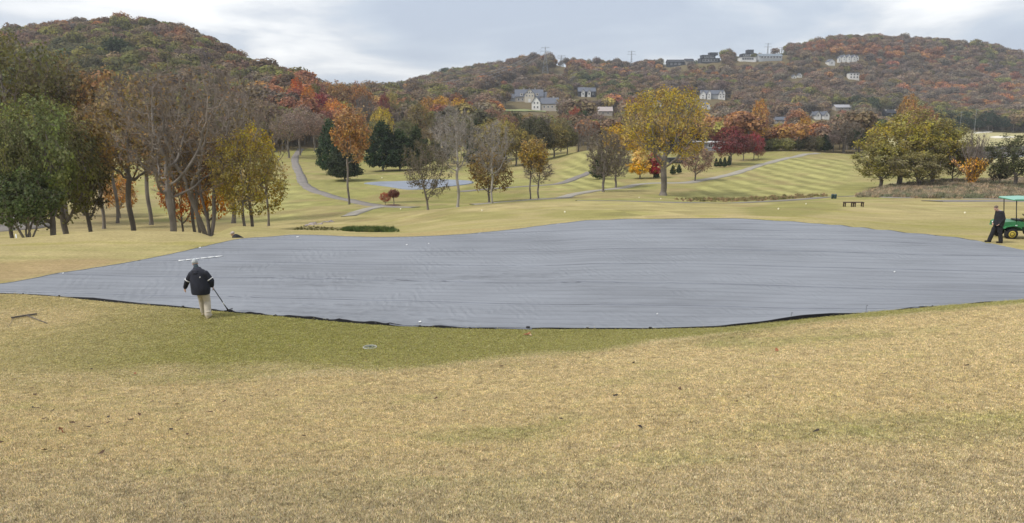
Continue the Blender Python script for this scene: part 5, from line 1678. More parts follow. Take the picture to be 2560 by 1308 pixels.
LEAFM = []
for k in range(6):
    for mt in range(4):
        me = curled_leaf(k * 3.7 + 1 if False else k); me.materials.append(M_LITTER[mt]); LEAFM.append(me)
LEAVES = [(85, 1024, 7, 1), (97, 1025, 6, 0), (148, 1078, 9, 2), (155, 1087, 7, 2), (115, 1132, 8, 0), (111, 1052, 4, 0), (133, 1031, 4, 1), (183, 1062, 7, 0), (225, 1073, 5, 1), (272, 1047, 6, 1), (272, 1062, 6, 0), (311, 1071, 4, 0),
          (328, 1055, 5, 0), (350, 1042, 4, 0), (363, 1013, 5, 1), (381, 1008, 5, 0), (400, 1010, 4, 1), (445, 1057, 6, 0), (444, 1015, 4, 0), (470, 1092, 9, 0), (428, 1080, 4, 1), (469, 1008, 6, 0), (482, 1006, 4, 1), (525, 1035, 9, 0),
          (561, 1008, 5, 0), (630, 995, 5, 1), (690, 995, 4, 0), (695, 978, 4, 0), (88, 991, 5, 0), (80, 974, 4, 0), (36, 952, 5, 0), (180, 970, 3, 0), (215, 1001, 4, 3), (229, 926, 3, 1), (338, 937, 5, 2), (384, 988, 5, 0), (5, 1113, 6, 0),
          (913, 1011, 10, 0), (1256, 919, 8, 0), (1583, 912, 7, 1), (1466, 899, 3, 1), (1532, 877, 6, 2), (1942, 880, 9, 2), (1930, 881, 5, 3), (2416, 919, 6, 1), (1600, 1074, 7, 1), (1538, 994, 4, 1), (1403, 1053, 3, 1), (1545, 1124, 6, 3),
          (1318, 839, 9, 2), (1326, 841, 6, 3), (725, 868, 4, 3), (2040, 1086, 6, 1), (1090, 1000, 4, 0), (1700, 978, 4, 0), (2210, 940, 4, 1), (1160, 1032, 3, 0), (760, 1096, 4, 1), (255, 1140, 4, 0), (1840, 1010, 3, 0)]
UNI = {0: 'dark curled leaf at the left of the bank near a reddish twig', 2: 'reddish forked leaf standing up on the left of the bank', 19: 'dark brown curled leaf alone below the leaf litter on the left',
       23: 'ragged brown leaf at the right end of the leaf litter', 37: 'flat brown clump of dead grass in the middle of the bank', 39: 'black curled leaf upright on the brow below the cover', 41: 'rust leaf at the edge of bank and fringe',
       42: 'rust brown leaf with pale bits below the black gap', 44: 'dark small leaf near the right end of the bank', 45: 'dark flat leaf alone low on the middle of the bank', 49: 'rust leaf with bare soil on the green fringe'}
for i, (u, v, px, mt) in enumerate(LEAVES):
    p = hit(u, v, 4)
    s = px / F * p.y
    o = obj('fallen_leaf', LEAFM[(i % 6) * 4 + mt], loc=(p.x, p.y, gz(p.x, p.y) + .030))
    s = max(s, .045) * .95
    o.scale = (s, s, s * (1.6 if i in (2, 3, 39) else .9)); o.rotation_euler = (rng.uniform(-.3, .3), rng.uniform(-.3, .3), rng.uniform(0, 6.3))
    if i in (2, 3): o.rotation_euler = (1.1, .3, .8 * i)
    tag(o, UNI.get(i, '%s dry leaf, %s fallen leaf from the left on the turf' % (('small brown', 'small dark', 'rusty', 'pale')[mt], ORD[sorted(LEAVES).index(LEAVES[i])])), 'leaf', 'fallen leaves on the turf')
# ------------------------------------------------------------------ trees one can point at
GRN = (.075, .105, .030); DGRN = (.034, .055, .022); OLV = (.155, .145, .045); YOL = (.30, .245, .055); GOLD = (.46, .29, .035); YEL = (.66, .43, .035)
ORG = (.40, .19, .05); ROR = (.44, .14, .045); RED = (.40, .035, .035); CRIM = (.20, .035, .04); RUST = (.24, .105, .05); BRN = (.17, .115, .07); GRY = (.15, .12, .092); PNK = (.27, .185, .14)
def T(u, vb, vt, w, kind, color, *a, **k):
    return tree(u, vb, vt, w, kind, tuple(min(c * 1.22, .8) for c in color), *a, **k)


# near cluster, left. hidden feet: distance given
T(135, 600, 232, 235, 'full_a', (.165, .185, .06), 'big green leafy tree with a thick dark leaning trunk', Y=52, rz=0)
T(168, 600, 262, 220, 'full_b', (.17, .165, .055), 'dull green tree with a pale leaning trunk right of the thick dark one', Y=57)
T(72, 602, 425, 165, 'vase_low', (.095, .12, .045), 'low dark green tree on several thin stems at the left', Y=49)
T(30, 604, 300, 170, 'full_c', (.165, .165, .06), 'green and brown tree over the small trunk at the left edge', Y=50)
T(-60, 606, 190, 260, 'full_b', (.11, .12, .04), 'dark green tree cut by the left picture edge', Y=60)
T(60, 600, 92, 250, 'half_a', (.15, .14, .045), 'tall olive tree rising behind the green ones at the left edge', Y=84)
T(170, 600, 135, 210, 'half_b', (.17, .13, .05), 'tall brownish olive tree behind the big green leafy tree', Y=88)
T(228, 600, 292, 150, 'full_b', (.085, .075, .030), 'dark brown green tree filling the gap right of the big green tree', Y=66)
T(333, 584, 190, 240, 'half_b', (.25, .175, .065), 'thin tree with a slanted grey trunk and sparse amber leaves', Y=62)
T(262, 588, 255, 150, 'half_b', (.20, .155, .06), 'loose brown leaved tree behind the slanted grey trunk', Y=78)
T(430, 580, 175, 310, 'bare_a', (.20, .13, .06), 'large nearly bare tree with the thickest grey trunk of the row', Y=54, rz=0)
T(441, 580, 300, 120, 'tall_bare', (.20, .14, .05), 'smaller bare tree leaning out beside the thickest grey trunk', Y=58)
T(522, 578, 158, 350, 'bare_fork', (.20, .14, .06), 'wide bare forked tree with grey limbs fanning to the right', Y=57, rz=.4)
T(497, 578, 285, 150, 'half_b', (.24, .15, .05), 'slim dark trunk with amber leaves left of the bare forked tree', Y=60)
T(488, 578, 210, 150, 'tall_bare', (.2, .14, .06), 'slim bare tree just left of another dark trunk', Y=62)
T(612, 574, 328, 165, 'half_low', (.32, .25, .06), 'yellow green tree on the left of a pair of dark trunks', Y=57)
T(630, 574, 312, 185, 'half_low', (.38, .29, .06), 'yellower tree on the right of a pair of dark trunks', Y=60, rz=1.5)
T(672, 574, 225, 170, 'bare_b', (.18, .14, .07), 'brown bare crown rising behind the yellow green pair', Y=78)
T(585, 574, 175, 190, 'tall_bare', (.18, .14, .07), 'tall bare tree behind the forked tree', Y=86, rz=2.2)
T(380, 574, 168, 180, 'tall_bare', (.24, .15, .07), 'tall thin branched tree behind the thickest trunk', Y=84, rz=1.1)
T(296, 574, 172, 170, 'tall_leafy', (.30, .18, .07), 'tall rust tinged tree behind the slanted grey trunk', Y=88, rz=2)
T(520, None or 540, 345, 130, 'round_b', (.52, .26, .04), 'bright orange tree glowing between the dark trunks', Y=66)
T(455, 560, 400, 110, 'round_b', (.48, .19, .04), 'small deep orange tree behind the thickest grey trunk', Y=68)
T(300, 545, 430, 90, 'round_b', (.44, .24, .07), 'small orange brown tree low behind the slanted trunk', Y=98)
T(210, 545, 350, 120, 'round_a', (.10, .10, .04), 'dark olive tree at the slope foot behind the green ones', Y=100)
T(30, 540, 420, 90, 'half_low', (.36, .26, .09), 'pale amber tree seen through the left edge trees', Y=95)

# middle of the valley
T(750, 389, 262, 92, 'half_b', PNK, 'pinkish bare tree above the bend of the cart path', ymin=120)
T(722, 395, 285, 90, 'half_b', (.24, .17, .13), 'mauve brown bare tree left of the path bend', ymin=120)
T(786, 378, 285, 55, 'half_b', (.26, .16, .12), 'thin brown tree between path bend and cedar', ymin=120)
T(828, 437, 296, 70, 'cedar_b', (.055, .085, .04), 'mid green cedar in front of the orange trees', 'cedar', ymin=90)
T(862, 452, 352, 84, 'cedar_b', (.05, .062, .032), 'dark broad cedar behind the tall thin trunk', 'cedar', ymin=90)
T(873, 511, 266, 118, 'tall_leafy', (.37, .215, .085), 'tall orange tree with a long straight bare trunk', ymin=80)
T(958, 428, 300, 92, 'cedar_b', (.036, .058, .026), 'darkest cedar of the clump behind the bare trees', 'cedar', ymin=90)
T(1000, 426, 322, 86, 'cedar_b', (.045, .068, .026), 'dark cedar to the right of the darkest one', 'cedar', ymin=90)
T(1042, 424, 310, 70, 'cedar_a', (.06, .078, .028), 'olive green cedar at the right end of the clump', 'cedar', ymin=90)
T(1096, 418, 350, 66, 'round_a', (.05, .055, .035), 'dark round tree behind the pale bare tree', ymin=90)
T(1070, 525, 346, 118, 'drooping', (.105, .095, .05), 'dark leaning tree with drooping grey branches', ymin=80, rz=0)
T(1144, 518, 262, 128, 'tall_pale', (.2, .16, .1), 'tall pale bare tree on a long straight trunk', ymin=80)
T(1222, 507, 372, 118, 'round_b', (.22, .15, .05), 'round bronze leaved tree behind a pale thin trunk', ymin=82)
T(1231, 509, 300, 98, 'tall_pale', (.22, .16, .09), 'thin pale bare tree in front of the bronze tree', ymin=82, rz=2.5)
T(1326, 499, 346, 92, 'tall_leafy', (.33, .23, .06), 'slim tree with amber top left of the leaning one', ymin=82)
T(1346, 498, 395, 84, 'tall_bare', (.2, .15, .09), 'slim bare tree leaning right at the plateau edge', ymin=82, rz=.3)
T(1232, 420, 300, 108, 'round_b', (.26, .21, .07), 'olive gold tree standing behind the pale bare trees', ymin=100)
T(1190, 418, 296, 60, 'cedar_a', (.05, .065, .032), 'narrow dark cedar left of the olive gold tree', 'cedar', ymin=100)
T(1290, 415, 316, 92, 'round_b', (.24, .19, .06), 'olive tree above the slim amber topped tree', ymin=100)
T(1318, 405, 298, 70, 'round_a', (.075, .075, .045), 'dark olive tree at the left end of the fairway row', ymin=110)
T(1352, 402, 302, 72, 'round_a', (.09, .085, .05), 'dull dark tree in the row left of the narrow fairway', ymin=110)
T(1385, 394, 306, 78, 'round_b', (.21, .17, .06), 'olive yellow tree nearest the narrow striped fairway', ymin=110)
T(1418, 386, 316, 62, 'round_a', (.13, .12, .05), 'brown olive tree by the top of the narrow fairway', ymin=110)
T(1446, 366, 296, 62, 'bare_a', GRY, 'grey bare tree at the crest of the narrow fairway', Y=222)
T(1472, 365, 300, 60, 'bare_a', (.17, .14, .12), 'second grey bare tree at the crest of the fairway', Y=226, rz=1.9)
T(1508, 480, 322, 94, 'oval_bare', (.15, .14, .065), 'grey egg shaped bare tree with a slanted trunk', ymin=86, rz=0)
T(1539, 470, 360, 78, 'oval_bare', (.14, .13, .055), 'smaller egg shaped bare tree tucked behind another', ymin=88, rz=2.8)
T(1499, 448, 372, 48, 'cedar_a', DGRN, 'dark evergreen half hidden behind the egg shaped trees', 'cedar', ymin=100)
T(1550, 430, 308, 112, 'round_b', (.42, .28, .045), 'golden tree rising behind the egg shaped bare trees', Y=190)
T(1600, 447, 366, 66, 'pyramid', (.58, .39, .055), 'bright yellow pyramid shaped tree beside a red one', ymin=95)
T(1634, 446, 369, 50, 'pyramid', (.31, .04, .045), 'bright red tree between yellow tree and golden tree trunk', ymin=95, rz=1)
T(1657, 489, 214, 216, 'big_gold', (.37, .275, .055), 'great golden tree with a tall bare trunk in mid valley', ymin=90, rz=0)
T(1737, 453, 358, 84, 'round_b', (.26, .175, .13), 'dusty pink brown tree right of the great golden tree', ymin=100)
T(1826, 412, 316, 98, 'round_a', (.165, .050, .048), 'large dark red tree at the corner of the fairway', ymin=120)
T(1858, 402, 336, 54, 'round_a', (.13, .06, .045), 'dark maroon tree behind the slim scarlet one', ymin=120)
T(1884, 399, 330, 46, 'round_b', (.28, .06, .065), 'slim scarlet tree leaning at the top of the slope', ymin=120)
T(1895, 398, 362, 30, 'round_b', (.30, .14, .10), 'small pinkish brown tree beneath the scarlet one', ymin=120)
for u, vb, vt, w, lab in ((1682, 437, 412, 15, 'left one of two clipped dark green cones by the golden trunk'), (1697, 434, 410, 14, 'right one of two clipped dark green cones by the golden trunk'),
                          (1641, 446, 424, 15, 'dark clipped cone at the foot of the red tree'),
                          (1790, 418, 395, 11, 'first cone from the left in the row under the dark red tree'), (1800, 418, 394, 12, 'second cone from the left under the dark red tree'),
                          (1811, 419, 392, 12, 'third cone from the left under the dark red tree'), (1822, 416, 389, 10, 'slim cone at the right end under the dark red tree')):
    T(u, vb, vt, w, 'cedar_b', (.035, .06, .028), lab, 'clipped_conifer', 'conifer', ymin=110, group='clipped cones beside the fairway')

# fuller belt across the middle
BELT = [(905, 395, 318, 60, 'round_b', (.16, .15, .06), 'olive tree behind the right side of the tall orange tree'), (1065, 402, 318, 58, 'round_b', (.20, .15, .08), 'brown olive tree behind the olive green cedar'),
        (1128, 404, 330, 56, 'round_b', (.14, .135, .06), 'dull olive tree directly behind the tall pale bare tree'), (1160, 402, 312, 64, 'bare_b', (.2, .17, .14), 'grey mauve bare tree right of the tall pale one'),
        (1215, 404, 305, 66, 'round_b', (.19, .17, .06), 'yellowish olive tree left of the olive gold tree'), (1262, 402, 296, 64, 'round_b', (.28, .23, .06), 'mustard tree right of the olive gold tree'),
        (1300, 396, 330, 56, 'round_a', (.10, .10, .05), 'low dark green tree below the middle row'), (1336, 390, 292, 66, 'round_a', (.10, .105, .05), 'tall dark green tree in the middle of the fairway row'),
        (1368, 388, 318, 52, 'round_b', (.17, .15, .06), 'mid olive tree low in the fairway row'), (1402, 380, 290, 60, 'round_b', (.20, .165, .08), 'tall brown olive tree at the back of the fairway row'),
        (1015, 395, 296, 62, 'round_b', (.14, .14, .065), 'grey olive tree behind the dark cedar clump'), (935, 392, 300, 56, 'round_b', (.17, .16, .07), 'light olive tree left behind the darkest cedar'),
        (1245, 405, 345, 48, 'cedar_b', (.05, .07, .03), 'short dark evergreen behind the thin pale bare tree'), (1105, 408, 368, 40, 'shrub_round', (.10, .10, .05), 'low dark bush behind the far covered green')]
for k, (u, vb, vt, w, kd, c, lab) in enumerate(BELT):
    T(u, vb, vt, w, kd, c, lab, 'shrub' if kd == 'shrub_round' else 'broadleaf_tree', 'shrub' if kd == 'shrub_round' else 'tree', ymin=140, rz=k * .7)

# hedge line along the crest of the striped fairway
HED = [(1915, 388, 352, 34, 'shrub_round', (.10, .105, .04), 'dark green shrub at the left end of the crest hedge'), (1935, 379, 346, 44, 'shrub_round', (.14, .14, .045), 'olive shrub in the crest hedge'),
       (1966, 376, 345, 50, 'shrub_round', (.24, .23, .075), 'pale yellow green shrub in the middle of the crest hedge'), (1996, 373, 342, 40, 'shrub_round', (.07, .075, .035), 'dark shrub right of the pale yellow green one'),
       (2022, 372, 338, 44, 'shrub_round', (.15, .13, .08), 'brown grey shrub in the crest hedge'), (2046, 372, 340, 34, 'shrub_round', (.13, .13, .05), 'olive shrub under the rust domed tree'),
       (2062, 372, 336, 34, 'cedar_b', (.035, .05, .026), 'short dark evergreen at the crest'), (2140, 379, 320, 52, 'round_a', (.045, .062, .035), 'dark green tree at the right end of the crest'),
       (2110, 378, 300, 78, 'oval_bare', (.13, .12, .08), 'grey bare tree at the right end of the crest'), (2083, 375, 328, 42, 'half_b', (.24, .18, .16), 'small pinkish bare tree on the crest'),
       (2010, 368, 293, 46, 'round_a', (.36, .21, .055), 'golden orange domed tree above the crest hedge'), (2056, 368, 306, 38, 'round_a', (.33, .15, .06), 'rust orange domed tree above the crest hedge'),
       (1884, 372, 289, 44, 'round_a', (.42, .27, .07), 'pale gold domed tree above the scarlet one'), (1897, 360, 248, 46, 'round_a', (.42, .23, .07), 'tall apricot tree on the wood edge above the gold dome'),
       (1843, 372, 306, 40, 'round_a', (.40, .28, .045), 'yellow domed tree behind the large dark red tree'), (1945, 368, 306, 36, 'round_b', (.38, .28, .06), 'slim yellow tree behind the crest hedge'),
       (1910, 368, 312, 56, 'round_a', (.06, .075, .035), 'dark green round tree below the pale gold dome'), (1978, 366, 312, 46, 'round_b', (.13, .12, .06), 'dull grey green tree behind the crest hedge'),
       (2030, 366, 322, 44, 'half_b', (.2, .16, .12), 'bare mauve shrub tree between two domes')]
for k, (u, vb, vt, w, kd, c, lab) in enumerate(HED):
    T(u, vb, vt, w, kd, c, lab, 'shrub' if kd == 'shrub_round' else 'broadleaf_tree', 'shrub' if kd == 'shrub_round' else 'tree', Y=(236 if k < 10 else 262 + 3 * k), ymin=150)

# right hand group
T(2246, 466, 274, 232, 'full_c', (.265, .22, .045), 'large olive gold tree with a low wide crown', ymin=96, rz=0)
T(2200, 470, 366, 130, 'full_b', (.22, .20, .055), 'lower darker tree at the left foot of the olive gold tree', ymin=96)
T(2330, 452, 300, 168, 'full_c', (.215, .195, .05), 'dark olive tree right of the large olive gold one', Y=128)
T(2296, 455, 380, 150, 'full_b', (.19, .165, .06), 'low olive thicket between the two olive trees', Y=120)
T(2380, 450, 372, 60, 'round_b', (.17, .12, .06), 'thin brown bush right of the olive trees', Y=128)
T(2430, 446, 334, 92, 'fountain', (.58, .33, .045), 'orange leaved bush with bare stems fanning out above', 'shrub', 'shrub', Y=122)
T(2538, 446, 338, 130, 'full_b', (.085, .09, .04), 'dark brown green tree cut by the right edge', Y=116)
T(2500, 446, 405, 56, 'round_a', (.06, .05, .03), 'dark low bush beside the orange leaved bush', Y=120)
T(2268, 340, 236, 58, 'round_a', (.32, .19, .07), 'orange tree above the top of the olive gold tree', Y=300)
T(2308, 345, 262, 56, 'round_b', (.26, .12, .07), 'rust tree right of the orange one above the olives', Y=310)
for u, vt, w, lab in ((2352, 296, 40, 'first dark evergreen from the left behind the far field'), (2385, 288, 44, 'second dark evergreen from the left behind the far field'), (2418, 296, 46, 'third dark evergreen behind the far field under the utility pole'),
                      (2450, 276, 48, 'tallest dark evergreen behind the far field'), (2484, 292, 46, 'last dark evergreen in the row behind the far field'), (2200, 308, 44, 'dark tree left of the olive gold crown beyond the field'), (2160, 312, 44, 'dark tree behind the grey bare crest tree')):
    T(u, None, vt, w, 'round_a', (.04, .058, .038), lab, 'evergreen_tree', Y=545)
T(963, 512, 480, 29, 'round_b', (.33, .07, .04), 'small red shrub at the path fork', 'shrub', 'shrub', ymin=85)
T(985, 514, 474, 31, 'umbrella', (.17, .06, .035), 'little brown red umbrella shaped tree at the path fork', 'small_tree', ymin=85)
p = hit(984, 514, 85)
m = MB(); m.lathe([(-.05, 1.1), (.05, 1.05), (.09, .5), (.10, .05)], V3(0, 0, 0), V3(0, 0, 1), 24)
tag(m.build('mulch_bed', plain('mulch', (.10, .05, .035), .95, var=.4, scale=12), smooth=True, loc=p), 'dark mulch ring under the little umbrella shaped tree', 'mulch ring')

# colourful wood edge behind the valley
WE = [(748, 330, 194, 42, 'round_a', ROR, 'vivid red orange tree on the skyline dip'), (778, 330, 214, 44, 'round_a', (.44, .19, .05), 'orange tree right of the vivid red orange one'),
      (806, 330, 232, 46, 'round_a', (.20, .035, .045), 'crimson tree below the skyline'), (790, 320, 205, 40, 'round_b', OLV, 'olive tree between the orange skyline trees'),
      (838, 360, 248, 80, 'round_b', (.48, .21, .05), 'broad orange tree above the green cedar'), (882, 372, 280, 66, 'round_b', (.46, .22, .07), 'apricot tree behind the long trunked one'),
      (850, 310, 203, 80, 'round_b', (.28, .17, .07), 'brown orange tree on the left of the skyline wood'), (900, 300, 205, 78, 'round_b', (.32, .17, .07), 'rust brown tree on the right of the skyline wood'),
      (908, 330, 222, 52, 'round_a', (.42, .23, .045), 'golden tree below the rust brown skyline tree'), (912, 350, 238, 58, 'oval_bare', (.10, .09, .07), 'dark grey bare tree under the golden one'),
      (962, 340, 232, 34, 'round_b', (.20, .06, .05), 'narrow dark red tree near the valley notch'), (978, 330, 226, 40, 'round_b', (.30, .24, .07), 'pale olive tree near the valley notch'),
      (955, 372, 268, 60, 'round_a', (.42, .33, .06), 'bright yellow green domed tree behind the cedars'), (985, 370, 282, 50, 'bare_a', GRY, 'grey bare tree right of the yellow green dome'),
      (1028, 330, 244, 66, 'round_b', (.12, .12, .06), 'grey green tree behind the pale field'), (1050, 368, 256, 68, 'round_b', (.19, .15, .06), 'brown olive tree behind the olive cedar'),
      (1072, 330, 242, 50, 'round_a', (.34, .20, .06), 'amber tree left of the yellow domes'), (1105, 330, 240, 56, 'round_a', (.44, .27, .055), 'left golden dome of the yellow wood edge'),
      (1145, 335, 246, 56, 'round_a', (.46, .29, .06), 'right golden dome of the yellow wood edge'), (1190, 345, 270, 52, 'round_a', (.44, .38, .05), 'lemon green tree right of the golden domes'),
      (1122, 385, 276, 84, 'bare_b', (.16, .13, .11), 'wide grey mauve bare tree behind the pale trunk'), (1170, 385, 290, 56, 'round_b', (.15, .14, .06), 'dull green tree under the lemon green one'),
      (1230, 350, 268, 56, 'round_b', (.26, .15, .10), 'dusty pink tree below the grey mansion'), (1270, 360, 282, 60, 'round_b', (.24, .14, .09), 'dusty rose tree below the white house'),
      (1320, 355, 284, 56, 'round_b', (.28, .19, .07), 'tan tree behind the dark olive row'), (1365, 355, 282, 54, 'round_b', (.21, .15, .10), 'brown mauve tree behind the dark olive row'),
      (1410, 352, 284, 54, 'round_b', (.24, .13, .09), 'rose brown tree behind the fairway row'), (1440, 350, 268, 50, 'round_b', (.32, .10, .06), 'brick red tree above the fairway crest'),
      (1494, 352, 280, 60, 'round_b', (.22, .16, .13), 'pale mauve bare tree above the fairway crest'), (1640, 380, 300, 70, 'round_b', (.22, .18, .07), 'olive tree behind the great golden tree trunk')]
for k, (u, vb, vt, w, kd, c, lab) in enumerate(WE):
    T(u, vb, vt, w, kd, c, lab, Y={0: 330, 1: 325, 2: 300, 3: 345, 6: 370, 7: 370}.get(k, 228 + 2.2 * (400 - vb) * (1 if vb < 360 else .8)), rz=k * .9)


# ------------------------------------------------------------------ houses
M_WALLW = plain('render_white', (.70, .69, .66), .8); M_WALLG = plain('siding_grey', (.30, .31, .32), .8); M_WALLD = plain('cladding_dark', (.045, .05, .06), .6)
M_WALLT = plain('stone_tan', (.40, .36, .31), .9); M_ROOFG = plain('shingle_slate_grey', (.115, .125, .15), .85, var=.2); M_ROOFD = plain('roof_dark', (.035, .038, .045), .8)
M_ROOFW = plain('roof_white_membrane', (.78, .79, .80), .6); M_GLASS = plain('window_glass_dark', (.03, .035, .045), .15, spec=.8); M_TRIM = plain('trim_white', (.78, .78, .76), .7); M_CREAM = plain('render_cream', (.62, .57, .47), .85)


def gable(root, x, y, w, d, h, roof_h, wm, rm, axis='x', z0=-3.0):
    """one wing: walls to height h and a pitched roof with overhang; axis = direction of the ridge"""
    m = MB()
    if axis == 'x':
        m.prism([V3(x - w / 2, y - d / 2, z0), V3(x - w / 2, y - d / 2, h), V3(x - w / 2, y, h + roof_h), V3(x - w / 2, y + d / 2, h), V3(x - w / 2, y + d / 2, z0)], V3(w, 0, 0))
    else:
        m.prism([V3(x - w / 2, y - d / 2, z0), V3(x - w / 2, y - d / 2, h), V3(x, y - d / 2, h + roof_h), V3(x + w / 2, y - d / 2, h), V3(x + w / 2, y - d / 2, z0)], V3(0, d, 0))
    m.build('wall', wm, root)
    o = .5; t = .25
    m = MB()
    if axis == 'x':
        k = roof_h / (d / 2)
        for s in (-1, 1):
            ye, ze = y + s * (d / 2 + o), h - o * k
            m.prism([V3(x - w / 2 - o, y, h + roof_h + .05), V3(x - w / 2 - o, ye, ze + .05), V3(x - w / 2 - o, ye, ze + t), V3(x - w / 2 - o, y, h + roof_h + t + .1)], V3(w + 2 * o, 0, 0))
    else:
        k = roof_h / (w / 2)
        for s in (-1, 1):
            xe, ze = x + s * (w / 2 + o), h - o * k
            m.prism([V3(x, y - d / 2 - o, h + roof_h + .05), V3(xe, y - d / 2 - o, ze + .05), V3(xe, y - d / 2 - o, ze + t), V3(x, y - d / 2 - o, h + roof_h + t + .1)], V3(0, d + 2 * o, 0))
    return m.build('roof', rm, root)


def window(root, x, y, z, w=1.2, h=1.6, frame=None):
    m = MB()
    for q in ((0, h / 2, w + .24, .12), (0, -h / 2, w + .24, .12)): m.box(V3(x, y - .06, z + q[1]), (q[2], .14, q[3]))
    for s in (-1, 1): m.box(V3(x + s * w / 2, y - .055, z), (.12, .12, h - .12))
    m.box(V3(x, y - .05, z), (.07, .08, h - .12))
    f = m.build('window', frame or M_TRIM, root)
    m = MB(); m.box(V3(x, y - .01, z), (w - .12, .04, h - .12)); m.build('pane', M_GLASS, f)


HS = .92
CLEAR = []      # (u0,u1,v0,v1,Y) sight lines kept open to the houses


def place(name, u, v, Y, label, cat='house', rz=0.0, halfw=30, up=22, down=8):
    x = float(ratio(u, v)) * Y
    p = hit(u, v + 5, Y * .62)
    if not Y * .62 < p.y < Y * 1.25 or Y == 985: p = at(u, Y, v)
    while project(p.x, p.y, p.z)[1] < v - 4 and p.y > Y * .5: p = Vector((p.x * .985, p.y * .985, gz(p.x * .985, p.y * .985)))
    e = empty(name, p, label, cat, rz=rz)
    k = HS * p.y / Y * (1.4 if Y == 985 else 1); e.scale = (k, k, k)
    CLEAR.append((u - halfw * HS, u + halfw * HS, v - up, v + down, p.y + (60 if Y == 985 else 0)))
    return e, 3.0


def chimney(root, x, y, z, h=2.4, mat=None):
    m = MB(); m.box(V3(x, y, z + h / 2), (1.0, .9, h)).box(V3(x, y, z + h + .08), (1.25, 1.15, .2)); m.build('chimney', mat or M_WALLT, root)


def grow_down(depth): return -depth


# A grey mansion with dormers
e, dp = place('mansion', 1322, 250, 560, 'grey hipped mansion with cream dormers on a lawn', 'house', .05, 44, 36, 22)
r = gable(e, 0, 0, 22, 12, 4.2, 5.2, M_WALLT, M_ROOFG, 'x', -dp); gable(e, -11, -1, 9, 9, 3.0, 3.2, M_WALLG, M_ROOFG, 'x', -dp); gable(e, 13, 0, 9, 10, 3.4, 4.0, M_WALLG, M_ROOFG, 'x', -dp)
gable(e, 0, -5.5, 7.5, 5, 6.0, 4.2, M_CREAM, M_ROOFG, 'y', -dp)
for x in (-1.8, 0, 1.8): window(e, x, -8.0, 7.1, 1.0, 1.3)
for x in (-2.2, 0, 2.2): window(e, x, -8.0, 4.6, .9, 1.2)
for x in (-8.5, -5.5, 5.5, 8.5): window(e, x, -6.0, 1.8, 1.4, 1.8)
for x in (-6.2, 6.2):
    m = MB(); m.box(V3(x, -4.6, 5.6), (1.8, 2.2, 1.8)); d_ = m.build('dormer', M_CREAM, e)
    m = MB(); m.box(V3(x, -5.72, 5.7), (1.0, .06, 1.1)); m.build('pane', M_GLASS, d_)
m = MB(); m.box(V3(0, -8.03, .9), (1.8, .1, 2.6)); m.build('door', M_TRIM, e)
chimney(e, -4, 1, 8.6); chimney(e, 5, 1, 8.6)
# B white gabled house
e, dp = place('house', 1357, 270, 520, 'white gabled house with a dark shingle roof below the mansion', 'house', -.25, 34, 24, 12)
gable(e, -4, -1, 6.5, 9, 5.4, 4.2, M_WALLW, M_ROOFG, 'y', -dp); gable(e, 5.5, 0, 13, 9, 4.6, 4.0, M_WALLT, M_ROOFG, 'x', -dp)
for z in (2.0, 5.0): window(e, -5.2, -5.5, z, 1.1, 1.5); window(e, -2.8, -5.5, z, 1.1, 1.5)
for x in (2, 5, 8): window(e, x, -4.5, 2.2, 1.3, 1.6)
chimney(e, 8, 0, 7.4)
# C small hill house
e, dp = place('house', 1466, 236, 700, 'dark hillside house with two small white bays', 'house', 0, 28, 20, 6)
gable(e, 0, 0, 17, 10, 4.6, 3.8, M_WALLD, M_ROOFG, 'x', -dp); gable(e, -4, -5.5, 3.2, 3, 4.4, 2.0, M_WALLW, M_ROOFG, 'y', -dp); gable(e, 2, -5.5, 3.2, 3, 4.0, 2.0, M_WALLW, M_ROOFG, 'y', -dp)
for x, y in ((-4, -7), (2, -7), (6, -5)): window(e, x, y, 2.2, 1.3, 1.8)
# D pale roofed house low
e, dp = place('house', 1512, 283, 560, 'low house with a pale pinkish roof above the fairway crest', 'house', 0, 20, 12, 4)
gable(e, 0, 0, 11, 9, 3.2, 3.0, M_WALLT, plain('roof_pale_rose', (.38, .33, .31), .9), 'x', -dp); window(e, -2, -4.5, 1.6); window(e, 2, -4.5, 1.6)
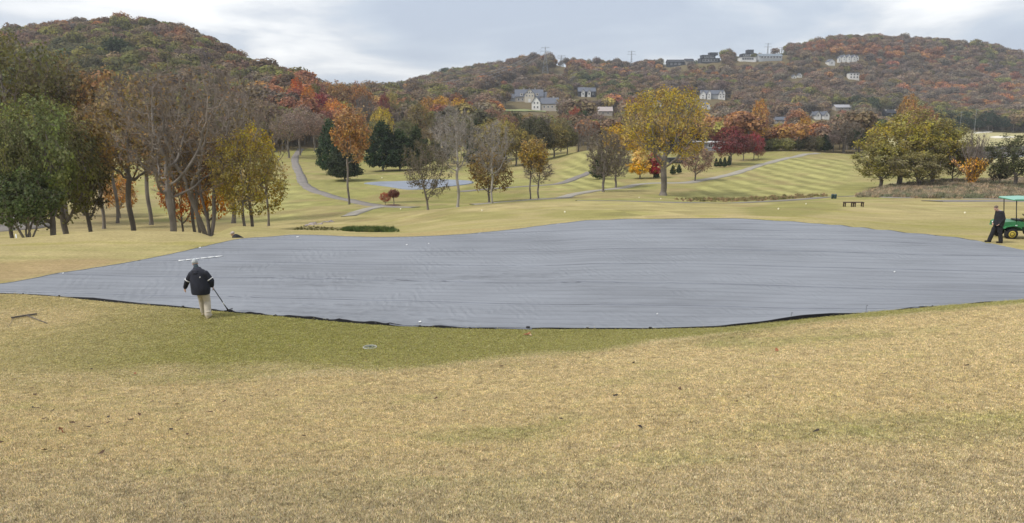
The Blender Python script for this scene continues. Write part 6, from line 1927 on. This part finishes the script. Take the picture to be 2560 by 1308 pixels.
# E modern dark houses on the ridge
for (u, v, w_, lab, kind_) in ((1772, 153, 21, 'long black flat roofed house on the ridge', 0), (1866, 153, 18, 'black and white stepped flat roofed house on the ridge', 1), (1922, 149, 34, 'long pale house on the ridge right of the black ones', 2), (1688, 158, 20, 'small dark house at the left end of the ridge homes', 3)):
    Y = 985
    e, dp = place('modern_house' if kind_ < 3 else 'house', u, v, Y, lab, 'house', .03, int(w_ * 1.25), 26, 4)
    wm = (M_WALLD, M_WALLD, M_WALLW, M_WALLD)[kind_]
    if kind_ == 2:
        gable(e, 0, 0, 23, 10, 3.6, 2.2, plain('render_pale_grey', (.42, .44, .45), .8), plain('roof_blue_grey', (.17, .20, .23), .8), 'x', -dp)
        for x in np.linspace(-9, 9, 7): window(e, x, -6, 2.4, 1.6, 2.2)
    elif kind_ == 3:
        gable(e, 0, 0, 16, 10, 3.4, 2.4, M_WALLD, M_ROOFD, 'x', -dp)
        for x in (-5, -1, 3): window(e, x, -5, 1.7, 1.5, 1.6)
    else:
        m = MB(); m.box(V3(0, 0, (3.4 - dp) / 2), (w_ - 2, 11, 3.4 + dp)); m.build('wall', M_WALLW if kind_ == 1 else M_WALLD, e)
        m = MB(); m.box(V3(-1 if kind_ == 0 else -2, 1, 5.0), ((w_ - 8) * (1 if kind_ == 0 else .75), 9, 3.1)); m.build('wall', M_WALLD, e)
        m = MB(); m.box(V3(4 if kind_ == 0 else 3, 1, 8.0 if kind_ == 0 else 8.6), (8 if kind_ == 0 else 6, 7, 2.8 if kind_ == 0 else 4)); m.build('wall', M_WALLD, e)
        m = MB(); m.box(V3(0, 0, 3.52), (w_ - 1, 12, .22)).box(V3(-1, 1, 6.7), ((w_ - 7) * (1 if kind_ == 0 else .75), 10, .22)); m.build('roof', M_ROOFD, e)
        for x in np.linspace(-w_ / 2 + 4, w_ / 2 - 5, 5): window(e, x, -5.5, 1.6, 2.4, 2.0)
        for x in np.linspace(-w_ / 2 + 6, w_ / 2 - 8, 3): window(e, x, -3.5, 5.0, 2.4, 1.9)
# F white manor high on the right hill, G, H
e, dp = place('manor', 2112, 148, 930, 'white manor of many gables high on the right hill', 'house', .05, 42, 20, 0); e.scale = e.scale * .85
gable(e, 4, 0, 24, 10, 5.0, 3.4, M_WALLW, M_ROOFG, 'x', -dp)
for x, h in ((-12, 4), (-5, 6), (3, 6.5), (11, 6), (16, 5)): gable(e, x, -5.5, 4.2, 4, h, 3.0, M_WALLW, M_ROOFG, 'y', -dp); window(e, x, -7.5, h - 1.6, 1.3, 1.8); window(e, x, -7.5, h - 4.2, 1.3, 1.6)
e, dp = place('house', 2075, 157, 925, 'small white house at the left foot of the manor', 'house', .2, 16, 12, 4)
gable(e, 0, 0, 9, 8, 3.6, 3.2, M_WALLW, M_ROOFG, 'y', -dp); window(e, 0, -4, 2, 1.6, 1.8)
e, dp = place('house', 2132, 193, 850, 'square white house below the manor on the right hill', 'house', -.1, 18, 18, 2)
m = MB(); m.box(V3(0, 0, (7 - dp) / 2), (12, 9, 7 + dp)); m.build('wall', M_WALLW, e); m = MB(); m.box(V3(0, 0, 7.1), (13, 10, .3)); m.build('roof', M_ROOFG, e)
for x in (-3.6, 0, 3.6):
    for z in (2, 5.2): window(e, x, -4.5, z, 1.8, 1.9)
for (u, v, Y, lab) in ((1984, 192, 830, 'tiny white cottage among rose brown woods on the hill'), (1998, 188, 835, 'tiny white shed right of the tiny cottage on the hill')):
    e, dp = place('cottage', u, v, Y, lab, 'house', 0, 8, 8, 2)
    gable(e, 0, 0, 4.6, 5, 2.4, 2.0, M_WALLW, M_ROOFG, 'y', -dp); window(e, 0, -2.5, 1.2, 1.2, 1.2)
# I large house with white gables behind the golden tree
e, dp = place('house', 1778, 242, 770, 'large dark house with sharp white gables behind the golden tree', 'house', -.1, 46, 28, 6)
gable(e, 0, 1, 24, 10, 4.8, 4.0, M_WALLG, M_ROOFG, 'x', -dp)
for x, h, w_ in ((-10, 4.6, 6), (-3.5, 5.4, 4), (8.5, 5.6, 3.2), (12, 5.6, 3.2)): gable(e, x, -5, w_, 4, h, 3.6, M_WALLW, M_ROOFG, 'y', -dp); window(e, x, -7, h - 1.4, 1.2, 1.7); window(e, x, -7, h - 3.8, 1.2, 1.5)
e, dp = place('house', 1765, 268, 690, 'small white gabled house lower behind the golden tree', 'house', .1, 14, 12, 6)
gable(e, 0, 0, 6, 7, 4.0, 3.0, M_WALLW, M_ROOFG, 'y', -dp); window(e, 0, -3.5, 2.4, 1.4, 1.6)
# J white gables in the wood above the hedge
e, dp = place('house', 2050, 291, 600, 'white house with two pointed gables above the domed trees', 'house', .08, 28, 18, 4)
gable(e, 0, 2, 13, 6, 3.0, 2.4, M_WALLG, M_ROOFG, 'x', -dp)
for x in (-4.2, 3.4): gable(e, x, -2, 4.6, 6, 2.8, 3.0, M_WALLW, M_ROOFG, 'y', -dp); window(e, x, -5, 2.4, 1.3, 1.6)
e, dp = place('house', 2104, 271, 690, 'long low pale roofed house half hidden behind the white gables wood', 'house', .05, 20, 9, 0)
gable(e, 0, 0, 16, 9, 2.8, 2.4, M_WALLT, plain('roof_pale_grey', (.34, .34, .36), .9), 'x', -dp)
for x in (-5, -1.5, 2, 5.5): window(e, x, -4.5, 1.5)
e, dp = place('house', 1948, 303, 575, 'low grey roofed house among the domed trees', 'house', -.1, 12, 8, 0)
gable(e, 0, 0, 9, 7, 2.6, 2.2, M_WALLT, M_ROOFG, 'x', -dp); window(e, -2, -3.5, 1.4); window(e, 2, -3.5, 1.4)
e, dp = place('house', 1640, 262, 690, 'small pale house in the wood left of the golden crown', 'house', .1, 12, 10, 0)
gable(e, 0, 0, 9, 7, 3.4, 2.8, M_WALLW, M_ROOFG, 'y', -dp); window(e, -2, -3.5, 1.8); window(e, 2, -3.5, 1.8)
e, dp = place('house', 2224, 286, 620, 'dark house with two white chimneys behind the olive gold tree', 'house', 0, 20, 14, 3)
gable(e, 0, 0, 10, 8, 3, 2.6, M_WALLD, M_ROOFD, 'x', -dp); chimney(e, -4.4, -1, 1.6, 4.2, M_WALLW); chimney(e, 4.0, -1, 1.6, 4.2, M_WALLW); window(e, 0, -4, 1.6)
# K long white roofed building behind the dusty pink tree
e, dp = place('clubhouse', 1768, 372, 236, 'long low building with a white flat roof beyond the pink brown tree', 'building', .0, 30, 16, 6); e.location.z += 1.6
m = MB(); m.box(V3(0, 0, (1.2 - dp) / 2), (8.6, 7, 1.2 + dp)); m.build('wall', M_WALLG, e); m = MB(); m.box(V3(0, 0, 1.36), (9.6, 8, .32)); m.build('roof', M_ROOFW, e)
for x in (-3, 0, 3): window(e, x, -3.5, .2, 1.4, 1.2)
# L dark fence like low building right of the golden trunk
e, dp = place('shelter', 1692, 402, 178, 'low dark shelter behind the great golden tree trunk', 'shelter', .0, 10, 4, 2)
m = MB(); m.box(V3(0, 0, .6), (4.6, 3, .9 + .0)); m.build('wall', M_WALLD, e); m = MB(); m.box(V3(0, 0, 1.2), (5.2, 3.6, .16)); m.build('roof', M_ROOFD, e)
for x in (-2.1, 2.1): m = MB(); m.box(V3(x, -1.4, -.6), (.2, .2, 2)); m.build('post', M_WALLD, e)
e, dp = place('house', 1722, 150, 985, 'plain brown roofed house at the ridge between black houses', 'house', .0, 6, 4, 2)
gable(e, 0, 0, 8, 8, 2.6, 2.2, M_WALLT, M_ROOFD, 'x', -dp); window(e, 0, -4, 1.4)

# lawn clearing of the mansion
M_LAWN = plain('hill_lawn', (.20, .22, .085), .95, var=.15, scale=.3)
for (u, v, Y, s, lab) in ((1305, 262, 545, (17, 9), 'pale green lawn under the grey mansion'),):
    x = float(ratio(u, v)) * Y
    X, Yg = np.meshgrid(np.linspace(-s[0], s[0], 24), np.linspace(-s[1], s[1], 14))
    V = np.stack([(X + x).ravel(), (Yg + Y).ravel(), ground_h((X + x).ravel(), (Yg + Y).ravel()) + .5], 1)
    idx = np.arange(X.size).reshape(X.shape)
    o = obj('lawn', mesh_np('lawn', V, np.stack([idx[:-1, :-1], idx[:-1, 1:], idx[1:, 1:], idx[1:, :-1]], -1).reshape(-1, 4), [M_LAWN], smooth=True))
    tag(o, lab, kind='structure'); CLEAR.append((u - 34, u + 30, v - 10, v + 4, Y))

# ------------------------------------------------------------------ pylons and wires
M_PYL = plain('galvanised_steel', (.26, .27, .28), .6, metal=.2)


def pylon(u, v0, v1, Y, lab, arms=3, w=4.2):
    x = float(ratio(u, v0)) * Y; z0 = CAM_Z + Y * float(slope(v0)); z1 = CAM_Z + Y * float(slope(v1)); g = gz(x, Y)
    z0 = min(z0, g + 4)
    H = z1 - g
    e = empty('power_pylon', (x, Y, g), lab, 'pylon', 'power pylons on the hills')
    prof = lambda t: (w * (1 - t) ** 1.3 + .45)
    for sx in (-1, 1):
        for sy in (-1, 1):
            m = MB()
            for a, b in zip(np.linspace(0, 1, 7)[:-1], np.linspace(0, 1, 7)[1:]):
                m.tube(V3(sx * prof(a) * .5, sy * prof(a) * .5, a * H), V3(sx * prof(b) * .5, sy * prof(b) * .5, b * H), .16, .14, 5)
            m.build('leg', M_PYL, e)
    m = MB()
    ts = np.linspace(.03, .97, 10)
    for a, b in zip(ts[:-1], ts[1:]):
        for s in (-1, 1):
            m.tube(V3(-prof(a) * .5, s * prof(a) * .5, a * H), V3(prof(b) * .5, s * prof(b) * .5, b * H), .08, n=4)
            m.tube(V3(prof(a) * .5, s * prof(a) * .5, a * H), V3(-prof(b) * .5, s * prof(b) * .5, b * H), .08, n=4)
            m.tube(V3(s * prof(a) * .5, -prof(a) * .5, a * H), V3(s * prof(b) * .5, prof(b) * .5, b * H), .08, n=4)
    m.build('bracing', M_PYL, e)
    tips = []
    for k in range(arms):
        t = .97 - k * .13; ln = 4.6 if k % 2 == 0 else 5.4
        m = MB()
        for s in (-1, 1):
            m.tube(V3(0, 0, t * H + .4), V3(s * ln, 0, t * H), .12, n=5).tube(V3(0, 0, t * H - .9), V3(s * ln, 0, t * H), .10, n=5)
            m.tube(V3(s * ln, 0, t * H), V3(s * ln, 0, t * H - 1.6), .10, n=5)
            tips.append(V3(x + s * ln, Y, g + t * H - 1.6))
        m.build('crossarm', M_PYL, e)
    CLEAR.append((u - 4, u + 4, v1, v0 - 8, Y))
    return tips


t1 = pylon(1363, 186, 117, 890, 'tallest lattice power pylon on the middle hill', 3, 6.5)
t2 = pylon(1403, 192, 138, 960, 'lattice power pylon just right of the tallest one', 3, 6)
t3 = pylon(1578, 168, 127, 1010, 'distant slim pylon on the low ridge left of the homes', 2, 3)
t4 = pylon(1918, 150, 108, 1120, 'thin pylon standing behind the pale ridge house', 2, 3)
t5 = pylon(1953, 150, 118, 1150, 'faint pylon behind the ridge right of the pale house', 2, 3)
for k, (ti, u, v, lab) in enumerate(((0, 1080, 208, 'uppermost power wire running down the middle hill'), (2, 1080, 213, 'second power wire running down the middle hill'), (4, 1080, 219, 'lowest power wire running down the middle hill'))):
    a = t1[ti]; Yb = 640
    b = V3(float(ratio(u, v)) * Yb, Yb, CAM_Z + Yb * float(slope(v)))
    pts = [a + (b - a) * t - V3(0, 0, 7 * 4 * t * (1 - t)) for t in np.linspace(0, 1, 16)]
    m = MB(); m.path(pts, .12, 4)
    tag(m.build('power_wire', M_PYL), lab, 'wire', 'power wires on the middle hill')
for (u, v0, v1, Y, lab) in ((2402, 300, 278, 470, 'pale utility pole left of the dark evergreens'), (2440, 290, 272, 470, 'pale utility pole with a crossbar above the dark evergreens')):
    p_ = at(u, Y, v0); zt = CAM_Z + Y * float(slope(v1)); zb = CAM_Z + Y * float(slope(v0))
    m = MB(); m.tube(V3(0, 0, 0), V3(0, 0, zt - p_.z), .09, .07, 8).tube(V3(-1.2, 0, zt - p_.z - .6), V3(1.2, 0, zt - p_.z - .6), .09, .09, 6)
    tag(m.build('utility_pole', M_WALLG, loc=p_), lab, 'pole')

# ------------------------------------------------------------------ woodland on the hills
def palette_pick(x, y, u, r):
    n = len(x)
    pal = np.array([GRY, (.185, .135, .095), RUST, BRN, OLV, (.10, .105, .05), DGRN, (.30, .15, .06), (.34, .18, .065), (.30, .235, .075), (.24, .07, .05), (.28, .12, .065)])
    left = np.array([.06, .06, .08, .18, .26, .18, .04, .06, .03, .04, .002, .003])
    right = np.array([.16, .15, .08, .18, .20, .11, .04, .03, .012, .035, .002, .003])
    mid = np.array([.10, .13, .14, .17, .13, .08, .05, .09, .045, .04, .005, .01])
    # right hill top is rust and orange
    top = np.array([.08, .14, .19, .22, .14, .06, .01, .11, .02, .02, .003, .007])
    cum = lambda p_: np.cumsum(p_ / p_.sum())
    z = fbm(x * .012, y * .012, 401, 3)
    q = np.clip(.48 * r.uniform(0, 1, n) + .52 * ((z - .5) * 2.6 + .5), 0, .9999)
    # shuffle order so that noise groups similar colours
    order = np.array([6, 5, 4, 3, 0, 1, 2, 7, 8, 9, 10, 11])
    out = np.zeros((n, 3))
    w = np.where((x < -.13 * y) & (y < 620), 0, np.where(y < 430, 1, 2))
    zg = ground_h(x, y)
    w = np.where((w == 2) & (zg > 74) & (x > 100), 3, w)
    for k, pp in enumerate((left, mid, right, top)):
        s = w == k
        c = cum(pp[order]); out[s] = pal[order][np.searchsorted(c, q[s])]
    out *= 1.42 * r.uniform(.75, 1.25, (n, 1)) * (1 + r.normal(0, .05, (n, 3)))
    out = out * .86 + .14 * np.array((.23, .165, .11))
    return np.clip(out, .01, .8)


LAND = [(1322, 240, 'the grey mansion'), (1466, 228, 'the dark hillside house'), (1778, 230, 'the sharp gabled house'), (2050, 285, 'the two white gables'), (2112, 140, 'the white manor'), (1772, 142, 'the long black ridge house'),
        (2132, 186, 'the square white house'), (1984, 190, 'the tiny white cottage'), (1657, 215, 'the great golden tree'), (2252, 274, 'the olive gold tree'), (748, 200, 'the vivid red orange tree'), (1363, 150, 'the tallest pylon'),
        (955, 290, 'the yellow green dome'), (1125, 250, 'the golden domes'), (1826, 330, 'the large dark red tree'), (2010, 300, 'the golden orange dome'), (2420, 290, 'the utility poles'), (1897, 260, 'the apricot tree'), (2528, 340, 'the right edge tree'),
        (1512, 275, 'the pale rose roof'), (806, 240, 'the crimson tree'), (270, 60, 'the left hill summit'), (480, 110, 'the left hill shoulder'), (1190, 280, 'the lemon green tree'), (1440, 270, 'the brick red tree'), (2224, 282, 'the two white chimneys')]
USED = {}


def describe(colour, u, v, zone):
    order = sorted(LAND, key=lambda q: (q[0] - u) ** 2 + (q[1] - v) ** 2)
    for nm in range(3):
        q = order[nm]
        dx, dy = u - q[0], v - q[1]
        d = ('above' if dy < 0 else 'below') if abs(dy) > 2.2 * abs(dx) else (('left of' if dx < 0 else 'right of') if abs(dx) > 2.2 * abs(dy) else ('above and ' if dy < 0 else 'below and ') + ('left of' if dx < 0 else 'right of'))
        for far in ('close ', 'a little way ', 'well ', 'far '):
            lab = '%s tree %s%s %s' % (colour, far, d, q[2])
            if lab not in USED and {'close ': 45, 'a little way ': 90, 'well ': 170, 'far ': 1e9}[far] > math.hypot(dx, dy):
                USED[lab] = 1
                return lab
    return '%s woodland tree in the %s' % (colour, zone)


def build_woods():
    r = np.random.default_rng(99)
    pts = []
    # spacing grows with distance
    for (y0, y1, sp) in ((186, 300, 7.5), (300, 460, 8.0), (460, 640, 8.5), (640, 860, 9.2), (860, 1180, 10.0)):
        ys = np.arange(y0, y1, sp * .9)
        for j, yy in enumerate(ys):
            half = yy * .80
            xs = np.arange(-half, half, sp) + (j % 2) * sp / 2
            pts.append(np.stack([xs, np.full(len(xs), yy)], 1))
    P = np.concatenate(pts)
    P += r.uniform(-2.6, 2.6, P.shape)
    x, y = P[:, 0], P[:, 1]
    z = ground_h(x, y)
    ok = woods_mask(x, y, z)
    u, v = project(x, y, z)
    ok &= (u > -200) & (u < 2760)
    # hill backs are not seen
    g2 = ground_h(x, y - 12)
    H = 10.5 + 3.5 * r.uniform(0, 1, len(x)) + np.where(y < 300, 0, 1.0)
    H = H * np.where(r.uniform(0, 1, len(x)) < .12, 1.25, 1) * np.where(r.uniform(0, 1, len(x)) < .2, .72, 1)
    W = H * r.uniform(.85, 1.35, len(x))
    # below the power line the wood is cut to scrub
    cutm = (np.abs(v - (262 - (u - 1180) * .33)) < 13) & (u > 1190) & (u < 1420) & (y > 560)
    H = np.where(cutm, H * .25, H); W = np.where(cutm, W * .6, W)
    ut, vt = project(x, y, z + H)
    wpx = W / y * F * .5
    for (a, b, c, d, Yc) in CLEAR:
        ok &= ~((ut + wpx * .8 > a) & (ut - wpx * .8 < b) & (vt < d) & (v > c) & (y < Yc + 4))
    x, y, z, H, W, u, v, vt, wpx = [q[ok] for q in (x, y, z, H, W, u, v, vt, wpx)]
    # hide test against terrain horizon (coarse): drop what no ray can reach
    vis = np.ones(len(x), bool)
    for f in (.35, .5, .62, .72, .8, .86, .91, .95, .975):
        yy = y * f; xx = x * f
        zr = CAM_Z + (z + H - CAM_Z) * f
        vis &= ground_h(xx, yy) < zr + 1.0
    x, y, z, H, W, u, v, vt, wpx = [q[vis] for q in (x, y, z, H, W, u, v, vt, wpx)]
    tint = palette_pick(x, y, u, r)
    dark = tint[:, 1] < .07
    kind = r.integers(0, 5, len(x)); kind = np.where(dark, 5, kind)
    grey = (tint.max(1) / tint.min(1)) < 2.1
    kind = np.where(grey & ~dark, 3 + r.integers(0, 2, len(x)), kind)
    # the trees that show largest become single objects
    area_px = wpx * (v - vt)
    seen = np.ones(len(x), bool)
    for (tu, tv, tw, tY, tb) in PLACED:
        seen &= ~((np.abs(u - tu) < tw * .40) & (vt > tv + 6) & (tY < y) & (vt < tb))
    seen &= (u > 8) & (u < 2552) & ~((u < 700) & (vt > 150) & (y < 470)) & (vt < 345)
    # keep those not covered by nearer wood: test the crown top against nearer trees
    order = np.argsort(-area_px * seen)
    sel = []
    for i in order[:2500]:
        if not seen[i]: break
        near = (y < y[i] - 3) & (y > y[i] - 60) & (np.abs(u - u[i]) < wpx * .7) & (vt < vt[i] + (v[i] - vt[i]) * .35) & (v > vt[i])
        if near.any(): continue
        sel.append(i)
        if len(sel) >= 150: break
    single = np.zeros(len(x), bool); single[sel] = True
    cname = {0: 'grey', 1: 'brown grey', 2: 'rust brown', 3: 'brown', 4: 'olive', 5: 'dull green', 6: 'dark green', 7: 'amber', 8: 'orange', 9: 'golden', 10: 'dark red', 11: 'brick red'}
    palr = np.array([GRY, (.185, .135, .095), RUST, BRN, OLV, (.10, .105, .05), DGRN, (.30, .15, .06), (.40, .20, .06), (.40, .30, .07), (.28, .07, .05), (.34, .12, .06)])
    for i in sel:
        tn = tint[i] / np.linalg.norm(tint[i]); k = int(np.argmin([np.linalg.norm(tn - p_ / np.linalg.norm(p_)) + .25 * abs(np.linalg.norm(tint[i]) - np.linalg.norm(p_)) for p_ in palr]))
        zone = ('crest of the left hill' if vt[i] < 150 else 'slope of the left hill') if u[i] < 720 and y[i] > 300 else ('wood at the notch between the hills' if u[i] < 1060 else ('wood below the hillside mansion' if u[i] < 1500 else ('wood behind the great golden tree' if u[i] < 1850 else 'wood at the foot of the right hill')))
        lab = describe(cname[k], u[i], .5 * (vt[i] + v[i]), zone)
        e = empty('woodland_tree', (x[i], y[i], z[i]), lab, 'tree', '%s trees, %s' % (cname[k], zone), r.uniform(0, 6.28))
        e.scale = (W[i], W[i], H[i])
        mt_, mc_ = FAR[kind[i]][1]
        obj('trunk', mt_, e); c = obj('crown', mc_, e); c.color = (*tint[i], 1)
    q = ~single
    n = q.sum()
    rot = np.stack([r.normal(0, .05, n), r.normal(0, .05, n), r.uniform(0, 6.28, n)], 1)
    o = instancer('far_woods', np.stack([x[q], y[q], z[q] - .3], 1), rot, np.stack([W[q], W[q], H[q]], 1), kind[q], tint[q], [f[0] for f in FAR])
    tag(o, 'autumn woodland covering the distant hills')
    # understory filling the floor between crowns
    return n, len(sel)


print('woods', build_woods())

# ------------------------------------------------------------------ rough grass, reeds, creek plants, rocks
def strip_tufts(name, label, poly, ymin, n, size, cols, mats_seed, kinds='grass', zjit=0.0):
    W = pix_poly(densify(poly, 3), ymin)
    r = np.random.default_rng(mats_seed)
    lo, hi = W.min(0), W.max(0)
    P = r.uniform(lo, hi, (n * 4, 2))
    k = inside(W, P[:, 0].copy(), P[:, 1].copy(), .01) > .5
    P = P[k][:n]
    n = len(P)
    z = ground_h(P[:, 0], P[:, 1])
    cols = np.array(cols)
    q = fbm(P[:, 0] * .25, P[:, 1] * .25, mats_seed, 3)
    ci = np.clip(((q - .5) * 2.2 + .5 + r.normal(0, .12, n)) * len(cols), 0, len(cols) - 1).astype(int)
    t = cols[ci] * r.uniform(.75, 1.25, (n, 1))
    s = size * r.uniform(.6, 1.3, n)
    o = instancer(name, np.column_stack([P, z]), np.stack([r.normal(0, .12, n), r.normal(0, .12, n), r.uniform(0, 6.3, n)], 1), np.stack([s, s, s * r.uniform(.6, 1.2, n)], 1), r.integers(0, 3, n), t, TALL)
    tag(o, label)
    return o


TALL = [tuft_mesh('tall_tuft', 60, 1.0, .32, .028, 40 + s, M_LEAF_I, .7) for s in range(3)]
strip_tufts('tall_grass', 'buff and grey green rough grass bank under the right hand trees', [(2140, 494), (2170, 480), (2230, 466), (2330, 452), (2480, 449), (2700, 446), (2720, 500), (2560, 498), (2330, 497), (2230, 494)], 86, 6500, .50,
            [(.20, .21, .12), (.25, .22, .14), (.40, .30, .19), (.46, .35, .22), (.34, .27, .20), (.20, .20, .11)], 71)
strip_tufts('stream_reeds', 'brown reeds along the stream below the striped fairway', [(1690, 499), (1760, 497), (1850, 497), (1950, 489), (2060, 486), (2090, 490), (2000, 496), (1900, 503), (1800, 505), (1700, 504)], 88, 420, .36,
            [(.28, .22, .10), (.33, .22, .12), (.22, .20, .08)], 72)
strip_tufts('creek_plants', 'dark green creek plants beyond the far edge of the cover', [(850, 577), (880, 572), (940, 572), (990, 576), (1000, 580), (960, 581), (890, 580)], 46, 260, .30,
            [(.07, .11, .03), (.10, .14, .04), (.14, .16, .05)], 73)
strip_tufts('creek_grass', 'olive grass fringe of the creek beyond the cover', [(715, 574), (760, 566), (850, 572), (860, 577), (760, 577)], 46, 70, .16,
            [(.16, .16, .05), (.22, .19, .07)], 74)
M_ROCK = plain('creek_rock', (.34, .29, .27), .9, var=.35, scale=3, bump=.03, bscale=8)
for k in range(22):
    u = 762 + k * 3.35 + rng.uniform(-.8, .8); v = 560 - (u - 762) * .13 + rng.uniform(-3, 3) + 4
    p = hit(u, v, 48)
    m = bmesh.new(); bmesh.ops.create_icosphere(m, subdivisions=2, radius=1)
    for vv in m.verts: vv.co *= 1 + .45 * (mnoise.noise(vv.co * 1.4 + Vector((k * 7, 0, 0))))
    me = bpy.data.meshes.new('rock'); m.to_mesh(me); m.free(); me.materials.append(M_ROCK)
    o = obj('rock', me, loc=p); s = rng.uniform(.07, .20); o.scale = (s * 1.5, s, s * .8); o.rotation_euler = (0, 0, rng.uniform(0, 6))
    tag(o, 'grey brown creek rock, %s from the left in the rock row' % ORD[k], 'rock', 'rocks in the creek bed')

# pond and bunkers in the far right field
def sheet(name, pts, mat, label, lift, ymin, kind='structure'):
    return draped(name, pts, mat, label, lift, ymin, kind=kind)


mw, ntw, bw = new_mat('pond_water')
bw.inputs['Base Color'].default_value = (.05, .065, .075, 1); bw.inputs['Roughness'].default_value = .12
nw = N(ntw, 'ShaderNodeTexNoise', inp={'Scale': .6, 'Detail': 3.0}); bpw = N(ntw, 'ShaderNodeBump', inp={'Strength': .4, 'Distance': .05}); L(ntw, nw.outputs[0], bpw.inputs['Height']); L(ntw, bpw.outputs[0], bw.inputs['Normal'])
sheet('pond', [(2370, 380), (2400, 372), (2460, 368), (2560, 366), (2620, 370), (2600, 388), (2520, 394), (2440, 396), (2390, 392)], mw, 'grey pond beyond the orange leaved bush', .25, 215, 'structure')
M_SAND = plain('bunker_sand', (.66, .62, .52), .95)
sheet('sand_bunker', [(2432, 332), (2450, 329), (2480, 328), (2482, 331), (2455, 333), (2436, 335)], M_SAND, 'pale sand bunker in the far field', .3, 400)
sheet('sand_bunker', [(2470, 343), (2500, 341), (2540, 343), (2530, 345), (2490, 346)], M_SAND, 'long pale sand bunker near the right edge', .3, 350)
sheet('far_road', [(2150, 326), (2240, 325), (2300, 325), (2300, 327), (2240, 327.4), (2150, 328)], M_PATH2, 'pale road line across the far field', .35, 420)

# ------------------------------------------------------------------ thin autumn air
if True:
    hz = MB(); hz.box(V3(0, 1180, 60), (3600, 2560, 200))
    m_h = bpy.data.materials.new('autumn_haze'); m_h.use_nodes = True; nh_ = m_h.node_tree; nh_.nodes.remove(nh_.nodes['Principled BSDF'])
    vol = N(nh_, 'ShaderNodeVolumePrincipled'); vol.inputs['Density'].default_value = 0.00016; vol.inputs['Color'].default_value = (.88, .93, 1.0, 1); vol.inputs['Anisotropy'].default_value = .2
    L(nh_, vol.outputs[0], nh_.nodes['Material Output'].inputs['Volume'])
    ho = hz.build('haze', m_h); tag(ho, 'thin blue autumn haze over the valley', kind='stuff')
